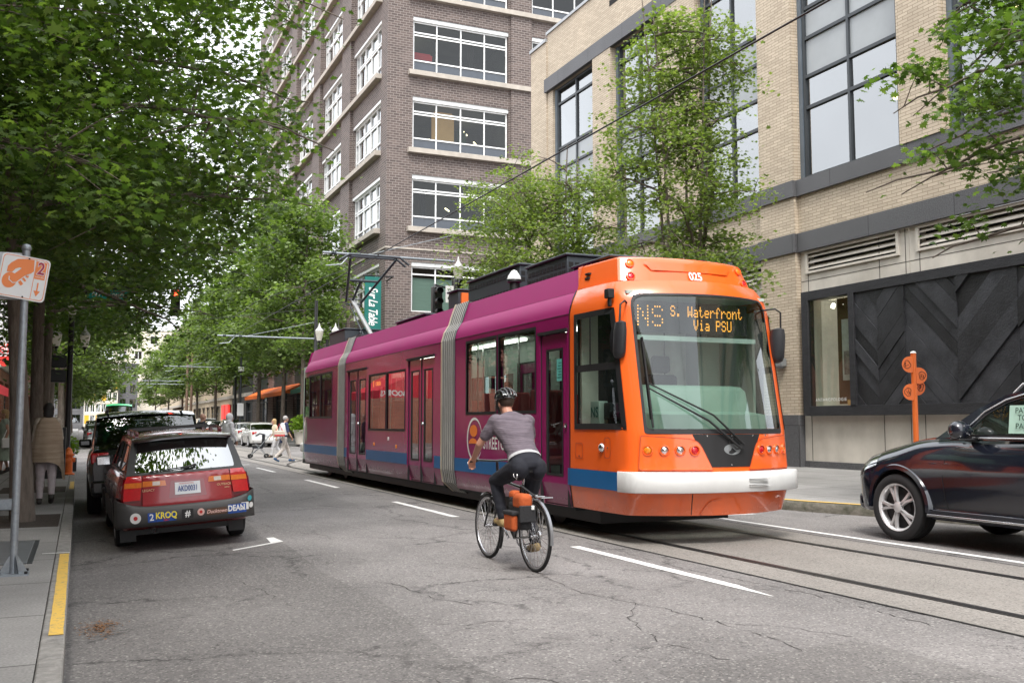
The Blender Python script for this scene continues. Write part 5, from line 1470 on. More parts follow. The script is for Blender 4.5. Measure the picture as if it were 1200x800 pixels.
m = MB(); m.box(TC - .6, TC + .6, 24.6, 26.1, 3.68, 3.76); m.build('pantograph_base', M_ROOFEQ, ram)
def bars(name, L, mat, r=.025, n=8):
 m = MB()
 for a, b in L: m.tube([a, b], r, n)
 return m.build(name, mat, ram, smooth=60)
kx = TC - .12
bars('pantograph_arm', [((TC - .12, 25.3, 3.80), (kx, 27.3, 4.95))], pmat('panto_grey', (0.42, .42, .42), .4, metal=.6), .065)
bars('pantograph_rod', [((TC - .28, 25.5, 3.80), (kx - .1, 27.25, 4.85)), ((kx - .2, 27.3, 5.0), (kx + .25, 27.3, 5.0)), ((kx - .2, 27.3, 4.86), (kx + .25, 27.3, 4.86))], M_ROOFEQ, .02)
bars('pantograph_fork', [((kx - .2, 27.3, 4.93), (TC - .72, 25.3, 5.86)), ((kx + .25, 27.3, 4.93), (TC + .55, 25.3, 5.88)), ((kx - .02, 27.3, 4.93), (kx - .02, 26.3, 5.45)), ((kx - .35, 26.3, 5.40), (kx + .42, 26.3, 5.40))], M_ROOFEQ, .035)
bars('collector_head', [((TC - .78, 25.2, 5.93), (TC + .62, 25.2, 5.93)), ((TC - .78, 25.5, 5.93), (TC + .62, 25.5, 5.93)), ((TC - .78, 25.2, 5.93), (TC - .98, 25.2, 5.80)), ((TC + .62, 25.2, 5.93), (TC + .88, 25.2, 5.74)), ((TC - .78, 25.5, 5.93), (TC - .98, 25.5, 5.80)), ((TC + .62, 25.5, 5.93), (TC + .88, 25.5, 5.74)), ((TC - .72, 25.2, 5.93), (TC - .72, 25.5, 5.93)), ((TC + .56, 25.2, 5.93), (TC + .56, 25.5, 5.93))], M_ROOFEQ, .03)
# ================================================================ CARS
def carpaint(name, col, rough=.22, coat=1.0, metal=.0):
 return pmat(name, col, rough, metal=metal, var=.04, scale=1, coat=coat)
M_TYRE = pmat('tyre_rubber', (0.016, .016, .017), .85, var=.2, scale=8, bump=.2)
M_CARGL = glassmat('car_glass', (0.30, .36, .34), refl=.10)
M_CARGLD = glassmat('car_glass_dark', (0.10, .12, .12), refl=.10)
M_TRIM = pmat('car_trim_black', (0.014, .014, .015), .45)
M_CLAD = pmat('grey_cladding_plastic', (0.055, .053, .052), .55, var=.08)
M_ALLOY = pmat('alloy', (0.66, .66, .67), .3, metal=.35, var=.04, coat=.5)
M_SEAT = pmat('car_interior', (0.05, .048, .046), .85)
M_TAIL = pmat('tail_red', (0.42, .006, .01), .18, coat=.8, var=.15, scale=30)
M_AMBERL = pmat('tail_amber', (0.55, .13, .01), .18, coat=.8, var=.15, scale=30)
M_CLEARL = pmat('tail_clear', (0.55, .5, .45), .15, coat=.8, var=.2, scale=30)
M_HEADL = pmat('headlight_clear', (0.5, .52, .54), .1, metal=.6, var=.3, scale=30, coat=1)
M_PLATE = pmat('number_plate', (0.62, .64, .66), .5)
M_PLATEINK = pmat('plate_ink', (0.03, .06, .22), .5)
def wheel(parent, x, y, r, w, side, spokes=5, double=False, mat=None, rimr=.66):
 """side=+1: outer face towards +x"""
 M4 = Matrix.Translation((x, y, r)) @ Matrix.Rotation(side * PI / 2, 4, 'Y')
 n = 40
 m = MB()
 pr = [(r * rimr, -w), (r * .86, -w), (r * .97, -w * .9), (r, -w * .78), (r, -w * .55), (r * .985, -w * .54), (r * .985, -w * .50), (r, -w * .49), (r, -w * .3), (r * .985, -w * .29), (r * .985, -w * .25), (r, -w * .24), (r, -w * .1), (r * .975, -.008), (r * .90, .008), (r * .80, .012), (r * (rimr + .03), 0), (r * rimr, -.02)]
 m.lathe(pr, n, M4)
 t = m.build('wheel', M_TYRE, parent, smooth=35, local=True)
 m = MB(); rr = r * rimr
 m.lathe([(rr + .002, -w * .95), (rr - .015, -w * .9), (rr - .03, -.08), (rr - .025, -.03), (rr - .008, -.004), (rr + .006, .002), (rr + .006, -.02)], n, M4)
 for k in range(spokes):
  a0 = 2 * PI * k / spokes + .3
  for da in ((-.17, .17) if double else (0,)):
   a = a0 + da
   wi, wo = (.042, .052) if double else (.07, .085)
   r0, r1 = .035, rr - .006
   aa = a0 + da * .25
   pts = []
   for (q, ang, hw, dz) in ((r0, aa, wi, -.012), (r1 * .55, (a + aa) / 2, wi * .9, -.012), (r1, a, wo * .8, -.022)):
    c = Vector((math.cos(ang), math.sin(ang), 0)); tn = Vector((-math.sin(ang), math.cos(ang), 0))
    pts.append([M4 @ (c * q - tn * hw / 2 + Vector((0, 0, dz - .035))), M4 @ (c * q - tn * hw * .38 + Vector((0, 0, dz))), M4 @ (c * q + tn * hw * .38 + Vector((0, 0, dz))), M4 @ (c * q + tn * hw / 2 + Vector((0, 0, dz - .035)))])
   m.loft(pts, closed=True)
 m.lathe([(.07, -.05), (.065, -.012), (.045, -.004), (0, -.002)], 20, M4)
 m.build('rim', M_ALLOY if mat is None else mat, t, smooth=40, local=True)
 m = MB(); m.lathe([(rr - .028, -.09), (0.02, -.095)], 24, M4); m.lathe([(rr * .55, -.07), (rr * .3, -.065), (0.03, -.06)], 24, M4)
 m.build('brake_disc', pmat('brake_dark', (0.03, .03, .032), .6, metal=.3), t, smooth=40, local=True)
 return t
def hull(parent, st, L, wheels, wr, mat, archw=.26, name='body', nround=9, arch=1.14, flare=0.0):
 """st: dict of tables over y: zlo, zhi (belt or bonnet height), w (half width), ws (half width at top edge), crown"""
 m = MB(); rings = []
 ys = [-L / 2 + L * k / 56 for k in range(57)]
 for y in ys:
  zl = crv(st['zlo'], y); zh = crv(st['zhi'], y); w = crv(st['w'], y); wt = crv(st['wt'], y); cr = crv(st['crown'], y)
  h = zh - zl
  half = [(w * .55, zl), (w * .90, zl + .0), (w * .955, zl + .05 * h + .01), (w * .975, zl + .22 * h), (w * .99, zl + .42 * h), (w * 1.0, zl + .58 * h), (w * .998, zl + .70 * h), (w * .985, zl + .80 * h), (wt + (w - wt) * .62, zl + .90 * h), (wt + (w - wt) * .25, zl + .965 * h), (wt * .965, zh - .001), (wt * .80, zh + cr * .45), (wt * .5, zh + cr * .82), (wt * .2, zh + cr)]
  rings.append([(-a, y, b) for a, b in half] + [(a, y, b) for a, b in half[::-1]])
 m.loft(rings, closed=True, cap=True)
 o = m.build(name, [mat, M_TRIM], parent, local=True, weld=True)
 for (yw, ) in [(y,) for y in wheels]:
  for s in (-1, 1):
   wmax = crv(st['w'], yw)
   c = MB(); c.lathe([(wr * arch, -archw), (wr * arch, .2)], 40, Matrix.Translation((s * (wmax - .0), yw, wr)) @ Matrix.Rotation(s * PI / 2, 4, 'Y'), cap=True)
   co = c.build('cut', M_TRIM, None, weld=True)
   par = o.parent; o.parent = None
   boolean(o, co); o.parent = par
 o.data.polygons.foreach_set('use_smooth', [True] * len(o.data.polygons)); o.data.set_sharp_from_angle(angle=R(28))
 o.name = name
 if flare:
  for yw in wheels:
   for s in (-1, 1):
    m = MB(); rr = []
    for k in range(25):
     a = PI * (k / 24) * 1.04 - .06
     yy, zz = math.cos(a), math.sin(a)
     w0 = crv(st['w'], yw + yy * wr * 1.2)
     rr.append([(s * (w0 - .05), yw + yy * wr * arch, wr + zz * wr * arch), (s * (w0 + flare), yw + yy * wr * (arch + .01), wr + zz * wr * (arch + .01)), (s * (w0 + flare * .9), yw + yy * wr * (arch + .13), wr + zz * wr * (arch + .13)), (s * (w0 - .03), yw + yy * wr * (arch + .19), wr + zz * wr * (arch + .19))])
    m.loft(rr, closed=False); m.build('wheel_arch', mat, parent, smooth=50, local=True)
 return o
def greenhouse(parent, outer, wins, xb, tum, zb, mat, glass, thick=.03, trim=None, camber=.045, rr=.05, xtaper=None):
 """outer / wins: polygons in (y,z). x = xb(y) - tum*(z-zb)"""
 def X(y, z):
  b = xb(y) if callable(xb) else xb
  return b - tum * (z - zb) - .06 * max(0, z - zb) ** 2
 for s in (-1, 1):
  vs, fs = plate2d([outer] + [roundpoly(w, rr) for w in wins], 0)
  m = MB(); m.add([(s * X(v.x, v.y), v.x, v.y) for v in vs], fs)
  ow = m.build('side_frame', mat, parent, smooth=30, local=True)
  for w in wins:
   k = roundpoly(w, rr); cy = sum(p[0] for p in k) / len(k); cz = sum(p[1] for p in k) / len(k)
   o2 = [(cy + (a - cy) * 1.0, cz + (b - cz) * 1.0) for a, b in k]
   m = MB(); vs, fs = plate2d([k]); m.add([(s * (X(v.x, v.y) - .012), v.x, v.y) for v in vs], fs)
   p = m.build('side_window', glass, parent, local=True)
   m = MB(); n = len(k); a = [(s * (X(*q) + .002), *q) for q in k]; b = [(s * (X(*q) - .014), *q) for q in k]
   inn = [(s * (X(*q) + .003), *q) for q in [(cy + (u - cy) * .965, cz + (v - cz) * .94) for u, v in k]]
   for i in range(n): m.quad(a[i], a[(i + 1) % n], inn[(i + 1) % n], inn[i]); m.quad(a[i], a[(i + 1) % n], b[(i + 1) % n], b[i])
   m.build('window_seal', trim or M_TRIM, p, local=True)
 return X
def sheet(parent, name, mat, edge, X, camber, n=10, inset=0.0, off=0.0, dy=0.0):
 """surface across the car along the profile edge [(y,z)...]; bulges by camber"""
 m = MB(); rows = []
 for (y, z) in edge:
  x0 = X(y, z) - inset
  rows.append([(x0 * (2 * k / n - 1), y + dy * (1 - (2 * k / n - 1) ** 2), z + off + camber * (1 - (2 * k / n - 1) ** 2)) for k in range(n + 1)])
 m.loft(rows, closed=False)
 return m.build(name, mat, parent, smooth=50, local=True)
def generic_car(loc, rz, paint, kind='sedan', label='', group=None, name='parked_car', plate=True, scale=1.0, glass=None, taillow=.0, simple=True):
 t = empty(name, loc, rz, label=label, cat='car', group=group)
 glass = glass or M_CARGLD
 if kind == 'sedan':
  L, W, H, wr = 4.7, .90, 1.45, .32
  st = dict(zlo=[(-2.35, .32), (-2.1, .22), (2.1, .2), (2.35, .3)], zhi=[(-2.35, .86), (-2.25, .98), (-1.6, 1.02), (-.8, .98), (.9, .94), (1.6, .86), (2.15, .74), (2.35, .62)],
                  w=[(-2.35, .72), (-2.2, .84), (-1.4, .90), (1.3, .90), (2.1, .84), (2.35, .66)], wt=[(-2.35, .62), (-2.2, .72), (-1.4, .78), (1.3, .76), (2.1, .66), (2.35, .5)], crown=[(-2.35, .02), (0, .03), (2.35, .04)])
  outer = [(-1.75, 1.0), (1.05, .96), (.35, 1.33), (.1, 1.40), (-.5, 1.43), (-.95, 1.40), (-1.25, 1.32)]
  wins = [[(.72, 1.0), (.25, 1.31), (-.20, 1.36), (-.20, 1.0)], [(-.28, 1.0), (-.28, 1.36), (-.85, 1.34), (-1.35, 1.05), (-1.3, 1.0)]]
  ws = [(1.05, .96), (.7, 1.16), (.35, 1.33)]; rf = [(.35, 1.33), (.1, 1.40), (-.5, 1.43), (-.95, 1.40), (-1.25, 1.32)]; bg_ = [(-1.25, 1.32), (-1.55, 1.15), (-1.75, 1.0)]
  zb = .96; wy = (-1.35, 1.4); tail_y = -2.33; lz = .83
 elif kind == 'suv':
  L, W, H, wr = 4.7, .94, 1.75, .37
  st = dict(zlo=[(-2.35, .42), (-2.1, .3), (2.1, .28), (2.35, .4)], zhi=[(-2.35, 1.0), (-2.25, 1.08), (-1.6, 1.10), (.9, 1.08), (1.6, 1.02), (2.15, .92), (2.35, .78)],
                  w=[(-2.35, .84), (-2.2, .91), (-1.4, .94), (1.3, .94), (2.1, .88), (2.35, .7)], wt=[(-2.35, .76), (-2.2, .82), (-1.4, .84), (1.3, .82), (2.1, .72), (2.35, .55)], crown=[(-2.35, .0), (0, .02), (2.35, .04)])
  outer = [(-2.25, 1.06), (1.15, 1.06), (.5, 1.52), (.2, 1.64), (-.5, 1.68), (-1.6, 1.66), (-1.98, 1.60)]
  wins = [[(.80, 1.12), (.35, 1.50), (-.15, 1.58), (-.15, 1.12)], [(-.25, 1.12), (-.25, 1.58), (-1.1, 1.58), (-1.1, 1.12)], [(-1.2, 1.12), (-1.2, 1.57), (-1.75, 1.54), (-1.95, 1.14)]]
  ws = [(1.15, 1.06), (.8, 1.32), (.5, 1.52)]; rf = [(.5, 1.52), (.2, 1.64), (-.5, 1.68), (-1.6, 1.66), (-1.98, 1.60)]; bg_ = [(-2.0, 1.58), (-2.13, 1.35), (-2.22, 1.10)]
  zb = 1.06; wy = (-1.4, 1.42); tail_y = -2.33; lz = .95
 else:  # pickup / van
  L, W, H, wr = 5.2, .97, 1.85, .38
  st = dict(zlo=[(-2.6, .5), (2.3, .35), (2.6, .5)], zhi=[(-2.6, 1.15), (.9, 1.15), (1.9, 1.1), (2.5, 1.0), (2.6, .9)],
                  w=[(-2.6, .92), (-2.4, .96), (2.3, .95), (2.6, .8)], wt=[(-2.6, .86), (-2.4, .9), (2.3, .8), (2.6, .7)], crown=[(-2.6, .0), (2.6, .04)])
  outer = [(-2.55, 1.14), (1.5, 1.12), (.9, 1.75), (.6, 1.88), (-.5, 1.93), (-2.3, 1.92), (-2.48, 1.85)]
  wins = [[(1.15, 1.2), (.75, 1.72), (.1, 1.78), (.1, 1.2)]]
  ws = [(1.5, 1.12), (1.2, 1.45), (.9, 1.75)]; rf = [(.9, 1.75), (.6, 1.88), (-.5, 1.93), (-2.3, 1.92), (-2.48, 1.85)]; bg_ = [(-2.48, 1.82), (-2.52, 1.5), (-2.55, 1.2)]
  zb = 1.12; wy = (-1.6, 1.6); tail_y = -2.58; lz = 1.0
 xb = lambda y: interp(st['wt'], y) + .035
 hull(t, st, L, wy, wr, paint)
 X = greenhouse(t, outer, wins, xb, .22 if kind == 'sedan' else .13, zb, paint, glass)
 sheet(t, 'windscreen', glass, ws, X, .03, dy=.1); sheet(t, 'roof', paint, rf, X, .04)
 sheet(t, 'rear_window', glass, bg_, X, .02, inset=.05, dy=-.05)
 m = MB(); m.box(-.6, .6, -1.2, .6, .3, .98); m.box(-.55, -.1, -.1, .05, .9, zb + .32); m.box(.1, .55, -.1, .05, .9, zb + .32); m.box(-.6, .6, -1.15, -1.0, .9, zb + .22); m.build('interior', M_SEAT, t, local=True)
 for y in wy:
  for s in (-1, 1): wheel(t, s * (crv(st['w'], y) - .01), y, wr, .21, s)
 m = MB(); bw = interp(st['w'], -L / 2 + .05); m.box(-bw - .02, bw + .02, tail_y - .05, tail_y + .25, .36, .60); m.build('rear_bumper', paint, t, bevel=.05, local=True)
 bw = interp(st['w'], L / 2 - .05); m = MB(); m.box(-bw - .02, bw + .02, L / 2 - .2, L / 2 + .04, .32, .56); m.build('front_bumper', paint, t, bevel=.05, local=True)
 for s in (-1, 1):
  w0 = interp(st['w'], tail_y + .1)
  m = MB(); m.box(s * (w0 - .02), s * (w0 - .30), tail_y - .02, tail_y + .22, lz - .09, lz + .09); m.build('tail_light', M_TAIL, t, bevel=.03, local=True)
  w0 = interp(st['w'], L / 2 - .2)
  m = MB(); m.box(s * (w0 + .0), s * (w0 - .3), L / 2 - .35, L / 2 - .06, .62, .76); m.build('headlight', M_HEADL, t, bevel=.03, local=True)
  m = MB(); m.box(s * (xb(.8) + .0), s * (xb(.8) + .22), .7, .85, zb + .02, zb + .17); m.build('door_mirror', paint, t, bevel=.04, local=True)
 if plate:
  m = MB(); m.box(-.155, .155, tail_y - .062, tail_y - .04, lz - .18, lz - .02); m.build('number_plate', M_PLATE, t, local=True)
 t.scale = (scale, scale, scale)
 return t
# ---- red wagon parked at the kerb (rear towards the viewer) ------------------------------------
M_WRED = carpaint('wagon_red', (0.25, .004, .010), .2, coat=.6)
wg = empty('parked_wagon', (1.235, 14.66, -.04), label='dark red station wagon with grey bumper full of stickers parked nearest at the left kerb', cat='car', rot=(R(0.6), R(-3.8), R(0.9)))
L = 4.68
st = dict(zlo=[(-2.34, .36), (-2.2, .30), (-1.9, .26), (1.9, .24), (2.34, .34)], zhi=[(-2.34, .93), (-2.30, .955), (-1.6, .965), (.9, .93), (1.6, .86), (2.15, .76), (2.34, .62)],
          w=[(-2.34, .775), (-2.25, .815), (-1.9, .845), (1.3, .85), (2.1, .80), (2.34, .62)], wt=[(-2.34, .70), (-2.2, .725), (-1.4, .745), (1.3, .72), (2.1, .64), (2.34, .5)], crown=[(-2.34, .0), (0, .02), (2.34, .04)])
hull(wg, st, L, (-1.36, 1.30), .315, M_WRED)
outer = [(-2.30, .945), (1.10, .93), (.40, 1.32), (.15, 1.39), (-.5, 1.415), (-1.6, 1.395), (-1.98, 1.36)]
wins = [[(.70, .985), (.25, 1.29), (-.18, 1.34), (-.18, .985)], [(-.26, .985), (-.26, 1.345), (-1.10, 1.34), (-1.10, .985)], [(-1.20, .985), (-1.20, 1.335), (-1.86, 1.31), (-2.10, 1.0)]]
Xw = greenhouse(wg, outer, wins, lambda y: interp(st['wt'], y) + .025, .29, .94, M_WRED, M_CARGL)
sheet(wg, 'windscreen', M_CARGL, [(1.10, .93), (.75, 1.13), (.40, 1.32)], Xw, .03, dy=.1)
sheet(wg, 'roof', M_WRED, [(.40, 1.32), (.15, 1.39), (-.5, 1.415), (-1.6, 1.395), (-1.98, 1.36)], Xw, .035)
# tailgate: surround, glass, red lower door
def rearpt(u, z, off=0.0):
 """u across (-1..1), z height -> point on the sloping rear face"""
 if z > .955:
  w = Xw(interp([(.955, -2.30), (1.36, -1.98)], z), z); y = interp([(.955, -2.30), (1.36, -1.99)], z)
 else:
  w = interp([(.36, .76), (.6, .79), (.955, .745)], z); y = interp([(.36, -2.34), (.60, -2.375), (.93, -2.33), (.955, -2.30)], z)
 return Vector((u * w, y - .075 * (1 - u * u) - off, z))
def rpoly(name, polys, off, mat, parent=wg, cuts=5):
 P, F = finefill(polys, .09); m = MB(); m.add([rearpt(a, b, off) for a, b in P], F)
 return m.build(name, mat, parent, smooth=50, local=True)
rpoly('tailgate_frame', [[(-1, .94), (1, .94), (1, 1.37), (-1, 1.37)], roundpoly([(-.86, .985), (.86, .985), (.885, 1.34), (-.885, 1.34)], .04)], .0, M_TRIM)
rpoly('rear_window', [roundpoly([(-.88, .975), (.88, .975), (.90, 1.35), (-.90, 1.35)], .04)], -.004, glassmat('rear_glass', (.16, .19, .18), refl=.34))
gate = rpoly('tailgate', [[(-.70, .56), (.70, .56), (.72, .955), (-.72, .955)]], .008, M_WRED)
rpoly('plate_recess', [roundpoly([(-.30, .665), (.30, .665), (.27, .87), (-.27, .87)], .02)], .0095, carpaint('recess_red', (0.19, .004, .009), .3), gate)
m = MB(); mm_ = []
for u0, u1, z0, z1 in ((-.72, -.72, .60, .955), (.72, .72, .60, .955)):
 pass
for s in (-1, 1):
 t_ = rpoly('tail_light', [[(s * .74, .665), (s * 1.0, .665), (s * 1.0, .90), (s * .73, .90)]], .012, M_TAIL)
 rpoly('tail_light', [[(s * .735, .90), (s * .995, .90), (s * .97, .955), (s * .74, .955)]], .012, M_TAIL)
 rpoly('indicator', [[(s * .73, .815), (s * 1.0, .815), (s * 1.0, .875), (s * .73, .875)]], .017, M_AMBERL, t_)
 g2 = rpoly('tail_light', [[(s * .34, .82), (s * .715, .82), (s * .715, .885), (s * .36, .885)]], .014, M_AMBERL)
 rpoly('reverse_lamp', [[(s * .44, .83), (s * .56, .83), (s * .56, .878), (s * .44, .878)]], .017, M_CLEARL, g2)
 # light wraps onto the flank
 m = MB()
 for z0, z1, mt in ((.70, .955, M_TAIL),):
  m.quad((s * .800, -2.30, z0), (s * .852, -2.08, z0), (s * .80, -2.08, z1), (s * .765, -2.29, z1))
 m.build('tail_light', M_TAIL, wg, local=True)
# bumper
m = MB(); rr = []
for z, o_ in ((.335, -.02), (.355, .035), (.40, .06), (.49, .07), (.555, .06), (.58, .04), (.585, .0)):
 ring = []
 for u in [-1.0 + k / 10 for k in range(21)]:
  x = u * .83; y = -2.335 - .10 * (1 - u * u) - o_
  ring.append((x, y, z + (.09 * abs(u) ** 6 if z > .48 else 0)))
 ring = [(-.862, -1.80, z + (.0 if z < .48 else .09)), (-.866, -2.1, z + (.0 if z < .48 else .09)), (-.86, -2.28, z + (0 if z < .48 else .09))] + ring[1:-1] + [(.86, -2.28, z + (0 if z < .48 else .09)), (.866, -2.1, z + (0 if z < .48 else .09)), (.862, -1.80, z + (0 if z < .48 else .09))]
 rr.append(ring)
m.loft(rr, closed=False); bump = m.build('rear_bumper', M_CLAD, wg, smooth=45, local=True)
m = MB()
for s in (-1, 1): m.box(s * .835, s * .868, -1.75, -1.0 + .0, .25, .25 + .001) if False else None
for s in (-1, 1):
 for a, b in ((-.98, .92), (1.68, 2.1), (-1.8, -1.72)): m.box(s * .80, s * .866, a, b, .27, .55)
m.build('side_cladding', M_CLAD, wg, bevel=.02, local=True)
m = MB()
for s in (-1, 1): m.box(s * .60, s * .80, -2.02 + .3, -1.98 + .3, .10, .42)
m.build('mud_flap', M_TRIM, wg, local=True)
def bpt(x, z, off=.0):
 u = x / .83
 o_ = interp([(.315, -.02), (.34, .035), (.40, .06), (.52, .075), (.60, .065), (.635, .045)], z)
 return Vector((x, -2.335 - .10 * (1 - u * u) - o_ - off, z))
def sticker(x0, x1, z0, z1, mat, name='sticker', round_=False, off=.004):
 z0 -= .005; z1 -= .012
 if round_:
  cx, cz, r = (x0 + x1) / 2, (z0 + z1) / 2, (x1 - x0) / 2
  pts = [bpt(cx + r * math.cos(a), cz + r * math.sin(a), off) for a in [2 * PI * k / 20 for k in range(20)]]
 else: pts = [bpt(x0, z0, off), bpt((x0 + x1) / 2, z0, off), bpt(x1, z0, off), bpt(x1, z1, off), bpt((x0 + x1) / 2, z1, off), bpt(x0, z1, off)]
 m = MB(); m.add(pts, [tuple(range(len(pts)))]); return m.build(name, mat, bump, local=True)
def stext(s, size, x, z, mat, par, **kw):
 m = MB(); c = bpt(x, z - .008, .012); text(m, s, size, c, (1, .29 * x, 0), (0, .0, 1), **kw); return m.build('sticker_print', mat, par, local=True)
S_W = pmat('sticker_white', (.7, .7, .68), .5); S_K = pmat('sticker_black', (.02, .02, .02), .5); S_B = pmat('sticker_blue', (.02, .08, .35), .5); S_Y = pmat('sticker_yellow', (.8, .65, .05), .5); S_R = pmat('sticker_red', (.5, .03, .03), .5); S_BR = pmat('sticker_brown', (.10, .05, .03), .5); S_T = pmat('sticker_teal', (.05, .4, .45), .5); S_P = pmat('sticker_pink', (.7, .45, .4), .5)
a = sticker(-.71, -.58, .40, .53, S_W, round_=True); sticker(-.67, -.62, .44, .49, S_R, 'sticker_print',True, .006)
a = sticker(-.50, -.405, .40, .52, S_B); stext('2', .11, -.455, .46, S_W, a, bold=.02)
a = sticker(-.40, -.16, .40, .52, S_B); stext('KROQ', .105, -.28, .475, S_Y, a, bold=.03, sx=.85); stext('106.7', .035, -.28, .42, S_R, a, bold=.02)
a = sticker(-.09, .05, .41, .53, S_K); stext('#', .11, -.02, .47, S_W, a, bold=.02)
a = sticker(.10, .19, .43, .52, S_P, round_=True); sticker(.125, .165, .455, .495, S_R, 'sticker_print',True, .006)
a = sticker(.22, .47, .42, .51, S_BR); stext('Ducktown', .062, .345, .465, S_P, a, shear=.3, bold=.01)
a = sticker(.49, .73, .41, .53, S_B); stext('DEAN', .10, .60, .475, S_W, a, bold=.03, sx=.85)
a = sticker(.665, .765, .44, .54, S_W)
for x, z, mt in ((.785, .57, S_T), (.80, .485, S_W)): 
 m = MB(); m.add([(x + .0 + .035 * math.cos(q), -2.40 + .05 * (math.cos(q)) , z + .035 * math.sin(q)) for q in [2 * PI * k / 16 for k in range(16)]], [tuple(range(16))]); m.build('sticker', mt, bump, local=True)
# plate, badges, wiper, spoiler, rails, exhaust, mirror
m = MB(); 
p0 = [rearpt(u, z, .02) for u, z in ((-.205, .70), (.205, .70), (.205, .845), (-.205, .845))]; m.add(p0 + [v + Vector((0, .012, 0)) for v in p0], [(0, 1, 2, 3), (4, 5, 6, 7), (0, 1, 5, 4), (1, 2, 6, 5), (2, 3, 7, 6), (3, 0, 4, 7)]); pl = m.build('number_plate', M_PLATE, gate, local=True)
m = MB(); text(m, 'AKD0031', .098, rearpt(0, .765, .0245), (1, 0, 0), (0, .02, 1), sx=.62, bold=.018); m.build('plate_number', M_PLATEINK, pl, local=True)
m = MB(); text(m, 'WASHINGTON', .026, rearpt(-.02, .828, .0245), (1, 0, 0), (0, .02, 1)); m.box(.10, .135, -2.432, -2.43, .815, .84); m.build('plate_state', S_R, pl, local=True)
M_BADGE = pmat('badge_gold', (0.62, .42, .25), .35, metal=.4)
m = MB(); text(m, 'LEGACY', .040, rearpt(-.62, .775, .018), (1, -.12, 0), (0, .0, 1), bold=.01); text(m, 'OUTBACK', .040, rearpt(.60, .775, .018), (1, .12, 0), (0, 0, 1), bold=.01); text(m, 'AWD', .026, rearpt(.64, .735, .018), (1, .12, 0), (0, 0, 1), bold=.01); m.build('model_badge', M_BADGE, gate, local=True)
m = MB(); m.tube([rearpt(-.10, 1.00, .03), rearpt(.12, 1.035, .035), rearpt(.17, 1.04, .03)], [.012, .014, .02], 8); m.tube([rearpt(-.62, .992, .025), rearpt(.12, 1.03, .03)], .008, 8); m.build('rear_wiper', M_RUBBER, wg, smooth=60, local=True)
m = MB(); rr = []
for u in [-1 + k / 8 for k in range(17)]:
 w = Xw(-1.98, 1.36); c = .05 * (1 - u * u)
 rr.append([(u * w, -1.82, 1.385 + c * .7), (u * w, -2.02, 1.395 + c * .7), (u * w * .99, -2.16 - .05 * (1 - u * u), 1.365 + c * .7), (u * w * .98, -2.13 - .05 * (1 - u * u), 1.34 + c * .7), (u * w * .97, -1.98, 1.335 + c * .6)])
m.loft(rr, closed=False); m.build('roof_spoiler', carpaint('spoiler_dark', (0.035, .006, .008), .3), wg, smooth=40, local=True)
for s in (-1, 1):
 x = s * .54
 m = MB(); m.tube([(x, .1, 1.44), (x, .0, 1.475), (x, -1.6, 1.475), (x, -1.75, 1.43)], .016, 8)
 for y in (.05, -.8, -1.65): m.box(x - .02, x + .02, y - .05, y + .05, 1.40, 1.47)
 m.build('roof_rail', carpaint('rail_maroon', (0.10, .008, .012), .3), wg, local=True, smooth=50)
m = MB()
for y in (-.35, -1.25): m.box(-.56, .56, y - .02, y + .02, 1.475, 1.50)
m.build('roof_crossbar', M_TRIM, wg, local=True)
m = MB(); m.lathe([(.035, 0), (.035, .16), (.028, .16), (.028, .02)], 14, Matrix.Translation((-.42, -2.42, .285)) @ Matrix.Rotation(-PI / 2, 4, 'X')); m.build('exhaust', M_GREY, wg, local=True, smooth=50)
for s in (-1, 1):
 m = MB(); m.box(s * .77, s * .98, .72, .86, .96, 1.10); mr_ = m.build('door_mirror', M_CLAD, wg, bevel=.03, local=True)
 m = MB(); m.quad((s * .79, .715, .975), (s * .965, .715, .975), (s * .965, .715, 1.085), (s * .79, .715, 1.085)); m.build('mirror_glass', M_CHROME, mr_, local=True)
for y in (-1.36, 1.30):
 for s in (-1, 1): wheel(wg, s * .84, y, .315, .20, s)
m = MB(); m.box(-.62, .62, -1.9, -.7, .3, .80); m.box(-.6, .6, -.98, -.85, .8, 1.16); m.box(-.55, -.12, -.05, .08, .8, 1.22); m.box(.12, .55, -.05, .08, .8, 1.22); m.box(-.65, .65, .5, .95, .7, .95)
for x in (-.35, .35): m.box(x - .1, x + .1, -.02, .06, 1.2, 1.30); m.box(x - .1, x + .1, -.96, -.88, 1.15, 1.25)
m.build('interior', M_SEAT, wg, local=True, bevel=.02)
m = MB(); m.box(-.60, .60, -1.7, 1.7, .17, .26); m.build('floor_pan', M_TRIM, wg, local=True)
# rear door seams on the flank
m = MB()
for s in (-1, 1):
 for y in (-.20, -1.02, .98): m.box(s * .835, s * .8535, y - .004, y + .004, .55, .80)
m.build('door_seam', M_TRIM, wg, local=True)
wg.scale = (.925, .94, .975)
# ---- black SUV parked in front of the wagon -----------------------------------------------------
bs_ = generic_car((1.14, 19.55, -.03), R(0), carpaint('suv_black', (.010, .010, .011), .12), 'suv', label='black SUV parked ahead of the dark red wagon with its red tail lights showing', scale=1.0, glass=M_CARGLD)
bs_.rotation_euler = (0, R(-2.6), R(-.6))
m = MB(); m.box(-1.22, -.99, .82, .98, 1.06, 1.26)
for s in (-1, 1):
 m = MB(); m.box(s * .58, s * .62, -1.7, .3, 1.70, 1.74); m.build('roof_rail', M_TRIM, bs_, local=True, bevel=.01)
m = MB(); text(m, '4x4', .07, (-.45, -2.42, 1.02), (1, 0, 0), (0, 0, 1), bold=.01); m.build('badge', M_ALLOY, bs_, local=True)
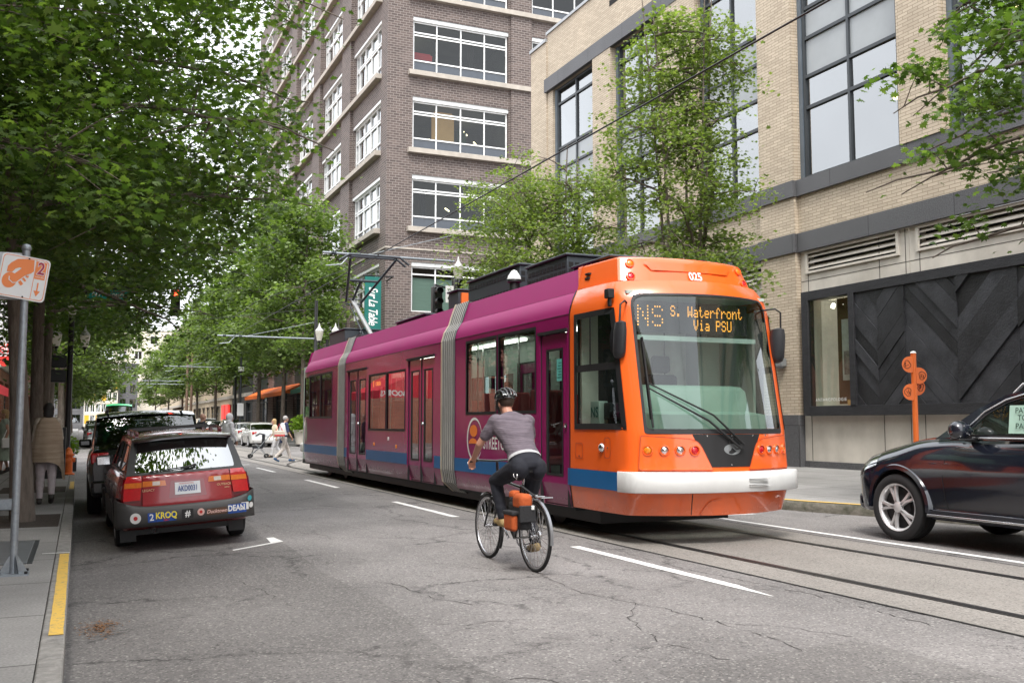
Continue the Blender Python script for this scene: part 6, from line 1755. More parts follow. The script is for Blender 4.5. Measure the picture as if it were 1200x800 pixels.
# ---- dark blue SUV at the right ------------------------------------------------------------------
M_NAVY = carpaint('suv_navy', (0.010, .013, .022), .14)
gl = empty('parked_suv', (10.33, 7.67, 0), label='large dark navy SUV with five spoke alloy wheels cut off by the right edge', cat='car')
L = 5.0
st = dict(zlo=[(-2.5, .42), (-2.3, .34), (-1.0, .30), (1.6, .30), (1.95, .34), (2.35, .32), (2.5, .44)],
          zhi=[(-2.5, 1.05), (-2.4, 1.22), (-1.6, 1.27), (-.6, 1.265), (.45, 1.25), (.78, 1.268), (1.27, 1.25), (1.79, 1.145), (2.22, 1.04), (2.36, .965), (2.46, .87), (2.50, .76)],
          w=[(-2.5, .86), (-2.35, .95), (-1.5, .975), (1.4, .975), (1.85, .955), (2.15, .91), (2.36, .84), (2.46, .74), (2.5, .66)], wt=[(-2.5, .80), (-2.35, .86), (-1.5, .90), (.6, .87), (1.2, .84), (1.7, .80), (2.15, .74), (2.36, .68), (2.46, .60), (2.5, .5)], crown=[(-2.5, .0), (.4, .01), (.9, .05), (2.0, .065), (2.5, .03)])
hull(gl, st, L, (-1.40, 1.62), .415, M_NAVY, arch=1.12, flare=.018)
outer = [(-2.40, 1.235), (1.05, 1.262), (.44, 1.625), (.10, 1.765), (-.22, 1.835), (-1.1, 1.86), (-1.9, 1.83), (-2.22, 1.75)]
wins = [[(.62, 1.31), (.32, 1.56), (.06, 1.69), (-.15, 1.745), (-.58, 1.77), (-.58, 1.305)], [(-.68, 1.305), (-.68, 1.77), (-1.48, 1.765), (-1.48, 1.305)], [(-1.58, 1.31), (-1.58, 1.76), (-2.08, 1.71), (-2.25, 1.32)]]
Xg = greenhouse(gl, outer, wins, lambda y: interp(st['wt'], y) + .055, .16, 1.25, M_NAVY, glassmat('suv_glass', (.46, .54, .50), refl=.07))
sheet(gl, 'windscreen', M_CARGL, [(1.05, 1.262), (.72, 1.465), (.44, 1.625)], Xg, .03, dy=.12)
sheet(gl, 'roof', M_NAVY, [(.44, 1.625), (.10, 1.765), (-.22, 1.835), (-1.1, 1.86), (-1.9, 1.83), (-2.22, 1.75)], Xg, .035)
sheet(gl, 'rear_window', M_CARGLD, [(-2.22, 1.70), (-2.35, 1.2)], Xg, .0, inset=.05)
for y, in ((1.62,), (-1.40,)):
 for s in (-1, 1): wheel(gl, s * .975, y, .412, .28, s, 5, True, rimr=.70)
def gtube(name, pts, r, mat, par=gl):
 m = MB(); m.tube(pts, r, 8); return m.build(name, mat, par, smooth=60, local=True)
for s in (-1, 1):
 gtube('waist_chrome', [(s * (Xg(y, 1.285) + .006), y, 1.285) for y in (.62, .2, -.4, -1.2, -2.0, -2.25)], .010, M_CHROME)
 gtube('window_chrome', [(s * (Xg(y, z) + .006), y, z) for y, z in ((.70, 1.285), (.35, 1.585), (.08, 1.715), (-.15, 1.772), (-.6, 1.797), (-1.5, 1.795), (-2.1, 1.74))], .009, M_CHROME)
 gtube('roof_rail', [(s * .62, y, z) for y, z in ((.16, 1.79), (.04, 1.89), (-1.0, 1.935), (-1.9, 1.91), (-2.05, 1.83))], .018, M_ALLOY)
 m = MB(); m.box(s * .90, s * 1.02, -1.0 + .0, 1.12, .335, .375); sb = m.build('side_step', M_TRIM, gl, bevel=.01, local=True)
 m = MB(); m.box(s * 1.0, s * 1.03, -1.0, 1.1, .352, .376); m.build('step_chrome', M_CHROME, sb, bevel=.005, local=True)
 m = MB(); m.tube([(s * .985, -.32, 1.03), (s * 1.02, -.36, 1.045), (s * 1.02, -.50, 1.05), (s * .985, -.54, 1.04)], [.018, .02, .02, .016], 8); hd = m.build('door_handle', M_CHROME, gl, smooth=60, local=True)
 m = MB()
 m.add([(s * .9785, -.44 + .12 * math.cos(a), 1.015 + .035 * math.sin(a)) for a in [2 * PI * k / 18 for k in range(18)]], [tuple(range(18))]); m.build('handle_recess', M_TRIM, hd, local=True)
 # mirror
 m = MB(); rr = []
 for k, (x, a, b) in enumerate(((.93, .03, .03), (.98, .045, .05), (1.03, .10, .10), (1.12, .115, .115), (1.20, .10, .10), (1.235, .05, .06))):
  rr.append([(s * x, .50 + a * .9 * math.cos(q) - .0, 1.37 + b * math.sin(q)) for q in [2 * PI * j / 14 for j in range(14)]])
 m.loft(rr, closed=True, cap=True); mi_ = m.build('door_mirror', M_NAVY, gl, smooth=50, local=True)
 m = MB(); m.box(s * .96, s * 1.20, .43, .57, 1.25, 1.28); m.box(s * .86, s * .98, .44, .56, 1.24, 1.30); m.build('mirror_foot', M_TRIM, mi_, local=True, bevel=.01)
 # door shut lines and headlight
 m = MB()
 def ln(pts):
  for (ya, za), (yb2, zb2) in zip(pts, pts[1:]):
   xa = hullx(ya, za) + .0025; xb2 = hullx(yb2, zb2) + .0025
   m.quad((s * xa, ya - .004, za), (s * xa, ya + .004, za), (s * xb2, yb2 + .004, zb2), (s * xb2, yb2 - .004, zb2))
 def hullx(y, z):
  zl = crv(st['zlo'], y); zh = crv(st['zhi'], y); w = crv(st['w'], y); wt = crv(st['wt'], y); h = (z - zl) / (zh - zl)
  return interp([(0, w * .9), (.05, w * .955), (.22, w * .975), (.42, w * .99), (.58, w), (.70, w * .998), (.80, w * .985), (.90, wt + (w - wt) * .62), (.965, wt + (w - wt) * .25), (1, wt * .965)], h)
 ln([(.70, 1.17), (.86, 1.0), (.90, .8), (.88, .55), (.84, .40)]); ln([(-.62, 1.20), (-.62, .8), (-.62, .38)]); ln([(-1.53, 1.2), (-1.50, .95)])
 m.build('door_seam', M_TRIM, gl, local=True)
 m = MB()
 grid = []
 for y in (1.98, 2.05, 2.12, 2.18, 2.24):
  grid.append([(s * (hullx(y, z) + .006), y, z) for z in (crv(st['zhi'], y) - .19, crv(st['zhi'], y) - .12, crv(st['zhi'], y) - .05, crv(st['zhi'], y) - .012)])
 m.loft(grid, closed=False); m.build('headlight', M_HEADL, gl, smooth=60, local=True)
 m = MB(); grid = []
 for y in (.75, 1.2, 1.6, 1.95):
  grid.append([(s * (hullx(y, crv(st['zhi'], y) - .30 + .002) + .003), y, crv(st['zhi'], y) - .30), (s * (hullx(y, crv(st['zhi'], y) - .29) + .006), y, crv(st['zhi'], y) - .285)])
 # lower cladding and nose grille
 m = MB(); m.box(s * .93, s * .985, -.95, 1.12, .33, .43); m.build('sill_trim', M_NAVY, gl, bevel=.012, local=True)
m = MB(); m.box(-.62, .62, 2.34, 2.51, .36, .50); m.box(-.45, .45, 2.38, 2.52, .58, .9); m.build('grille', M_TRIM, gl, bevel=.02, local=True)
m = MB(); m.box(-.78, .78, 2.2, 2.5, .32, .56); m.build('front_bumper', M_NAVY, gl, bevel=.08, local=True, segs=3)
# cabin
m = MB(); m.box(-.75, .75, .35, .85, .95, 1.29); m.build('dashboard', M_SEAT, gl, bevel=.05, local=True)
for x in (-.38, .38):
 m = MB(); m.box(x - .24, x + .24, -.75, -.60, .85, 1.45); m.box(x - .13, x + .13, -.74, -.64, 1.47, 1.66); m.box(x - .24, x + .24, -.70, -.15, .75, .92); m.build('seat', pmat('seat_grey', (.09, .085, .08), .8), gl, bevel=.05, local=True)
m = MB(); pts = [(-.38 + .18 * math.cos(a), .22 + .07 * math.sin(a), 1.22 + .17 * math.sin(a)) for a in [2 * PI * k / 24 for k in range(24)]]
m.tube(pts, .017, 8, closed=True); m.tube([(-.38, .22, 1.22), (-.38, .36, 1.12)], .03, 8); m.tube([(-.55, .22, 1.22), (-.21, .22, 1.22)], .018, 6); m.build('steering_wheel', M_TRIM, gl, smooth=60, local=True)
m = MB(); m.box(-.76, .76, -2.2, -.1, .32, .40); m.box(-.72, .72, -1.75, -1.6, .8, 1.55); m.build('interior', M_SEAT, gl, local=True)
m = MB(); m.box(-.79, -.785, -.40, .02, 1.285, 1.62)
X0 = -(Xg(-.3, 1.45) - .03)
m = MB(); m.quad((X0 - .04, .02, 1.34), (X0 - .04, -.46, 1.34), (X0, -.46, 1.65), (X0, .02, 1.65)); pc = m.build('window_notice', pmat('notice_green', (0.45, .66, .55), .5), gl, local=True)
m = MB()
text(m, 'PAY', .085, (X0 - .025, -.14, 1.59), (0, -1, 0), (.1, 0, 1), bold=.01); text(m, 'TO', .085, (X0 - .036, -.16, 1.51), (0, -1, 0), (.1, 0, 1), bold=.01); text(m, 'PARK', .085, (X0 - .046, -.18, 1.42), (0, -1, 0), (.1, 0, 1), bold=.01)
m.build('notice_print', pmat('notice_ink', (.02, .06, .04), .5), pc, local=True)
# ---- cars further off ---------------------------------------------------------------------------
WH = carpaint('car_white', (.72, .72, .70), .25); SLV = carpaint('car_silver', (.35, .36, .37), .3, metal=.5); BLK = carpaint('car_black', (.012, .012, .013), .15); GRY = carpaint('car_grey', (.12, .12, .125), .25); BLU = carpaint('car_blue', (.03, .06, .14), .2); BEI = carpaint('car_beige', (.42, .38, .32), .3, metal=.3); GRN = carpaint('car_green', (.02, .35, .13), .3)
G1 = 'cars parked along the far right kerb'
generic_car((10.55, 63.3, 0), R(-1), WH, 'sedan', label='white sedan nearest the crossing in the row parked at the far right kerb', group=G1, scale=1.04)
generic_car((10.9, 71.5, 0), R(-1), WH, 'sedan', label='second white sedan, parked just ahead of the white one nearest the crossing', group=G1, scale=1.06)
generic_car((11.2, 80.5, 0), R(-2), BLK, 'suv', label='black SUV in the far right row parked ahead of the two white sedans', group=G1, scale=1.05)
generic_car((11.1, 90.5, 0), R(-2), SLV, 'suv', label='silver SUV in the far right row directly ahead of the black SUV', group=G1)
generic_car((11.3, 100.0, 0), R(-1), WH, 'van', label='white van in the far right row beyond the silver SUV', group=G1)
generic_car((11.3, 112, 0), R(-1), GRY, 'sedan', label='grey sedan farthest away in the far right row', group=G1)
G2 = 'cars standing in the far traffic lanes'
generic_car((3.9, 66.0, 0), 0, BEI, 'suv', label='beige SUV driving away down the middle of the street beyond the crossing', group=G2, name='driving_car')
generic_car((7.2, 92.0, 0), 0, WH, 'sedan', label='white car waiting in the track lane far down the street', group=G2, name='driving_car')
generic_car((4.3, 96, 0), 0, GRY, 'sedan', label='grey car far down the street left of the waiting white car', group=G2, name='driving_car')
generic_car((7.6, 118, 0), 0, SLV, 'suv', label='silver SUV in the far distance in the track lane', group=G2, name='driving_car')
generic_car((3.8, 128, 0), 0, WH, 'van', label='white van in the far distance in the left lane', group=G2, name='driving_car')
gv = generic_car((1.95, 58.5, 0), 0, GRN, 'van', label='bright green van showing above the roof of the black SUV', group=G2, name='driving_car')
gv.scale = (.8, 1, 1.28)
generic_car((1.3, 68, -.02), 0, SLV, 'sedan', label='silver sedan parked at the far left kerb past the crossing', group='cars at the far left kerb')
generic_car((1.3, 75, -.02), 0, BLU, 'sedan', label='dark blue sedan parked ahead of the silver one at the far left kerb', group='cars at the far left kerb')
generic_car((1.3, 82.5, -.02), 0, BLK, 'suv', label='black SUV parked farthest along the far left kerb', group='cars at the far left kerb')
# ================================================================ PEOPLE
def capsule(m, a, b, ra, rb, n=12):
 a = Vector(a); b = Vector(b); d = b - a; L = d.length
 if L < 1e-6: d = Vector((0, 0, 1)); L = 1e-6
 d.normalize(); rows = []
 for k in range(5):
  t = PI / 2 * k / 4; rows.append((a - d * ra * math.cos(t), max(ra * math.sin(t), ra * .02)))
 rows.append((a.lerp(b, .33), ra + (rb - ra) * .30)); rows.append((a.lerp(b, .66), ra + (rb - ra) * .70))
 for k in range(5):
  t = PI / 2 * k / 4; rows.append((b + d * rb * math.sin(t), max(rb * math.cos(t), rb * .02)))
 ref = Vector((0, 0, 1)) if abs(d.z) < .9 else Vector((1, 0, 0))
 x = d.cross(ref).normalized(); y = x.cross(d)
 rings = [[c + x * math.cos(2 * PI * j / n) * r + y * math.sin(2 * PI * j / n) * r for j in range(n)] for c, r in rows]
 m.loft(rings, closed=True, cap=True)
def ellipsoid(m, c, rx, ry, rz, rot=None, n=16, k=10):
 M4 = Matrix.Translation(Vector(c)) @ (rot.to_4x4() if rot else Matrix())
 rings = []
 for i in range(k + 1):
  t = -PI / 2 + PI * i / k; q = max(math.cos(t), .02)
  rings.append([M4 @ Vector((rx * q * math.cos(2 * PI * j / n), ry * q * math.sin(2 * PI * j / n), rz * math.sin(t))) for j in range(n)])
 m.loft(rings, closed=True, cap=True)
def fused(m, name, mat, parent, voxel=.01, smooth=4, fold=0.0):
 """weld overlapping closed lumps into one continuous surface"""
 me = bpy.data.meshes.new(name); me.from_pydata([tuple(v) for v in m.v], [], m.f); me.update()
 bm = bmesh.new(); bm.from_mesh(me); bmesh.ops.recalc_face_normals(bm, faces=bm.faces); bm.to_mesh(me); bm.free()
 o = bpy.data.objects.new(name, me)
 r = o.modifiers.new('r', 'REMESH'); r.mode = 'VOXEL'; r.voxel_size = voxel; r.use_smooth_shade = True
 s = o.modifiers.new('s', 'SMOOTH'); s.factor = .5; s.iterations = smooth
 new = eval_mesh(o); o.modifiers.clear(); o.data = new
 if fold:      # cloth creases pushed along the normals
  from mathutils import noise
  nv = [v.normal.copy() for v in new.vertices]
  for v, nn in zip(new.vertices, nv):
   p = v.co; q = noise.noise(Vector((p.x * 5, p.y * 5, p.z * 16 + 2 * p.x))) + .5 * noise.noise(Vector((p.x * 13 + 4, p.y * 13, p.z * 22)))
   v.co = p + nn * q * fold
 new.materials.clear(); new.materials.append(mat)
 new.polygons.foreach_set('use_smooth', [True] * len(new.polygons))
 COL.objects.link(o); o.parent = parent; o.name = name
 return o
SKIN = pmat('skin', (0.48, .27, .19), .5, var=.06, scale=6)
SKIN2 = pmat('skin_tan', (0.36, .19, .12), .5, var=.06, scale=6)
def cloth(name, col, **k): return pmat(name, col, .85, var=k.pop('var', .15), scale=k.pop('scale', 12), bump=.25, bscale=k.pop('bscale', 40), **k)
def hand(m, wr, el, grip=None, s=1.0):
 """palm, four unequal bent fingers and a thumb"""
 wr = Vector(wr); el = Vector(el); d = (wr - el).normalized()
 if grip is not None: fd = Vector(grip).normalized()
 else: fd = d
 sd = d.cross(Vector((0, 0, 1)));
 if sd.length < .2: sd = Vector((0, 1, 0))
 sd.normalize(); dn = d.cross(sd).normalized()
 if dn.z > 0: dn = -dn
 pc = wr + d * .045 * s
 for k in range(4):
  o = sd * (k - 1.5) * .020 * s
  base = wr + d * .088 * s + o * 1.05
  capsule(m, wr + o * .6 + d * .01, base, .014 * s, .0115 * s, 8)
  ln = (.036, .044, .041, .032)[k] * s
  p1 = base + (d * .8 + dn * .6).normalized() * ln; p2 = p1 + (dn * 1.0 + d * .1).normalized() * ln * .75; p3 = p2 + (dn * .6 - d * .8).normalized() * ln * .5
  capsule(m, base, p1, .0105 * s, .0095 * s, 8); capsule(m, p1, p2, .0095 * s, .0085 * s, 8); capsule(m, p2, p3, .0085 * s, .0075 * s, 8)
 t0 = wr + d * .03 * s - sd * .028 * s; t1 = t0 + (d * .6 - sd * .5 + dn * .4).normalized() * .042 * s; t2 = t1 + (d * .7 + dn * .5 + sd * .2).normalized() * .032 * s
 capsule(m, t0, t1, .014 * s, .0115 * s, 8); capsule(m, t1, t2, .011 * s, .009 * s, 8)
def head(m, c, fwd, s=1.0, tilt=0.0):
 f = Vector(fwd); az = math.atan2(-f.x, f.y)
 Rm = Matrix.Rotation(az, 3, 'Z') @ Matrix.Rotation(tilt, 3, 'X')
 c = Vector(c)
 def P(x, y, z): return c + Rm @ Vector((x * s, y * s, z * s))
 ellipsoid(m, P(0, -.012, .018), .075 * s, .094 * s, .098 * s, Rm)
 ellipsoid(m, P(0, .022, -.045), .055 * s, .062 * s, .068 * s, Rm)
 capsule(m, P(0, .084, .010), P(0, .104, -.022), .009 * s, .015 * s, 8)      # nose
 ellipsoid(m, P(0, .078, -.062), .022 * s, .012 * s, .010 * s, Rm)           # mouth
 ellipsoid(m, P(0, .070, -.098), .022 * s, .018 * s, .016 * s, Rm)           # chin
 for q in (-1, 1):
  ellipsoid(m, P(q * .076, -.005, -.01), .010 * s, .020 * s, .032 * s, Rm)  # ears
  ellipsoid(m, P(q * .030, .075, .026), .022 * s, .012 * s, .008 * s, Rm)   # brows
 return P
def torso(m, pel, chest, neck, sw, wp=.16, ws=.135, wc=.17, dp=.11, dw=.10, dc=.115, grow=0.0, hem=0.0):
 """lofted trunk from pelvis to shoulders; widths along x"""
 pel, chest, neck = Vector(pel), Vector(chest), Vector(neck)
 ax = (neck - pel).normalized(); R_ = Vector((1, 0, 0)) if not isinstance(sw, tuple) else Vector(sw[1]).normalized()
 rows = []
 def ring(c, ax, a, b, n=20):
  f = ax.cross(R_).normalized() * -1
  return [c + R_ * (a + grow) * math.cos(2 * PI * j / n) * 1.0 + f * (b + grow) * math.sin(2 * PI * j / n) for j in range(n)]
 swv = sw[0] if isinstance(sw, tuple) else sw
 a1 = (chest - pel).normalized(); a2 = (neck - chest).normalized()
 am = (a1 + a2).normalized()
 for c, ax_, a, b in ((pel - a1 * (.10 + hem), a1, wp * .96, dp * .95), (pel, a1, wp, dp), (pel.lerp(chest, .4), a1, ws, dw), (pel.lerp(chest, .75), a1, (ws + wc) / 2, (dw + dc) / 2), (chest, am, wc, dc), (chest.lerp(neck, .45), a2, swv * .95, dc * .92), (chest.lerp(neck, .75), a2, swv * .80, dc * .72), (chest.lerp(neck, .95), a2, swv * .42, dc * .55), (neck, a2, .062, .062)):
  rows.append(ring(c, ax_, a, b))
 m.loft(rows, closed=True, cap=True)
def build_person(label, loc, rz, J, top, bottom, hair=None, group=None, skin=None, voxel=.014, sleeve=.5, shoes=None, female=False, toplen=0.0, bald=False, hood=None, skirt=None, legskin=False, look=(0, 1, 0), tilt=0.0, grip=None, hemflare=0, fine=None, name='person', sw=.19):
 t = empty(name, loc, rz, label=label, cat='person', group=group)
 skin = skin or SKIN
 V = {k: Vector(v) for k, v in J.items()}
 k = .92 if female else 1.0
 side = V['shR'] - V['shL']
 def trunk(m, grow=0, hem=0): torso(m, V['pel'], V['chest'], V['neck'], (sw * k, tuple(side)), wp=.158, ws=.140 * k, wc=.178 * k, grow=grow, hem=hem)
 # continuous body
 m = MB(); trunk(m)
 head(m, V['head'], look, 1.0, tilt); capsule(m, V['neck'] - (V['head'] - V['neck']).normalized() * .05, V['head'] - Vector((0, 0, .03)), .056 * k, .055 * k)
 for q in 'LR':
  capsule(m, V['sh' + q], V['el' + q], .050 * k, .040 * k); capsule(m, V['el' + q], V['wr' + q], .040 * k, .028 * k)
  hand(m, V['wr' + q], V['el' + q])
  capsule(m, V['hip' + q], V['kn' + q], .085 * k, .056 * k); capsule(m, V['kn' + q], V['an' + q], .054 * k, .038 * k); mid = V['kn' + q].lerp(V['an' + q], .3); capsule(m, mid, V['kn' + q].lerp(V['an' + q], .5), .055 * k, .046 * k)
  capsule(m, V['an' + q], V['to' + q], .040 * k, .032 * k)
 body = fused(m, 'body', skin, t, voxel if fine is None else fine, 2 if fine else 3)
 # top
 m = MB(); trunk(m, .024, toplen)
 for q in 'LR':
  e = V['sh' + q].lerp(V['el' + q], min(1, sleeve * 1.0)) if sleeve <= 1 else V['el' + q]
  capsule(m, V['sh' + q] + (V['neck'] - V['sh' + q]) * .10, e, .080 * k, .060 * k if sleeve < 1 else .052 * k)
  if sleeve > 1: capsule(m, V['el' + q], V['el' + q].lerp(V['wr' + q], sleeve - 1), .052 * k, .040 * k)
 fused(m, 'shirt', top, t, voxel, fold=.009)
 # bottom
 m = MB()
 if skirt:
  rows = []
  for z, w in skirt:
   c = V['pel'].copy(); c.z = z; rows.append([c + Vector((w * math.cos(a), w * .8 * math.sin(a), 0)) for a in [2 * PI * j / 20 for j in range(20)]])
  m.loft(rows, closed=True, cap=True); fused(m, 'skirt', bottom, t, voxel)
 else:
  a = (V['chest'] - V['pel']).normalized()
  R_ = Vector((1, 0, 0)); f_ = a.cross(R_) * -1
  m.loft([[V['pel'] + a * q + R_ * w_ * math.cos(2 * PI * j / 20) + f_ * d_ * math.sin(2 * PI * j / 20) for j in range(20)] for q, w_, d_ in ((-.13, .12, .09), (-.10, .155, .115), (-.04, .174 * k, .128), (.045, .170 * k, .124))], closed=True, cap=True)
  for q in 'LR':
   capsule(m, V['hip' + q], V['kn' + q], .105 * k, .075 * k); capsule(m, V['kn' + q], V['an' + q] + Vector((0, 0, .03)), .072 * k, .055 * k)
   ellipsoid(m, V['hip' + q] - Vector((0, .05, -.0)), .10, .11, .12)
  fused(m, 'trousers', bottom, t, voxel, fold=.006)
 shoes = shoes or pmat('shoe_dark', (.04, .035, .03), .7)
 for q in 'LR':
  m = MB(); d = (V['to' + q] - V['an' + q]); d.normalize()
  heel = V['an' + q] - Vector((0, 0, .035)) - Vector((d.x, d.y, 0)).normalized() * .035
  capsule(m, heel, V['to' + q], .046, .040); capsule(m, V['an' + q], V['to' + q].lerp(heel, .5), .048, .040)
  fused(m, 'shoe', shoes, t, .012)
 if hair is not None and not bald:
  f = Vector(look); az = math.atan2(-f.x, f.y); Rm = Matrix.Rotation(az, 3, 'Z') @ Matrix.Rotation(tilt, 3, 'X'); c = V['head']
  m = MB(); ellipsoid(m, c + Rm @ Vector((0, -.022, .035)), .086, .100, .098, Rm)
  if female: ellipsoid(m, c + Rm @ Vector((0, -.055, -.05)), .080, .060, .12, Rm)
  fused(m, 'hair', hair, t, .012)
 if hood is not None:
  f = Vector(look); az = math.atan2(-f.x, f.y); Rm = Matrix.Rotation(az, 3, 'Z'); c = V['head']
  m = MB(); ellipsoid(m, c + Rm @ Vector((0, -.03, .02)), .105, .115, .13, Rm); ellipsoid(m, c + Rm @ Vector((0, -.05, -.10)), .10, .09, .09, Rm)
  fused(m, 'hood', hood, t, .014)
 return t, V
def stride(h=1.72, st=.28, arm=.2, lean=.02, female=False):
 """mid-stride walking pose facing +y"""
 k = h / 1.72; sx = .17 if not female else .155
 J = dict(pel=(0, 0, .93), chest=(0, lean, 1.22), neck=(0, lean * 1.6, 1.46), head=(0, lean * 2 + .02, 1.60),
             shL=(-sx, lean, 1.40), shR=(sx, lean, 1.40), elL=(-sx - .05, -arm * .4, 1.13), elR=(sx + .05, arm * .4, 1.13), wrL=(-sx - .05, -arm * .3 + .05, .90), wrR=(sx + .05, arm + .02, .92),
             hipL=(-.09, 0, .88), hipR=(.09, 0, .88), knL=(-.09, st * .62, .50), knR=(.09, -st * .15, .48), anL=(-.09, st * .95, .09), anR=(.09, -st * 1.0, .16), toL=(-.09, st * .95 + .15, .045), toR=(.09, -st * 1.0 + .12, .045))
 return {a: tuple(x * k for x in b) for a, b in J.items()}
def standing(h=1.7):
 J = stride(h, 0.03, .02, 0); return J
HB_ = pmat('hair_brown', (.045, .025, .015), .6); HG_ = pmat('hair_grey', (.38, .36, .35), .6); HK_ = pmat('hair_black', (.012, .01, .009), .6); HBL = pmat('hair_blond', (.42, .28, .12), .6)
JEAN = cloth('denim', (.03, .045, .09)); WHT = cloth('white_cotton', (.62, .62, .63)); DK = cloth('dark_cloth', (.015, .016, .022)); BEIGE = cloth('beige_cloth', (.46, .40, .33))
# woman in a knit poncho walking away on the left pavement
J = stride(1.62, .04, .04, 0, True)
t, V = build_person('woman in a long beige knitted poncho walking away behind the first tree trunk', (-.45, 17.6, .15), R(4), J, BEIGE, cloth('pale_leggings', (.50, .44, .45)), hair=HK_, female=True, sleeve=1.6, tilt=-.12)
m = MB(); n = 28; rows = []
for z, w, d, wv in ((1.40, .10, .09, 0), (1.36, .17, .12, 0), (1.25, .21, .15, .004), (1.05, .23, .17, .01), (.85, .25, .19, .02), (.68, .27, .21, .03)):
 rows.append([((w + wv * math.sin(5 * a)) * math.cos(a), (d + wv * math.cos(4 * a)) * math.sin(a), z - (.30 * max(0, math.cos(a)) ** 3 if z < .7 else (.12 * max(0, math.cos(a)) ** 3 if z < .9 else 0)) ) for a in [2 * PI * j / n for j in range(n)]])
m.loft(rows, closed=True)
m.build('poncho', pmat('knit_beige', (.36, .27, .19), .95, scale=3, col2=(.52, .41, .30), bump=.6, bscale=60, stretch=(1, 1, 14)), t, smooth=60, local=True, subd=1)
# woman at the very left edge with a white bag
t, V = build_person('woman in a pale green dress carrying a white bag at the very left edge', (-1.72, 28.4, .15), R(100), stride(1.66, .1, .12, .01, True), cloth('sage_cloth', (.35, .42, .34)), cloth('sage_cloth', (.35, .42, .34)), hair=HBL, female=True, sleeve=.2, skirt=[(1.0, .15), (.8, .19), (.35, .25)])
# man with the bag: separate things below
b = empty('shoulder_bag', (-1.60, 28.2, .95), label='white shoulder bag held by the woman in the pale green dress', cat='bag')
m = MB(); m.box(-1.78, -1.48, 28.12, 28.24, .82, 1.08); m.build('pouch', M_WHITE, b, bevel=.03); m = MB(); m.tube([(-1.75, 28.18, 1.07), (-1.66, 28.2, 1.32), (-1.58, 28.2, 1.32), (-1.50, 28.18, 1.07)], .012, 6); m.build('strap', M_WHITE, b)
t, V = build_person('pedestrian in a white hooded jacket crossing behind the red wagon', (4.08, 30.2, 0), R(-70), stride(1.74, .22, .15, .03), WHT, WHT, sleeve=1.9, hood=WHT, toplen=.04)
t, V = build_person('bald man in a dark jacket walking beyond the roof of the red wagon', (3.40, 31.2, 0), R(-75), stride(1.76, .2, .15, .03), DK, DK, sleeve=1.9, bald=True)
t, V = build_person('grey haired walker in pale trousers and blue top with white cardigan next to the streetcar', (7.15, 37.6, 0), R(-78), stride(1.74, .34, .2, .03), cloth('navy_cloth', (.03, .04, .10)), cloth('pale_trousers', (.55, .50, .46)), hair=HG_, sleeve=1.1, shoes=pmat('shoe_blue', (.03, .09, .2), .6), toplen=.14)
cg = MB(); rows = []
for z, w, d in ((1.47, .09, .08), (1.40, .19, .13), (1.2, .20, .15), (1.02, .21, .16)):
 rows.append([(w * math.cos(a), d * math.sin(a) - .01, z) for a in [PI * .75 + 1.5 * PI * j / 20 for j in range(21)]])
cg.loft(rows, closed=False); cg.build('cardigan', WHT, t, smooth=60, local=True)
b = empty('handbag', (6.95, 37.3, 1.0), label='cream and red handbag carried by the grey haired walker', cat='bag')
m = MB(); m.box(6.72, 7.12, 37.18, 37.34, .95, 1.18); m.build('pouch', cloth('cream_bag', (.6, .5, .42)), b, bevel=.04); m = MB(); m.box(6.73, 7.11, 37.17, 37.19, .98, 1.03); m.build('trim', M_REDC, b); m = MB(); m.tube([(6.80, 37.26, 1.17), (6.92, 37.3, 1.44), (7.04, 37.26, 1.17)], .014, 6); m.build('strap', M_REDC, b)
t, V = build_person('woman in a pale yellow top pushing the pushchair over the crossing', (7.75, 42.4, 0), R(75), stride(1.64, .2, .25, .05, True), cloth('cream_top', (.62, .56, .40)), WHT, hair=HBL, female=True, sleeve=1.3, toplen=.05)
# pushchair
t = empty('pushchair', (7.05, 42.3, 0), R(75), label='black folding pushchair rolling over the crossing ahead of the yellow top', cat='pushchair')
m = MB()
for s in (-1, 1):
 m.tube([(s * .24, -.45, 1.0), (s * .24, .0, .45), (s * .22, .38, .10)], .014, 6); m.tube([(s * .24, -.28, .10), (s * .24, .18, .62)], .014, 6)
m.tube([(-.24, -.45, 1.0), (.24, -.45, 1.0)], .018, 6); m.build('frame', M_GREY, t, local=True)
m = MB(); m.loft([[(-.2, -.15, .95), (.2, -.15, .95)], [(-.2, -.05, .5), (.2, -.05, .5)], [(-.2, .25, .42), (.2, .25, .42)], [(-.2, .32, .2), (.2, .32, .2)]], closed=False); m.loft([[(-.21, -.2, .95), (-.21, .0, 1.0), (-.21, .15, .9)], [(0, -.22, 1.0), (0, .02, 1.06), (0, .2, .94)], [(.21, -.2, .95), (.21, 0, 1.0), (.21, .15, .9)]], closed=False); m.box(-.2, .2, -.12, .28, .40, .48); m.box(-.2, .2, -.2, -.1, .45, .98); m.build('seat', DK, t, local=True, smooth=50)
for s in (-1, 1):
 for y, z in ((-.28, .09), (.38, .09)):
  m = MB(); m.lathe([(.04, -.02), (.09, -.02), (.09, .02), (.04, .02)], 16, Matrix.Translation((s * .24, y, z)) @ Matrix.Rotation(PI / 2, 4, 'Y')); m.build('wheel', M_RUBBER, t, local=True)
G3 = 'people on the far pavements'
build_person('person in a black shirt standing by the leafy planter near the streetcar tail', (11.6, 44.5, .16), R(160), standing(1.7), DK, DK, hair=HK_, sleeve=.6, group=G3)
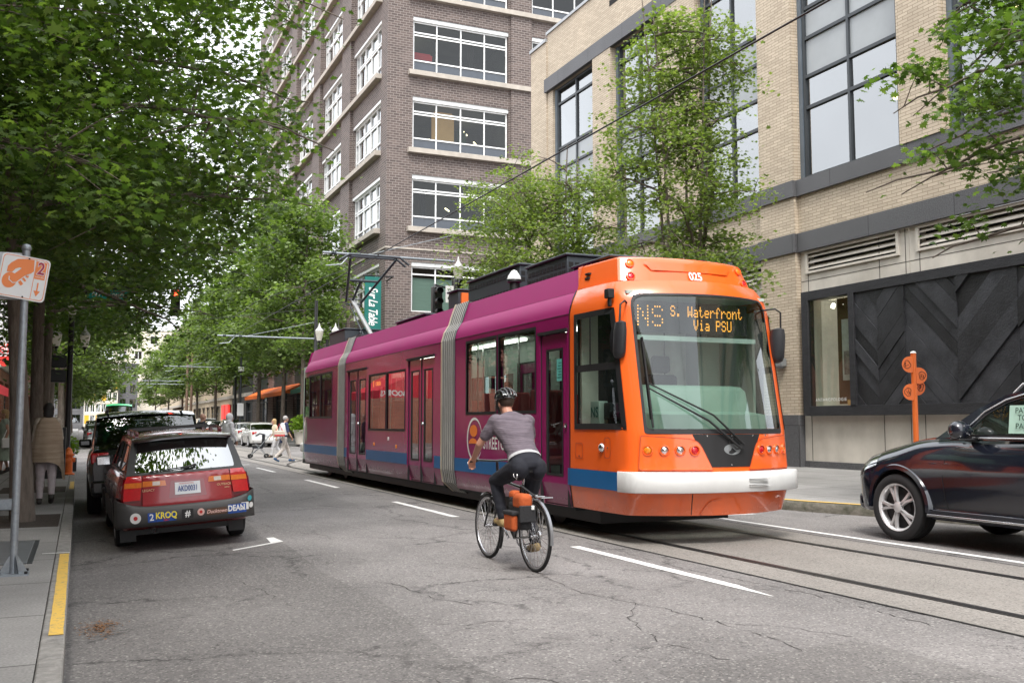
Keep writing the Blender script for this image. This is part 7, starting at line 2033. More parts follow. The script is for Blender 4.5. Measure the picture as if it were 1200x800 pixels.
def sit(h=1.0):
 return dict(pel=(0, 0, .50), chest=(0, .03, .78), neck=(0, .05, 1.02), head=(0, .07, 1.17), shL=(-.17, .04, .97), shR=(.17, .04, .97), elL=(-.21, .10, .70), elR=(.21, .10, .70), wrL=(-.12, .30, .66), wrR=(.12, .30, .66), hipL=(-.09, .02, .48), hipR=(.09, .02, .48), knL=(-.12, .42, .50), knR=(.12, .42, .50), anL=(-.12, .42, .10), anR=(.12, .44, .10), toL=(-.12, .58, .045), toR=(.12, .60, .045))
build_person('person in a pink red top sitting outside beyond the black street lamp', (-.62, 33.4, .15), R(60), sit(), cloth('red_cloth', (.5, .03, .06)), JEAN, hair=HB_, sleeve=.8, group=G3)
build_person('person in a light blue shirt sitting next to the one in pink red', (-1.05, 34.4, .15), R(-100), sit(), cloth('sky_cloth', (.12, .35, .5)), DK, hair=HB_, sleeve=.8, group=G3)
for i, (x, y, dz, lab) in enumerate(((-.62, 33.38, 0, 'metal cafe chair under the person in pink red'), (-1.05, 34.42, 0, 'metal cafe chair under the person in light blue'))):
 t = empty('cafe_chair', (x, y, .15), (R(60), R(-100))[i], label=lab, cat='chair', group='cafe chairs')
 m = MB(); m.box(-.2, .2, -.2, .2, .40, .425); m.build('seat', M_GREY, t, local=True, bevel=.01); m = MB(); m.box(-.2, .2, -.24, -.215, .5, .85); m.build('backrest', M_GREY, t, local=True, bevel=.01)
 for a in (-.18, .18):
  for b_ in (-.2, .18): m = MB(); m.tube([(a, b_, 0), (a, b_, .40 if b_ > 0 else .86)], .012, 6); m.build('leg', M_GREY, t, local=True)
build_person('person in a bright yellow vest far down the street by the right hand trees', (12.9, 98, .16), R(180), standing(1.8), cloth('hivis', (.8, .6, .02)), DK, hair=HK_, group=G3, voxel=.03)
# ================================================================ BICYCLE AND CYCLIST
BO = Vector((4.14, 8.79, 0))
bk = empty('bicycle', BO, R(1.5), label='black city bicycle with silver rear mudguard ridden beside the streetcar', cat='bicycle')
M_BIKE = pmat('bike_black', (.012, .012, .014), .25, coat=.8)
M_SIL = pmat('bike_silver', (.55, .55, .56), .25, metal=.9)
def bpart(name, fnc, mat, par=bk, smooth=60):
 m = MB(); fnc(m); return m.build(name, mat, par, smooth=smooth, local=True)
WR = .345
for yc, nm in ((0.0, 'rear'), (1.12, 'front')):
 MW = Matrix.Translation((0, yc, WR)) @ Matrix.Rotation(PI / 2, 4, 'Y')
 m = MB(); n = 64
 prof_ = [(WR - .019 + .019 * math.cos(a), .019 * math.sin(a)) for a in [2 * PI * k / 10 for k in range(11)]]
 m.lathe(prof_, n, MW); w_ = m.build('wheel', M_TYRE, bk, smooth=60, local=True)
 m = MB(); m.lathe([(WR - .036, -.011), (WR - .032, -.013), (WR - .052, -.010), (WR - .056, 0), (WR - .052, .010), (WR - .032, .013), (WR - .036, .011)], n, MW); m.build('rim', M_SIL, w_, smooth=50, local=True)
 m = MB()
 for k in range(32):
  a = 2 * PI * k / 32; sd = .022 * (1 if k % 2 else -1); b_ = a + (.5 if (k // 2) % 2 else -.5)
  m.tube([MW @ Vector((.022 * math.cos(b_), .022 * math.sin(b_), sd)), MW @ Vector(((WR - .05) * math.cos(a), (WR - .05) * math.sin(a), 0))], .0016, 5, cap=False)
 m.build('spokes', M_SIL, w_, local=True)
 m = MB(); m.lathe([(0, -.05), (.012, -.05), (.012, -.03), (.026, -.028), (.026, -.022), (.016, -.02), (.016, .02), (.026, .022), (.026, .028), (.012, .03), (.012, .05), (0, .05)], 16, MW); m.build('hub', M_SIL, w_, smooth=40, local=True)
BB = (0, .46, .285); ST = (0, .26, .84); HT = (0, .90, .86); HL = (0, .935, .70)
def T(name, a, b, r, mat=M_BIKE, r2=None):
 m = MB(); m.tube([a, b], [r, r2 or r], 12); return m.build(name, mat, bk, smooth=60, local=True)
T('top_tube', (0, .28, .80), HT, .016); T('down_tube', BB, HL, .019); T('seat_tube', BB, ST, .016); T('head_tube', (0, .945, .67), (0, .885, .90), .021); T('seat_post', ST, (0, .235, .93), .013, M_SIL)
for s in (-1, 1):
 T('chain_stay', (s * .02, .42, .285), (s * .065, 0, WR), .010); T('seat_stay', (s * .015, .27, .80), (s * .065, 0, WR), .008)
 m = MB(); m.tube([(s * .045, .95, .66), (s * .05, 1.0, .55), (s * .05, 1.12, WR)], [.014, .013, .009], 10); m.build('fork_blade', M_BIKE, bk, smooth=60, local=True)
T('fork_crown', (-.05, .95, .665), (.05, .95, .665), .014); T('stem', (0, .885, .90), (0, .90, 1.04), .014)
m = MB(); m.tube([(-.31, .90, 1.055), (-.18, .96, 1.06), (0, .94, 1.05), (.18, .96, 1.06), (.31, .90, 1.055)], .012, 10); m.build('handlebar', M_BIKE, bk, smooth=60, local=True)
for s in (-1, 1):
 T('grip', (s * .33, .893, 1.055), (s * .22, .935, 1.058), .017, M_RUBBER)
 m = MB(); m.tube([(s * .23, .96, 1.05), (s * .31, .98, 1.03)], .006, 6); m.build('brake_lever', M_SIL, bk, local=True)
m = MB(); rr = []
for y, w, z in ((.08, .02, .985), (.10, .07, .99), (.16, .082, .995), (.24, .055, .985), (.33, .025, .985), (.37, .012, .98)):
 rr.append([(-w, y, z - .02), (-w * .8, y, z + .006), (0, y, z + .012), (w * .8, y, z + .006), (w, y, z - .02), (0, y, z - .03)])
m.loft(rr, closed=True, cap=True); m.build('saddle', M_RUBBER, bk, smooth=60, local=True, subd=1)
m = MB()
for k in range(2): m.lathe([(.085, -.002), (.09, 0), (.085, .002), (.06, .002), (.06, -.002)], 28, Matrix.Translation((.055, .46, .285)) @ Matrix.Rotation(PI / 2, 4, 'Y'))
m.build('chainring', M_SIL, bk, local=True)
cL = Vector((-.09, .46 + .115, .285 + .125)); cR = Vector((.09, .46 - .115, .285 - .125))
for c, s in ((cL, -1), (cR, 1)):
 m = MB(); m.bar((s * .07, .46, .285), (s * .085, c.y, c.z), .014, .024, up=(1, 0, 0)); cr_ = m.build('crank', M_SIL, bk, local=True, bevel=.004)
 m = MB(); m.box(min(c.x, c.x + s * .09), max(c.x, c.x + s * .09), c.y - .03, c.y + .03, c.z - .01, c.z + .01); m.build('pedal', M_RUBBER, cr_, local=True)
m = MB(); m.tube([(.055, .46, .372), (.055, 0, .385)], .005, 6); m.tube([(.055, .46, .198), (.055, .02, .30), (.055, -.02, .25), (.055, 0, .31)], .005, 6); m.build('chain', M_RUBBER, bk, local=True)
m = MB(); m.lathe([(.055, -.02), (.055, .0), (.03, .02)], 20, Matrix.Translation((.045, 0, WR)) @ Matrix.Rotation(PI / 2, 4, 'Y')); m.build('cassette', M_SIL, bk, local=True)
def guard(yc, a0, a1, name, mat):
 m = MB(); rows = []
 for k in range(21):
  a = a0 + (a1 - a0) * k / 20; c, s_ = math.cos(a), math.sin(a); r_ = WR + .022
  rows.append([(-.02, yc + c * (r_ - .01), WR + s_ * (r_ - .01)), (-.014, yc + c * r_, WR + s_ * r_), (.014, yc + c * r_, WR + s_ * r_), (.02, yc + c * (r_ - .01), WR + s_ * (r_ - .01))])
 m.loft(rows, closed=False); return m.build(name, mat, bk, smooth=50, local=True)
guard(0, R(40), R(188), 'rear_mudguard', pmat('mudguard_steel', (.30, .31, .33), .35, metal=.8)); guard(1.12, R(60), R(215), 'front_mudguard', M_BIKE)
m = MB()
for s in (-1, 1): m.tube([(s * .06, .20, .745), (s * .06, -.26, .735)], .006, 6); m.tube([(s * .075, 0, WR), (s * .06, -.08, .735)], .005, 6); m.tube([(s * .075, 0, WR), (s * .06, .08, .74)], .005, 6)
for y in (-.26, -.1, .05, .2): m.tube([(-.06, y, .738), (.06, y, .738)], .005, 6)
m.build('rear_rack', M_SIL, bk, local=True)
# pannier
pn = empty('pannier_bag', BO + Vector((-.16, .03, .4)), R(1.5), label='orange and black pannier bag hanging on the bicycle rack', cat='bag')
OB = Vector((-.16, .03, .4))
def pb(name, x0, x1, y0, y1, z0, z1, mat, bev=.03):
 m = MB(); m.box(x0 - OB.x, x1 - OB.x, y0 - OB.y, y1 - OB.y, z0 - OB.z, z1 - OB.z); return m.build(name, mat, pn, local=True, bevel=bev, segs=4)
ORB = cloth('pannier_orange', (.44, .085, .018)); BKB = cloth('pannier_black', (.02, .02, .022))
pb('main_bag', -.22, -.08, -.13, .17, .42, .70, BKB, .045); pb('lid', -.222, -.078, -.135, .08, .60, .77, ORB, .05); pb('side_pocket', -.285, -.215, -.08, .13, .41, .59, ORB, .03); pb('pocket_flap', -.29, -.21, -.09, .14, .56, .605, BKB, .015); pb('roll_top', -.21, -.09, .02, .18, .64, .74, BKB, .04); pb('top_roll', -.20, -.10, .08, .20, .70, .79, ORB, .035)
pb('strap', -.24, -.07, -.165, -.13, .50, .66, BKB, .01); pb('buckle', -.12, -.09, -.175, -.15, .62, .66, M_WHITE, .005)
m = MB(); m.tube([(-.0 - .06 - OB.x, -.12 - OB.y, .745 - OB.z), (-.15 - OB.x, .0 - OB.y, .84 - OB.z), (-.1 - OB.x, .12 - OB.y, .75 - OB.z)], .012, 8); m.build('handle', BKB, pn, smooth=60, local=True)
J = dict(pel=(0, .20, 1.06), chest=(0, .44, 1.33), neck=(0, .60, 1.53), head=(.005, .70, 1.665), shL=(-.20, .53, 1.46), shR=(.20, .53, 1.46), elL=(-.30, .68, 1.235), elR=(.30, .68, 1.235), wrL=(-.285, .86, 1.09), wrR=(.285, .86, 1.09),
         hipL=(-.10, .20, 1.00), hipR=(.10, .20, 1.00), knL=(-.15, .60, .86), knR=(.14, .46, .60), anL=(-.13, .47, .475), anR=(.13, .26, .245), toL=(-.13, .615, .445), toR=(.13, .385, .175))
M_TEE = pmat('heather_tee', (.085, .068, .085), .9, scale=9, col2=(.17, .14, .165), bump=.5, bscale=25, stretch=(.5, .5, 7), detail=4)
M_PANT = cloth('cycling_trousers', (.009, .010, .017), scale=6, bscale=14)
cy, V = build_person('cyclist in a heather purple T-shirt, dark trousers and black helmet seen from behind', BO, R(1.5), J, M_TEE, M_PANT, hair=HB_, skin=pmat('skin_rider', (.52, .26, .18), .5, var=.05, scale=7), voxel=.009, fine=.0065, sleeve=.62, shoes=pmat('shoe_tan', (.38, .27, .12), .7), tilt=.05, sw=.235, toplen=-.155)
m = MB(); m.add([], [])
# strip of white shirt under the tee, helmet, belt loop carabiner
m = MB(); a1 = (V['chest'] - V['pel']).normalized(); f1 = a1.cross(Vector((1, 0, 0))) * -1; rows = []
for q, e in ((.03, .004), (.05, .006), (.065, .002)):
 c = V['pel'] + a1 * q; rows.append([c + Vector((1, 0, 0)) * (.176 + e) * math.cos(t_) + f1 * (.126 + e) * math.sin(t_) for t_ in [2 * PI * k / 28 for k in range(28)]])
m.loft(rows, closed=True); m.build('undershirt', cloth('grey_white', (.42, .42, .43)), cy, smooth=60, local=True)
HC = Vector((.005, .69, 1.71)); Rh = Matrix.Rotation(-.12, 3, 'X')
M_HEL = pmat('helmet_black', (.014, .014, .016), .25, coat=.6)
m = MB(); rows = []; n = 32
for i in range(9):
 t_ = (PI / 2) * i / 8; q = max(math.cos(t_), .03)
 rows.append([HC + Rh @ Vector((.105 * q * math.cos(2 * PI * j / n), .138 * q * math.sin(2 * PI * j / n) * (1.0 if math.sin(2 * PI * j / n) > 0 else .95), .10 * math.sin(t_) - .005)) for j in range(n)])
m.loft(rows, closed=True); m.add([rows[-1][j] for j in range(n)], [tuple(range(n))])
inner = [HC + Rh @ Vector((.088 * math.cos(2 * PI * j / n), .118 * math.sin(2 * PI * j / n), -.012)) for j in range(n)]
m.loft([inner, rows[0]], closed=True); hel = m.build('helmet', M_HEL, cy, smooth=50, local=True)
for k in range(-2, 3):     # raised ribs leave dark vents between them
 m = MB(); pts = []
 for j in range(13):
  a = PI * (.06 + .88 * j / 12); x = k * .038
  q = math.sqrt(max(0, 1 - (x / .112) ** 2)); pts.append(HC + Rh @ Vector((x, -.145 * q * math.cos(a), .114 * q * math.sin(a) - .002)))
 m.tube(pts, .010 if k % 2 else .012, 8); m.build('helmet_rib', pmat('helmet_grey', (.06, .06, .065), .3, coat=.5) if k % 2 else M_HEL, hel, smooth=60, local=True)
m = MB(); 
for k in (-1, 1): m.tube([HC + Vector((k * .03, -.128, .035)), HC + Vector((k * .075, -.10, .045))], .007, 6)
m.build('helmet_mark', M_GREY, hel, local=True)
for s in (-1, 1):
 m = MB(); m.tube([HC + Vector((s * .088, .03, -.01)), Vector((s * .07, .745, 1.60)), Vector((0, .77, 1.565))], .005, 6); m.build('helmet_strap', M_RUBBER, hel, local=True)
m = MB(); m.tube([(-.17, .13, .98), (-.185, .10, .93), (-.17, .06, .90), (-.155, .08, .95), (-.165, .12, .985)], .006, 8); m.build('key_clip', M_SIL, cy, smooth=60, local=True)
# passenger seen through the front saloon window of the streetcar
Jp = {k: (v[0], v[1], v[2] + .42) for k, v in sit().items()}
build_person('passenger in dark blue sitting behind the first saloon window of the streetcar', (TC - .78, 14.75, .42), R(180), Jp, cloth('blue_jacket', (.02, .05, .12)), DK, hair=HB_, sleeve=1.9, female=True, voxel=.016)
build_person('passenger standing near the door inside the streetcar', (TC + .2, 13.0, .42), R(120), standing(1.7), cloth('brown_cloth', (.14, .08, .05)), DK, hair=HK_, sleeve=1.9, voxel=.016)
# ================================================================ STREET FURNITURE
GALV = pmat('galvanised', (.30, .33, .36), .45, metal=.55, scale=25, var=.15)
# parking sign
sp = empty('parking_sign', (-.475, 9.58, .15), label='white and orange parking sign with a hand and the number 2 on a galvanised pole', cat='sign')
m = MB(); m.tube([(-.475, 9.58, .15), (-.475, 9.58, 2.985)], .032, 16); m.lathe([(.034, 2.98), (.04, 2.985), (.04, 3.01), (.03, 3.03), (0, 3.04)], 16, Matrix.Translation((-.475, 9.58, 0))); pole = m.build('pole', GALV, sp, smooth=50)
m = MB(); m.box(-.60, -.35, 9.46, 9.70, .15, .165)
for a in range(4):
 c, s_ = math.cos(a * PI / 2 + .4), math.sin(a * PI / 2 + .4)
 p = Vector((-.475, 9.58, 0)); d = Vector((c, s_, 0)); n_ = Vector((-s_, c, 0)) * .004
 for e in (1, -1): m.add([p + d * .03 + n_ * e + Vector((0, 0, .166)), p + d * .12 + n_ * e + Vector((0, 0, .166)), p + d * .03 + n_ * e + Vector((0, 0, .32))], [(0, 1, 2)])
m.build('base_plate', GALV, sp)
m = MB()
for x, y in ((-.58, 9.48), (-.37, 9.48), (-.58, 9.68), (-.37, 9.68)): m.lathe([(.014, .165), (.014, .185), (0, .187)], 8, Matrix.Translation((x, y, 0)))
m.build('anchor_bolt', M_RUBBER, sp)
rv = Vector((.985, .17, -.13)).normalized(); uv = Vector((.085, .0, 1)).normalized(); nv = rv.cross(uv).normalized(); uv = nv.cross(rv) * 1.0
C0 = Vector((-.487, 9.53, 2.73)); SW = .39; SH = .385
def S(px, py, off=0.0):    # artwork units -> sign plane
 a = px - 50; b = py - 110
 # basis (325,90) across, (-35,360) down
 det = 325 * 360 + 35 * 90
 u = (a * 360 + b * 35) / det; v = (325 * b - 90 * a) / det
 return C0 + rv * ((u - .5) * SW) + uv * ((.5 - v) * SH) + nv * off
def spl(name, polys, off, mat, par, round_=0):
 m = MB()
 for pl in polys:
  q = [S(x, y, off) for x, y in pl]; m.add(q, [tuple(range(len(q)))])
 return m.build(name, mat, par)
def uvp(u, v): return (50 + 325 * u - 35 * v, 110 + 90 * u + 360 * v)
M_SIGNO = pmat('sign_orange', (.80, .22, .05), .45, var=.03); M_SIGNW = pmat('sign_white', (.74, .74, .74), .4, var=.03); M_SIGNR = pmat('sign_darkred', (.35, .01, .05), .4)
ro = roundpoly([(-SW / 2, -SH / 2), (SW / 2, -SH / 2), (SW / 2, SH / 2), (-SW / 2, SH / 2)], .04, 5)
def lay(name, polys, off, mat, par, th=0):
 vs, fs = plate2d(polys, th); m = MB(); m.add([C0 + rv * v.x + uv * v.y + nv * (off + v.z) for v in vs], fs); return m.build(name, mat, par)
face = lay('sign_plate', [ro], -.002, M_SIGNW, sp, .004)
ri = [(x * .94, y * .94) for x, y in ro]; ri2 = [(x * .915, y * .915) for x, y in ro]
lay('border', [ri, ri2], .0015, M_SIGNO, face)
def circ(cx, cy, r, ry=None, n=28): return [(cx + r * math.cos(2 * PI * k / n), cy + (ry or r) * math.sin(2 * PI * k / n)) for k in range(n)]
spl('coin', [circ(103, 350, 50, 66)], .0015, M_SIGNO, face)
spl('hand', [[(82, 278), (88, 232), (108, 205), (150, 176), (215, 178), (262, 190), (262, 285), (245, 302), (205, 318), (150, 368), (128, 372), (107, 350), (106, 325), (180, 256), (165, 248), (140, 256), (118, 284)]], .003, M_SIGNO, face)
spl('thumb_line', [[(98, 318), (104, 318), (103, 345), (126, 372), (158, 372), (158, 377), (124, 378), (97, 348)]], .004, M_SIGNW, face)
spl('fingers', [[(160, 372), (176, 356), (196, 388), (184, 402), (176, 400)], [(184, 344), (196, 334), (215, 362), (206, 373)], [(205, 325), (214, 318), (232, 322), (226, 342)]], .003, M_SIGNO, face)
spl('hour_box', [[uvp(.715, .07), uvp(.93, .07), uvp(.93, .48), uvp(.715, .48)]], .0015, M_SIGNO, face)
spl('divider', [[uvp(.70, .05), uvp(.712, .05), uvp(.712, .95), uvp(.70, .95)]], .0015, M_SIGNO, face)
m = MB(); text(m, '2', .152, S(*uvp(.825, .24), .0025), rv, uv, bold=.05, sx=.8); m.build('hour_halo', M_SIGNW, face)
m = MB(); text(m, '2', .15, S(*uvp(.825, .24), .0035), rv, uv, bold=.022, sx=.8); m.build('hour_number', M_SIGNR, face)
m = MB(); text(m, 'HOURS', .022, S(*uvp(.825, .43), .0025), rv, uv); m.build('hour_word', M_SIGNW, face)
spl('arrow', [[uvp(.80, .56), uvp(.83, .56), uvp(.83, .76), uvp(.80, .76)], [uvp(.745, .75), uvp(.885, .75), uvp(.815, .88)]], .0015, M_SIGNO, face)
m = MB()
for v_ in (.05, .94): m.lathe([(.008, 0), (.006, .006), (0, .007)], 10, Matrix.Translation(S(*uvp(.55, v_))) @ Matrix.Rotation(PI / 2, 4, 'X'))
m.build('bolt', M_RUBBER, face)
m = MB(); m.box(-.82, -.50, 9.62, 9.626, 2.54, 2.96); m.build('rear_plate', pmat('sign_back', (.50, .52, .54), .4, metal=.3), sp)
# little meter box on a stake
t = empty('utility_box', (-.78, 14.0, .15), label='small grey metal box on a short stake beside the first tree pit', cat='utility box')
m = MB(); m.box(-.90, -.66, 13.95, 14.1, .36, .50); m.build('box', GALV, t, bevel=.01); m = MB(); m.tube([(-.70, 14.02, .14), (-.70, 14.02, .37)], .013, 8); m.build('stake', GALV, t)
# black cabinet
t = empty('newspaper_box', (-.50, 25.9, .15), label='tall black newspaper box on the left pavement in front of the street lamp', cat='newspaper box')
m = MB(); m.box(-.76, -.26, 25.7, 26.2, .27, 1.36); m.build('cabinet', M_BLACK, t, bevel=.02); m = MB(); m.box(-.72, -.30, 25.74, 26.16, .15, .27); m.build('plinth', M_BLACK, t)
m = MB(); m.box(-.70, -.32, 25.69, 25.70, .7, 1.2); m.build('door', M_DKFRAME, t); m = MB(); m.box(-.55, -.45, 25.66, 25.70, .62, .66); m.build('handle', M_GREY, t)
# street lamp with signal mast
LX, LY = -.27, 29.6
lp = empty('street_lamp', (LX, LY, .15), label='black ornamental street lamp with cream lanterns on the near left corner', cat='street lamp')
m = MB(); m.lathe([(.10, .6), (.085, .75), (.075, 3.0), (.07, 5.6), (.09, 5.62), (.06, 5.7)], 20, Matrix.Translation((LX, LY, 0))); m.build('pole', M_BLACK, lp, smooth=50)
m = MB(); m.box(LX - .26, LX + .26, LY - .26, LY + .26, .15, .52); m.box(LX - .17, LX + .17, LY - .17, LY + .17, .52, .66); m.build('base', M_BLACK, lp, bevel=.02)
M_LANT = pmat('lantern_glass', (.42, .41, .36), .3, emit=(1, .9, .7), estr=.04)
def lantern(x, y, z, par, s=1.0, arm=None):
 m = MB()
 if arm: m.tube([arm, ((arm[0] + x) / 2, y, z - .30 * s), (x, y, z - .22 * s), (x, y, z - .02)], .02, 8)
 m.lathe([(.05 * s, -.06 * s), (.07 * s, 0), (.10 * s, .03 * s)], 14, Matrix.Translation((x, y, z))); br_ = m.build('lamp_bracket', M_BLACK, par, smooth=50)
 m = MB(); m.lathe([(.10 * s, .03 * s), (.17 * s, .38 * s), (.175 * s, .46 * s), (.15 * s, .5 * s)], 18, Matrix.Translation((x, y, z))); m.build('lamp_globe', M_LANT, br_, smooth=50)
 m = MB(); m.lathe([(.185 * s, .46 * s), (.16 * s, .52 * s), (.07 * s, .62 * s), (.04 * s, .70 * s), (.02 * s, .80 * s), (0, .84 * s)], 18, Matrix.Translation((x, y, z))); m.build('lamp_cap', pmat('lamp_cap_white', (.5, .5, .48), .5), br_, smooth=50)
for s in (-1, 1): lantern(LX + s * .36, LY, 3.55, lp, .75, (LX, LY, 3.5))
lantern(LX, LY, 4.35, lp, .8)
m = MB(); m.tube([(LX, LY, 5.05), (LX + 1.4, LY, 5.30), (LX + 3.3, LY, 5.45)], [.06, .05, .035], 10); m.build('mast_arm', M_BLACK, lp, smooth=60)
for z0, z1 in ((2.98, 3.32), (2.58, 2.92)):
 m = MB(); m.box(LX - .55, LX - .08, LY - .14, LY + .1, z0, z1); m.build('signal_box', M_BLACK, lp, bevel=.03)
gs = empty('street_name_sign', (.7, LY - .05, 5.0), label='green street name sign hanging from the lamp mast among the leaves', cat='sign')
m = MB(); m.box(.10, 1.22, LY - .10, LY - .07, 4.93, 5.20); pl_ = m.build('plate', pmat('name_sign_teal', (.01, .30, .25), .4), gs, bevel=.01); m = MB(); text(m, 'NW Couch', .22, (.66, LY - .104, 5.06), (1, 0, 0), (0, 0, 1), sx=.85, bold=.01); m.build('lettering', M_WHITE, pl_)
m = MB(); m.tube([(.3, LY - .08, 5.2), (.3, LY, 5.24)], .012, 6); m.tube([(1.0, LY - .08, 5.2), (1.0, LY, 5.28)], .012, 6); m.build('hanger', M_BLACK, gs)
def signal(name, label, x, y, z, lit=None, group=None, hand=False, face=-1):
 t = empty(name, (x, y, z), label=label, cat='traffic light', group=group)
 m = MB(); m.box(x - .17, x + .17, y - .1, y + .14, z - .52, z + .52); m.build('housing', M_BLACK, t, bevel=.04)
 for k, (dz, c) in enumerate(((.34, M_LRED), (0, M_LAMB), (-.34, pmat('lamp_green', (.01, .2, .1), .3)))):
  mm = pmat('signal_red_lit', (1, .1, .05), emit=(1, .05, .02), estr=7) if (lit == k) else pmat('signal_lens_dark', (.02, .02, .02), .3)
  m = MB(); m.lathe([(.10, .0), (.06, .02), (0, .025)], 18, Matrix.Translation((x, y - .11, z + dz)) @ Matrix.Rotation(PI / 2, 4, 'X')); m.build('lens', mm, t, smooth=60)
  m = MB(); rows = []
  for yy, r_ in ((y - .10, .125), (y - .32, .12)): rows.append([(x + r_ * math.cos(a), yy, z + dz + r_ * math.sin(a)) for a in [-.4 + (PI + .8) * j / 14 for j in range(15)]])
  m.loft(rows, closed=False); m.build('visor', M_BLACK, t, smooth=60)
 return t
signal('traffic_light', 'traffic light with a lit red lens hanging under the leaves left of centre', LX + 2.72, LY, 4.93, lit=0).scale = (.75, .75, .75)
# hydrant and planter
t = empty('fire_hydrant', (-.20, 27.6, .15), label='orange fire hydrant at the left kerb beside the black SUV', cat='fire hydrant')
HX, HY = -.20, 27.6
m = MB(); m.lathe([(.15, .15), (.15, .19), (.10, .20), (.10, .62), (.13, .63), (.13, .67), (.10, .69), (.07, .79), (.03, .83), (0, .85)], 18, Matrix.Translation((HX, HY, 0))); m.build('barrel', M_ORANGE, t, smooth=45)
m = MB()
for a in (0, PI): m.lathe([(.055, .08), (.055, .15), (.03, .16), (0, .16)], 12, Matrix.Translation((HX, HY, .52)) @ Matrix.Rotation(PI / 2 * (1 if a else -1), 4, 'Y'))
m.lathe([(.07, .08), (.07, .16), (0, .17)], 12, Matrix.Translation((HX, HY, .50)) @ Matrix.Rotation(PI / 2, 4, 'X')); m.build('outlet', M_ORANGE, t, smooth=45)
def leafball(rng, c, r, n, size, flat=.8):
 p = rng.normal(0, .5, (n, 3)); p /= np.maximum(1, np.linalg.norm(p, axis=1))[:, None]; return np.array(c) + p * np.array([r, r, r * flat])
def planter(x, y, label, mat, leafm, z0=.15, s=1.0):
 t = empty('planter', (x, y, z0), label=label, cat='planter')
 m = MB(); m.lathe([(.02, .0), (.20 * s, 0), (.27 * s, .38 * s), (.30 * s, .42 * s), (.30 * s, .47 * s), (.26 * s, .47 * s), (.24 * s, .40 * s), (.0, .40 * s)], 20, Matrix.Translation((x, y, z0))); m.build('pot', mat, t, smooth=45)
 rng = np.random.default_rng(int(abs(x * 100 + y)))
 leaf_object('foliage', leafball(rng, (x, y, z0 + .65 * s), .42 * s, 900, .08), .09 * s, leafm, t, rng)
# orange paddle post on the right pavement
PX_, PY_ = 12.2, 11.66
t = empty('wayfinding_post', (PX_, PY_, .17), label='orange post with four round paddles standing behind the navy SUV bonnet', cat='sign')
m = MB(); m.tube([(PX_, PY_, .17), (PX_, PY_, 2.57)], .043, 14); m.build('pole', M_ORANGE, t, smooth=50)
m = MB(); m.lathe([(.05, 2.57), (.035, 2.60), (0, 2.61)], 12, Matrix.Translation((PX_, PY_, 0))); m.build('cap', M_WHITE, t, smooth=50)
m = MB(); m.lathe([(.24, .20), (.24, .24), (.20, .26), (.07, .30)], 18, Matrix.Translation((PX_, PY_, 0))); m.lathe([(.24, .585), (.24, .60), (.06, .66)], 18, Matrix.Translation((PX_, PY_, 0))); m.build('collar', M_ORANGE, t, smooth=45)
ex = Vector((.88, -.47, 0)); ez = Vector((0, 0, 1)); en = Vector((-.47, -.88, 0))
for sx, z, dn in ((-1, 2.39, .0), (1, 2.21, .0), (1, 2.03, .10), (-1, 1.95, .0)):
 c = Vector((PX_, PY_, z)) + ex * sx * .085 + en * (.03 - dn)
 pl_ = [(-sx * .06, -.13)] + [(-sx * .02 + sx * .125 * math.cos(a), .13 * math.sin(a)) for a in [-PI / 2 + PI * k / 14 for k in range(15)]] + [(-sx * .06, .13)]
 vs, fs = plate2d([pl_], .02); m = MB(); m.add([c + ex * v.x + ez * v.y + en * v.z for v in vs], fs); pd = m.build('paddle', M_ORANGE, t)
 m = MB()
 rngp = random.Random(int(z * 100)); ce = c + ex * sx * .028
 pts = [ce + ex * (.05 * math.cos(a) * (1 + .2 * math.sin(3 * a + z * 9))) + ez * (.065 * math.sin(a)) + en * .012 for a in [2 * PI * k / 20 for k in range(20)]]
 m.tube(pts, .005, 5, closed=True)
 for k in range(3): m.tube([ce + ex * rngp.uniform(-.04, .04) + ez * rngp.uniform(-.05, .05) + en * .012 for _ in range(3)], .004, 5)
 m.build('paddle_drawing', pmat('sign_ink', (.10, .02, .01), .6), pd)
# overhead line
def wire(name, label, pts, r, group=None, mat=M_RUBBER):
 m = MB(); m.tube(pts, r, 6); o = m.build(name, mat, None, smooth=60, origin=pts[0]); tag(o, label, 'wire', group); return o
wire('contact_wire', 'overhead contact wire running along the track above the streetcar', [(7.22, y, 5.985 + .02 * math.sin(y)) for y in range(-6, 240, 6)], .013)
def arm_pole(x, y, h, z, xin, label, name='catenary_pole', rad=.11, group='catenary poles', mat=None, base=.16):
 t = empty(name, (x, y, base), label=label, cat='pole', group=group)
 m = MB(); m.lathe([(rad * 1.5, base), (rad * 1.4, base + .5), (rad, base + .55), (rad * .8, h), (0, h + .05)], 16, Matrix.Translation((x, y, 0))); m.build('pole', mat or M_BLACK, t, smooth=50)
 m = MB(); m.tube([(x, y, z), (xin, y, z)], .04, 8); m.tube([(xin + .9, y, z), (xin + .6, y, z - .35), (xin + .1, y, z - .42)], .022, 6); m.tube([(x, y, z + .9), (xin + 1.5, y, z + .03)], .012, 6); m.build('bracket_arm', GALV, t, smooth=60)
 m = MB()
 for q in (0, .8): m.lathe([(.05, -.08), (.07, -.04), (.05, 0), (.07, .04), (.05, .08)], 10, Matrix.Translation((xin + .35 + q, y, z)) @ Matrix.Rotation(PI / 2, 4, 'Y'))
 m.build('insulator', M_ROOFEQ, t, smooth=50)
arm_pole(11.35, 30.4, 6.3, 6.86, 6.9, 'black corner pole behind the streetcar holding the nearest overhead arm')
arm_pole(11.5, 52.0, 8.1, 5.98, 6.4, 'tall black pole seen over the tail of the streetcar left of the twin lanterns')
arm_pole(11.9, 84.0, 8.4, 6.1, 6.2, 'black overhead line pole further down the right kerb')
M_BRPOLE = pmat('brown_pole', (.20, .13, .09), .6)
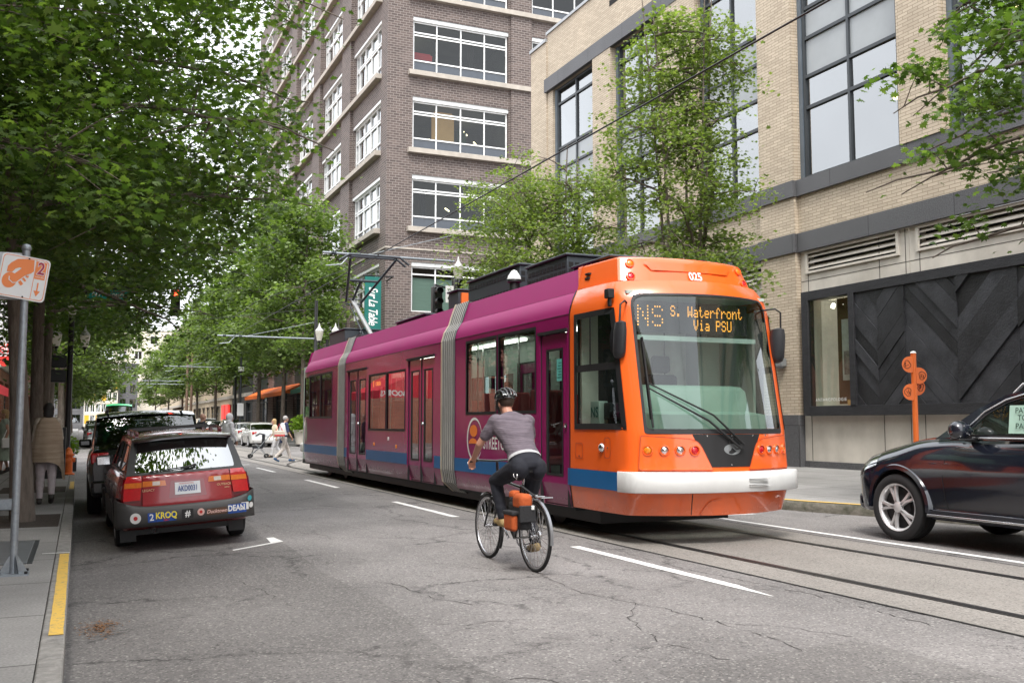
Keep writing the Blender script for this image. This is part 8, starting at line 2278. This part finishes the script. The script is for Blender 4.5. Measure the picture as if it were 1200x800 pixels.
arm_pole(11.3, 118.0, 11.0, 6.3, 6.0, 'left one of the two brown poles standing close together in the distance', mat=M_BRPOLE, rad=.16)
arm_pole(12.0, 120.0, 10.0, 6.0, 7.0, 'right one of the two brown poles standing close together in the distance', mat=M_BRPOLE, rad=.16)
wire('span_wire', 'thin span wire crossing the street high above the walkers', [(11.5, 52, 7.6), (5.5, 56, 7.1), (-1.2, 60, 7.6)], .014)
wire('feeder_wire', 'second thin cable slung beside the contact wire', [(8.6, 34, 6.95), (7.6, 48, 7.3), (7.2, 70, 6.9), (7.2, 110, 6.5)], .012)
# corner signals, sign and lantern behind the streetcar
def at(px, py, Y):
 a = (px - 600) / F_PX; b = (400 - py) / F_PX
 d = Vector((math.sin(YAW) * math.cos(PITCH), math.cos(YAW) * math.cos(PITCH), math.sin(PITCH))) + Vector((math.cos(YAW), -math.sin(YAW), 0)) * a + Vector((-math.sin(YAW) * math.sin(PITCH), -math.cos(YAW) * math.sin(PITCH), math.cos(PITCH))) * b
 t = Y / d.y; return Vector((0, 0, CAM_H)) + d * t
p = at(512, 354, 30); signal('traffic_light', 'dark traffic light left of the white arrow sign above the streetcar roof', p.x, p.y, p.z, group='corner traffic lights')
p2 = at(538, 350, 30); signal('traffic_light', 'dark traffic light right of the white arrow sign above the streetcar roof', p2.x, p2.y, p2.z + .15, group='corner traffic lights')
p3 = at(536, 330, 30.4)
t = empty('corner_lamp', (p3.x + .05, 30.45, .16), label='corner lamp with one big cream globe showing above the streetcar roof', cat='street lamp')
m = MB(); m.tube([(p3.x + .05, 30.45, .16), (p3.x + .05, 30.45, p3.z)], .07, 12); m.tube([(p3.x, 30.45, p3.z - .3), (p.x, 30.3, p.z + .62), (p.x, 30.1, p.z + .5)], .03, 8); m.build('pole', M_BLACK, t, smooth=50)
lantern(p3.x + .05, 30.45, p3.z + .0, t, 1.05)
p4 = at(527, 345, 29.9)
t = empty('arrow_sign', (p4.x, p4.y, p4.z), label='small white sign with a black arrow between the two dark traffic lights', cat='sign')
m = MB(); m.box(p4.x - .14, p4.x + .14, p4.y, p4.y + .02, p4.z - .27, p4.z + .29); q = m.build('plate', M_SIGNW, t)
m = MB(); m.box(p4.x - .02, p4.x + .02, p4.y - .003, p4.y, p4.z - .2, p4.z - .02); m.add([(p4.x - .08, p4.y - .003, p4.z - .13), (p4.x - .0, p4.y - .003, p4.z - .22), (p4.x + .0, p4.y - .003, p4.z - .04)], [(0, 1, 2)]); 
m.tube([(p4.x + .05 * math.cos(a), p4.y - .003, p4.z + .12 + .06 * math.sin(a)) for a in [PI * k / 8 for k in range(9)]], .012, 5); m.build('arrow', M_BLACK, q)
m = MB(); m.tube([(p4.x + .1, p4.y + .05, p4.z), (p3.x, 30.4, p4.z)], .02, 6); m.build('bracket', M_BLACK, t)
pa = at(374, 400, 45); pb_ = at(393, 400, 45); 
t = empty('twin_lamp', ((pa.x + pb_.x) / 2, 45, .16), label='twin white lantern street lamp showing over the rear of the streetcar', cat='street lamp')
mx_ = (pa.x + pb_.x) / 2
m = MB(); m.tube([(mx_, 45, .16), (mx_, 45, pa.z + .1)], .07, 12); m.build('pole', M_BLACK, t, smooth=50)
for pp in (pa, pb_): lantern(pp.x, 45, pp.z, t, 1.05, (mx_, 45, pp.z - .2))
# sign post far right + cafe umbrella colours
pq = at(281, 500, 72)
t = empty('kerb_sign', (pq.x, 72, .16), label='slim grey post with two white plates on the far right pavement', cat='sign')
m = MB(); m.tube([(pq.x, 72, .16), (pq.x, 72, 6.2)], .07, 8); m.build('pole', M_DKFRAME, t); m = MB(); m.box(pq.x - .22, pq.x + .22, 71.9, 71.95, 2.0, 2.9); m.box(pq.x - .2, pq.x + .2, 71.9, 71.95, 5.2, 5.5); m.build('plate', M_SIGNW, t)
# bookshop awning and blade sign on the left
p = at(16, 455, 54)
t = empty('awning', (-4.2, 56, 4), label='bright red canvas awning with white lettering at the left edge', cat='awning')
X1 = -3.3
m = MB(); m.loft([[(-6.6, 53.5, 4.9), (-6.6, 60, 4.9)], [(-3.6, 53.5, 3.35), (-3.6, 60, 3.35)]], closed=False); m.add([(-6.6, 53.5, 4.9), (-3.6, 53.5, 3.35), (-6.6, 53.5, 3.35)], [(0, 1, 2)]); m.build('canopy', M_REDC, t)
m = MB(); m.box(-6.6, -3.58, 53.45, 53.5, 2.9, 3.352); m.box(-3.60, -3.56, 53.5, 60, 2.9, 3.352); v_ = m.build('valance', M_REDC, t)
m = MB(); text(m, 'BOOKS', .42, (-4.35, 53.44, 3.12), (1, 0, 0), (0, 0, 1), bold=.03); m.build('lettering', M_WHITE, v_)
bs2 = empty('blade_sign', (-4.2, 52.6, 5.6), label='red shield shaped bookshop sign under a white banner at the left edge', cat='sign')
pr0, pr1 = at(-6, 401, 52), at(17.5, 401, 52); pz = at(8, 419, 52).z; xw0, xw1 = pr0.x, pr1.x; xc = (xw0 + xw1) / 2 
pl_ = [(xw0, pr0.z), (xw1, pr0.z), (xw1, pz)] + [(xc + (xw1 - xw0) * .28 * math.cos(a), pz - .42 * math.sin(a)) for a in [PI * k / 14 for k in range(15)]] + [(xw0, pz)]
vs, fs = plate2d([pl_], .08); m = MB(); m.add([(v.x, 52 + v.z, v.y) for v in vs], fs); q = m.build('shield', pmat('sign_red', (.62, .04, .03), .5), bs2)
m = MB(); hh = (pr0.z - pz); text(m, 'CITY', .26, (xc, 51.95, pr0.z - hh * .16), (1, 0, 0), (0, 0, 1), bold=.03); text(m, 'OF', .24, (xc, 51.95, pr0.z - hh * .48), (1, 0, 0), (0, 0, 1), bold=.03); text(m, 'BOOKS', .26, (xc, 51.95, pr0.z - hh * .80), (1, 0, 0), (0, 0, 1), bold=.03, sx=.9); m.build('lettering', M_WHITE, q)
m = MB(); text(m, '+', .32, (xc, 51.95, pz - .17), (1, 0, 0), (0, 0, 1), bold=.02); m.build('cross', M_BLACK, q)
zt = at(8, 352, 52).z
m = MB(); m.box(xw0, xw1 + .05, 51.97, 52.03, pr0.z + .03, zt); q = m.build('banner', M_SIGNW, bs2)
m = MB()
for k, (dz, w_) in enumerate(((.35, .22), (.8, .3), (1.25, .2), (1.7, .28))): m.box(xw1 - .55, xw1 - .55 + w_, 51.955, 51.965, pr0.z + dz, pr0.z + dz + .14); m.box(xw1 - .55, xw1 - .47, 51.95, 51.954, pr0.z + dz, pr0.z + dz + .3)
m.build('banner_print', M_BLACK, q)
m = MB(); m.tube([(-6.5, 52, pr0.z + .1), (xw0, 52, pr0.z + .1)], .05, 6); m.build('bracket', M_BLACK, bs2)
# ================================================================ TREES
def leafmat(name, c1, c2, c3, trans=.35, rough=.5):
 m = bpy.data.materials.new(name); m.use_nodes = True; nt = m.node_tree; b = nt.nodes['Principled BSDF']; out = nt.nodes['Material Output']
 g = N(nt, 'ShaderNodeNewGeometry'); r = N(nt, 'ShaderNodeValToRGB')
 r.color_ramp.elements[0].color = c4(c1); r.color_ramp.elements[1].color = c4(c3); e = r.color_ramp.elements.new(.55); e.color = c4(c2)
 nt.links.new(g.outputs['Random Per Island'], r.inputs[0])
 tc = N(nt, 'ShaderNodeTexCoord'); no = N(nt, 'ShaderNodeTexNoise'); no.inputs['Scale'].default_value = .9; no.inputs['Detail'].default_value = 3
 nt.links.new(tc.outputs['Object'], no.inputs['Vector'])
 mr = N(nt, 'ShaderNodeMapRange'); mr.inputs[1].default_value = .3; mr.inputs[2].default_value = .7; mr.inputs[3].default_value = .72; mr.inputs[4].default_value = 1.28
 nt.links.new(no.outputs['Fac'], mr.inputs[0])
 mx = N(nt, 'ShaderNodeMix', data_type='RGBA', blend_type='MULTIPLY'); mx.inputs[0].default_value = 1
 nt.links.new(r.outputs[0], mx.inputs[6]); nt.links.new(mr.outputs[0], mx.inputs[7])
 nt.links.new(mx.outputs[2], b.inputs['Base Color']); b.inputs['Roughness'].default_value = rough; b.inputs['Specular IOR Level'].default_value = .35
 tr = N(nt, 'ShaderNodeBsdfTranslucent'); hs = N(nt, 'ShaderNodeMix', data_type='RGBA', blend_type='MULTIPLY'); hs.inputs[0].default_value = 1; hs.inputs[7].default_value = (1.5, 1.7, .55, 1)
 nt.links.new(mx.outputs[2], hs.inputs[6]); nt.links.new(hs.outputs[2], tr.inputs[0])
 ms = N(nt, 'ShaderNodeMixShader'); ms.inputs[0].default_value = trans
 nt.links.new(b.outputs[0], ms.inputs[1]); nt.links.new(tr.outputs[0], ms.inputs[2]); nt.links.new(ms.outputs[0], out.inputs[0])
 return m
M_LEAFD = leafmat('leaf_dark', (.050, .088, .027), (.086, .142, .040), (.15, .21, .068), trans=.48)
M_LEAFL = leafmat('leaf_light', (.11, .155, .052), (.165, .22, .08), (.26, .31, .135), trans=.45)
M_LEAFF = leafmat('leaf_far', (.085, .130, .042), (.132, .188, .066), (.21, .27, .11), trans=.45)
M_LEAFY = leafmat('leaf_lime', (.16, .26, .03), (.2, .32, .04), (.28, .4, .06))
M_BARK = pmat('bark', (.085, .068, .055), .95, scale=4, col2=(.22, .18, .15), bump=1.0, bscale=12, stretch=(3, 3, .7), detail=9)
MAPLE = np.array([(0, -.50), (.06, -.20), (.34, -.30), (.28, -.12), (.52, .04), (.30, .10), (.36, .32), (.14, .20), (0, .56), (-.14, .20), (-.36, .32), (-.30, .10), (-.52, .04), (-.28, -.12), (-.34, -.30), (-.06, -.20)])
OVAL = np.array([(0, -.5), (.28, -.22), (.34, .1), (0, .55), (-.34, .1), (-.28, -.22)])
DIAM = np.array([(0, -.55), (.42, 0), (0, .55), (-.42, 0)])
def leaf_object(name, P, size, mat, parent, rng, shape=None, droop=.55, svar=.35):
 shape = OVAL if shape is None else shape
 n = len(P); k = len(shape)
 az = rng.uniform(0, 2 * np.pi, n)
 nz = rng.normal(0, droop, (n, 3)); nz[:, 2] = 1.0; nz /= np.linalg.norm(nz, axis=1)[:, None]
 t = np.stack([np.cos(az), np.sin(az), np.zeros(n)], 1); t -= nz * (t * nz).sum(1)[:, None]; t /= np.linalg.norm(t, axis=1)[:, None]
 b = np.cross(nz, t)
 s = size * (1 + rng.uniform(-svar, svar, n))
 sx = shape[:, 0][None, :, None]; sy = shape[:, 1][None, :, None]
 V = P[:, None, :] + (t[:, None, :] * sx + b[:, None, :] * sy) * s[:, None, None] - nz[:, None, :] * (np.abs(sx) * .35 + np.abs(sy) * .12) * s[:, None, None]
 V = V.reshape(-1, 3) - np.array(root_loc(parent))
 me = bpy.data.meshes.new(name); me.vertices.add(n * k); me.vertices.foreach_set('co', V.astype(np.float32).ravel())
 me.loops.add(n * k); me.loops.foreach_set('vertex_index', np.arange(n * k, dtype=np.int32))
 me.polygons.add(n); me.polygons.foreach_set('loop_start', np.arange(0, n * k, k, dtype=np.int32)); me.polygons.foreach_set('loop_total', np.full(n, k, dtype=np.int32))
 me.update(calc_edges=True); me.materials.append(mat)
 o = bpy.data.objects.new(name, me); COL.objects.link(o); o.parent = parent
 return o
def off_line(c, t, r):
 """gap in the foliage along the street towards a hanging sign"""
 a = Vector((0, 0, CAM_H)); d = (Vector(t) - a); L = d.length; d.normalize(); q = c - a; k = q.dot(d)
 return k > L + .4 or (q - d * k).length > r
SGN = (.72, 29.5, 5.06); RED = (2.45, 29.3, 5.0)
def gaps(c): return off_line(c, SGN, .6) and off_line(c, RED, .42)
def tree(label, base, h, r0, crown, nlimb, nclump, per, leaf, cr, mat, seed, name='maple_tree', group=None, shape=None, allow=None, first=.35, stems=1, up=.5, lean=(0, 0), bark=None, zthin=None, twigs=True):
 """crown = (dx,dy,cz,rx,ry,rz): centre offset from base, centre height, radii"""
 rng = np.random.default_rng(seed); rr = random.Random(seed)
 bx, by, bz = base
 t = empty(name, base, label=label, cat='tree', group=group)
 m = MB()
 cdx, cdy, cz, rx, ry, rz = crown
 def trunk_at(q, st=0):
  a = st * 2.4
  sp_ = (.0 if stems == 1 else .16 + .75 * q)
  return Vector((bx + lean[0] * q + .06 * math.sin(q * 5 + seed) + sp_ * math.cos(a) * (stems > 1), by + lean[1] * q + .06 * math.cos(q * 4 + seed) + sp_ * math.sin(a) * (stems > 1), bz + h * q))
 for st in range(stems):
  pts = [trunk_at(k / 14, st) for k in range(15)]
  rad = [r0 / (stems ** .5) * (1.28 if k == 0 else 1.08 if k == 1 else 1 - .8 * k / 14) for k in range(15)]
  m.tube(pts, rad, 14)
 limbs = []
 for i in range(nlimb):
  ga = i * 2.39996 + rr.uniform(-.3, .3)
  q = first + (.92 - first) * (i / max(1, nlimb - 1)); st = i % stems
  s0 = trunk_at(q, st)
  v = -.75 + 1.6 * i / max(1, nlimb - 1); v = max(-.9, min(.95, v + rr.uniform(-.15, .15)))
  e = math.sqrt(max(.08, 1 - v * v)) * rr.uniform(.78, 1.0)
  end = Vector((bx + cdx + rx * e * math.cos(ga), by + cdy + ry * e * math.sin(ga), cz + rz * v))
  mid = s0.lerp(end, .5) + Vector((0, 0, up * (end - s0).length * .22))
  pts = []
  for k in range(9):
   u = k / 8; p = s0 * (1 - u) ** 2 + mid * 2 * u * (1 - u) + end * u * u
   p += Vector((rr.uniform(-1, 1), rr.uniform(-1, 1), rr.uniform(-1, 1))) * .04 * u * (end - s0).length / 2
   pts.append(p)
  rb = r0 * (.42 - .2 * q)
  m.tube(pts, [rb * (1 - .88 * k / 8) + .004 for k in range(9)], 7, cap=False)
  limbs.append(pts)
 C = []
 tries = 0
 while len(C) < nclump and tries < nclump * 30:
  tries += 1
  L = limbs[rr.randrange(len(limbs))]; u = rr.uniform(.28, 1.0) ** .8 * 7.99; k = int(u); p = L[k].lerp(L[k + 1], u - k)
  off = Vector((rr.gauss(0, 1), rr.gauss(0, 1), rr.gauss(0, .55))) * min(rx, rz) * .22
  c = p + off
  d = Vector(((c.x - bx - cdx) / rx, (c.y - by - cdy) / ry, (c.z - cz) / rz)).length
  if d > 1.12: continue
  if allow and not allow(c): continue
  if zthin and c.z > zthin and rr.random() > .30: continue
  C.append(c)
  if twigs: m.tube([p, p.lerp(c, .5) + Vector((0, 0, .04)), c], [.014, .009, .004], 4, cap=False)
 m.build('trunk', bark or M_BARK, t, smooth=60)
 Cn = np.array([tuple(c) for c in C])
 ps = rng.normal(0, 1, (len(C), per, 3)) * np.array([1, 1, .42]) * .55 * cr
 rad = np.sqrt((ps[..., :2] ** 2).sum(-1)); ps[..., 2] -= rad ** 2 * .35 / cr
 P = (Cn[:, None, :] + ps).reshape(-1, 3)
 P = P[P[:, 2] > bz + 1.2]
 leaf_object('crown', P, leaf, mat, t, rng, shape=shape)
 return t
GL = 'maples along the left kerb'
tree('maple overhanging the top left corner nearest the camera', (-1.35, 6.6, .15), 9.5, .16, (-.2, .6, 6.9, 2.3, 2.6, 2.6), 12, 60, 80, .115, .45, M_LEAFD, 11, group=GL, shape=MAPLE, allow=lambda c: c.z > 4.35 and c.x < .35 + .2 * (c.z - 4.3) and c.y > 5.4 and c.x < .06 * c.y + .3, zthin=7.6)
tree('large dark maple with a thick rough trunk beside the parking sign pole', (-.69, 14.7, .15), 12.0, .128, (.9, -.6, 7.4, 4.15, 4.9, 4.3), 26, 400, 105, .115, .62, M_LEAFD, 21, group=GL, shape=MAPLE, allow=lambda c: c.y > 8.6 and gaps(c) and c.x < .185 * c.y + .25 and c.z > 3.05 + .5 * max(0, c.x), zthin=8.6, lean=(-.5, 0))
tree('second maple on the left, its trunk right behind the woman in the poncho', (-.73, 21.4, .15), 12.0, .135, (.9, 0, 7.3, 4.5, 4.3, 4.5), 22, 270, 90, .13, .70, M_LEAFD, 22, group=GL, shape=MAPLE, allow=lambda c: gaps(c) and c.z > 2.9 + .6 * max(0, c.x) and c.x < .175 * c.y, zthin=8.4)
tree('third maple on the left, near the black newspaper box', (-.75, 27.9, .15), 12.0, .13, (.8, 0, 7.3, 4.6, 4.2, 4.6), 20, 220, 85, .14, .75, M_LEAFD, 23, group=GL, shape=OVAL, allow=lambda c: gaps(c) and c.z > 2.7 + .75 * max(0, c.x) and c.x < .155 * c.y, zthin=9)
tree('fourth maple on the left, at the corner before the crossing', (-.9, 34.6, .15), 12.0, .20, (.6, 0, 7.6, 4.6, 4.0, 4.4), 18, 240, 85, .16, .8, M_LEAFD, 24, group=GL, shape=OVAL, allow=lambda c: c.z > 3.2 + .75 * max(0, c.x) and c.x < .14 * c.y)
GF = 'street trees beyond the crossing on the left'
for i, (y, h) in enumerate(((64.5, 13), (73, 12.5), (82, 13), (94, 12), (108, 12), (126, 12), (150, 12))):
 tree(('first', 'second', 'third', 'fourth', 'fifth', 'sixth', 'seventh')[i] + ' tree past the crossing on the left side of the street', (-1.0, y, .15), h, .2, (.6, 0, h * .62, 4.4, 4.4, h * .36), 16, 120 - i * 6, 70, .24 + .01 * i, 1.0, M_LEAFF, 40 + i, name='street_tree', group=GF, shape=DIAM if i > 2 else OVAL, allow=lambda c: c.z > 4.2, twigs=i < 2)
GR = 'street trees beyond the crossing on the right'
for i, (y, h) in enumerate(((62.5, 16.5), (69, 16), (79.5, 16), (90, 15), (107, 15), (124, 15), (142, 14), (165, 14), (195, 14))):
 tree(('first', 'second', 'third', 'fourth', 'fifth', 'sixth', 'seventh', 'eighth', 'ninth')[i] + ' tree past the crossing on the right side of the street', (13.1, y, .16), h, .17, (-.4, 0, h * .62, 3.9, 4.3, h * .36), 18, 190 - i * 12, 75, .24 + .012 * i, .95, M_LEAFF, 60 + i, name='street_tree', group=GR, shape=DIAM if i > 2 else OVAL, allow=lambda c: c.z > 5.6, first=.3, twigs=i < 3)
# airy young trees behind the streetcar
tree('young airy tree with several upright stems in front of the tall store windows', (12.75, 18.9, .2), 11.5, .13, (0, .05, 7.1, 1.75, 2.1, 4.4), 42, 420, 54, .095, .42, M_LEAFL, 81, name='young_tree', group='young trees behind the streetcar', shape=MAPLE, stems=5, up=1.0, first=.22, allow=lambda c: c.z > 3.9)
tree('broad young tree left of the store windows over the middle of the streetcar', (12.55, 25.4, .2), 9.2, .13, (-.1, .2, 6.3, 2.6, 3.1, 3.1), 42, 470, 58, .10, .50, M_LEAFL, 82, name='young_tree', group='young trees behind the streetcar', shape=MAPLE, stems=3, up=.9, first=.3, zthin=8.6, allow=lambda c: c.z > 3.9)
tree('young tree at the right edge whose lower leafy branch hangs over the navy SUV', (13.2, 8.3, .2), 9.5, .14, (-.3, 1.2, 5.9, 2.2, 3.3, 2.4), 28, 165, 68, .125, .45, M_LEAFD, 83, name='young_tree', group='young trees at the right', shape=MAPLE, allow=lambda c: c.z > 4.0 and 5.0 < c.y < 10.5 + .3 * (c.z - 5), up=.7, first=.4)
planter(-.36, 30.9, 'grey pot with lime green leaves next to the orange hydrant', M_GREY, M_LEAFY)
planter(12.9, 61.8, 'planter of tall lime green leaves by the streetcar tail past the crossing', M_CONC, M_LEAFY, .16, 1.9)
# ================================================================ LIGHT AND CAMERA
w = bpy.data.worlds.new('World'); SC.world = w; w.use_nodes = True
nt = w.node_tree; bg = nt.nodes['Background']
sky = N(nt, 'ShaderNodeTexSky', sky_type='NISHITA')
SUN_EL, SUN_AZ = R(58), R(205)      # azimuth clockwise from +y
sky.sun_disc = False; sky.sun_elevation = SUN_EL; sky.sun_rotation = SUN_AZ
sky.air_density = 1.0; sky.dust_density = 6.0; sky.ozone_density = 1.0; sky.altitude = 0
# cloud cover: most of the blue is lost in a bright even overcast
hs = N(nt, 'ShaderNodeHueSaturation'); hs.inputs['Saturation'].default_value = 0.28; hs.inputs['Value'].default_value = 1.0
nt.links.new(sky.outputs[0], hs.inputs['Color'])
tc = N(nt, 'ShaderNodeTexCoord'); cn = N(nt, 'ShaderNodeTexNoise'); cn.inputs['Scale'].default_value = 2.2; cn.inputs['Detail'].default_value = 5
nt.links.new(tc.outputs['Generated'], cn.inputs['Vector'])
mr = N(nt, 'ShaderNodeMapRange'); mr.inputs[1].default_value = .35; mr.inputs[2].default_value = .65; mr.inputs[3].default_value = .84; mr.inputs[4].default_value = 1.14
nt.links.new(cn.outputs['Fac'], mr.inputs[0])
ov = N(nt, 'ShaderNodeMix', data_type='RGBA'); ov.inputs[0].default_value = 0.72; ov.inputs[7].default_value = (9.2, 9.5, 10.0, 1)
nt.links.new(hs.outputs[0], ov.inputs[6])
mu = N(nt, 'ShaderNodeMix', data_type='RGBA', blend_type='MULTIPLY'); mu.inputs[0].default_value = 1
nt.links.new(ov.outputs[2], mu.inputs[6]); nt.links.new(mr.outputs[0], mu.inputs[7])
nt.links.new(mu.outputs[2], bg.inputs['Color'])
bg.inputs['Strength'].default_value = 0.13
sl = bpy.data.lights.new('sun', 'SUN'); sl.energy = 1.4; sl.angle = R(16); sl.color = (1.0, 0.96, 0.90)
so = bpy.data.objects.new('sun', sl); COL.objects.link(so)
d = Vector((math.sin(SUN_AZ) * math.cos(SUN_EL), math.cos(SUN_AZ) * math.cos(SUN_EL), math.sin(SUN_EL)))
so.rotation_euler = (-d).to_track_quat('-Z', 'Y').to_euler(); so.location = d * 50
cd = bpy.data.cameras.new('camera'); cam = bpy.data.objects.new('camera', cd); COL.objects.link(cam)
cd.sensor_width = 36; cd.lens = F_PX / 1200 * 36; cd.clip_start = 0.05; cd.clip_end = 3000
cam.location = (0, 0, CAM_H)
fwv = Vector((math.sin(YAW) * math.cos(PITCH), math.cos(YAW) * math.cos(PITCH), math.sin(PITCH)))
cam.rotation_euler = fwv.to_track_quat('-Z', 'Y').to_euler()
SC.camera = cam
SC.view_settings.view_transform = 'Standard'; SC.view_settings.look = 'None'; SC.view_settings.gamma = 1; SC.view_settings.exposure = 1.18
SC.view_settings.use_curve_mapping = False
SC.cycles.max_bounces = 8; SC.cycles.diffuse_bounces = 3; SC.cycles.glossy_bounces = 3; SC.cycles.transparent_max_bounces = 24
SC.cycles.caustics_reflective = False; SC.cycles.caustics_refractive = False
SC.cycles.use_denoising = True
SC.render.film_transparent = False
bpy.data.scenes.remove(TS)
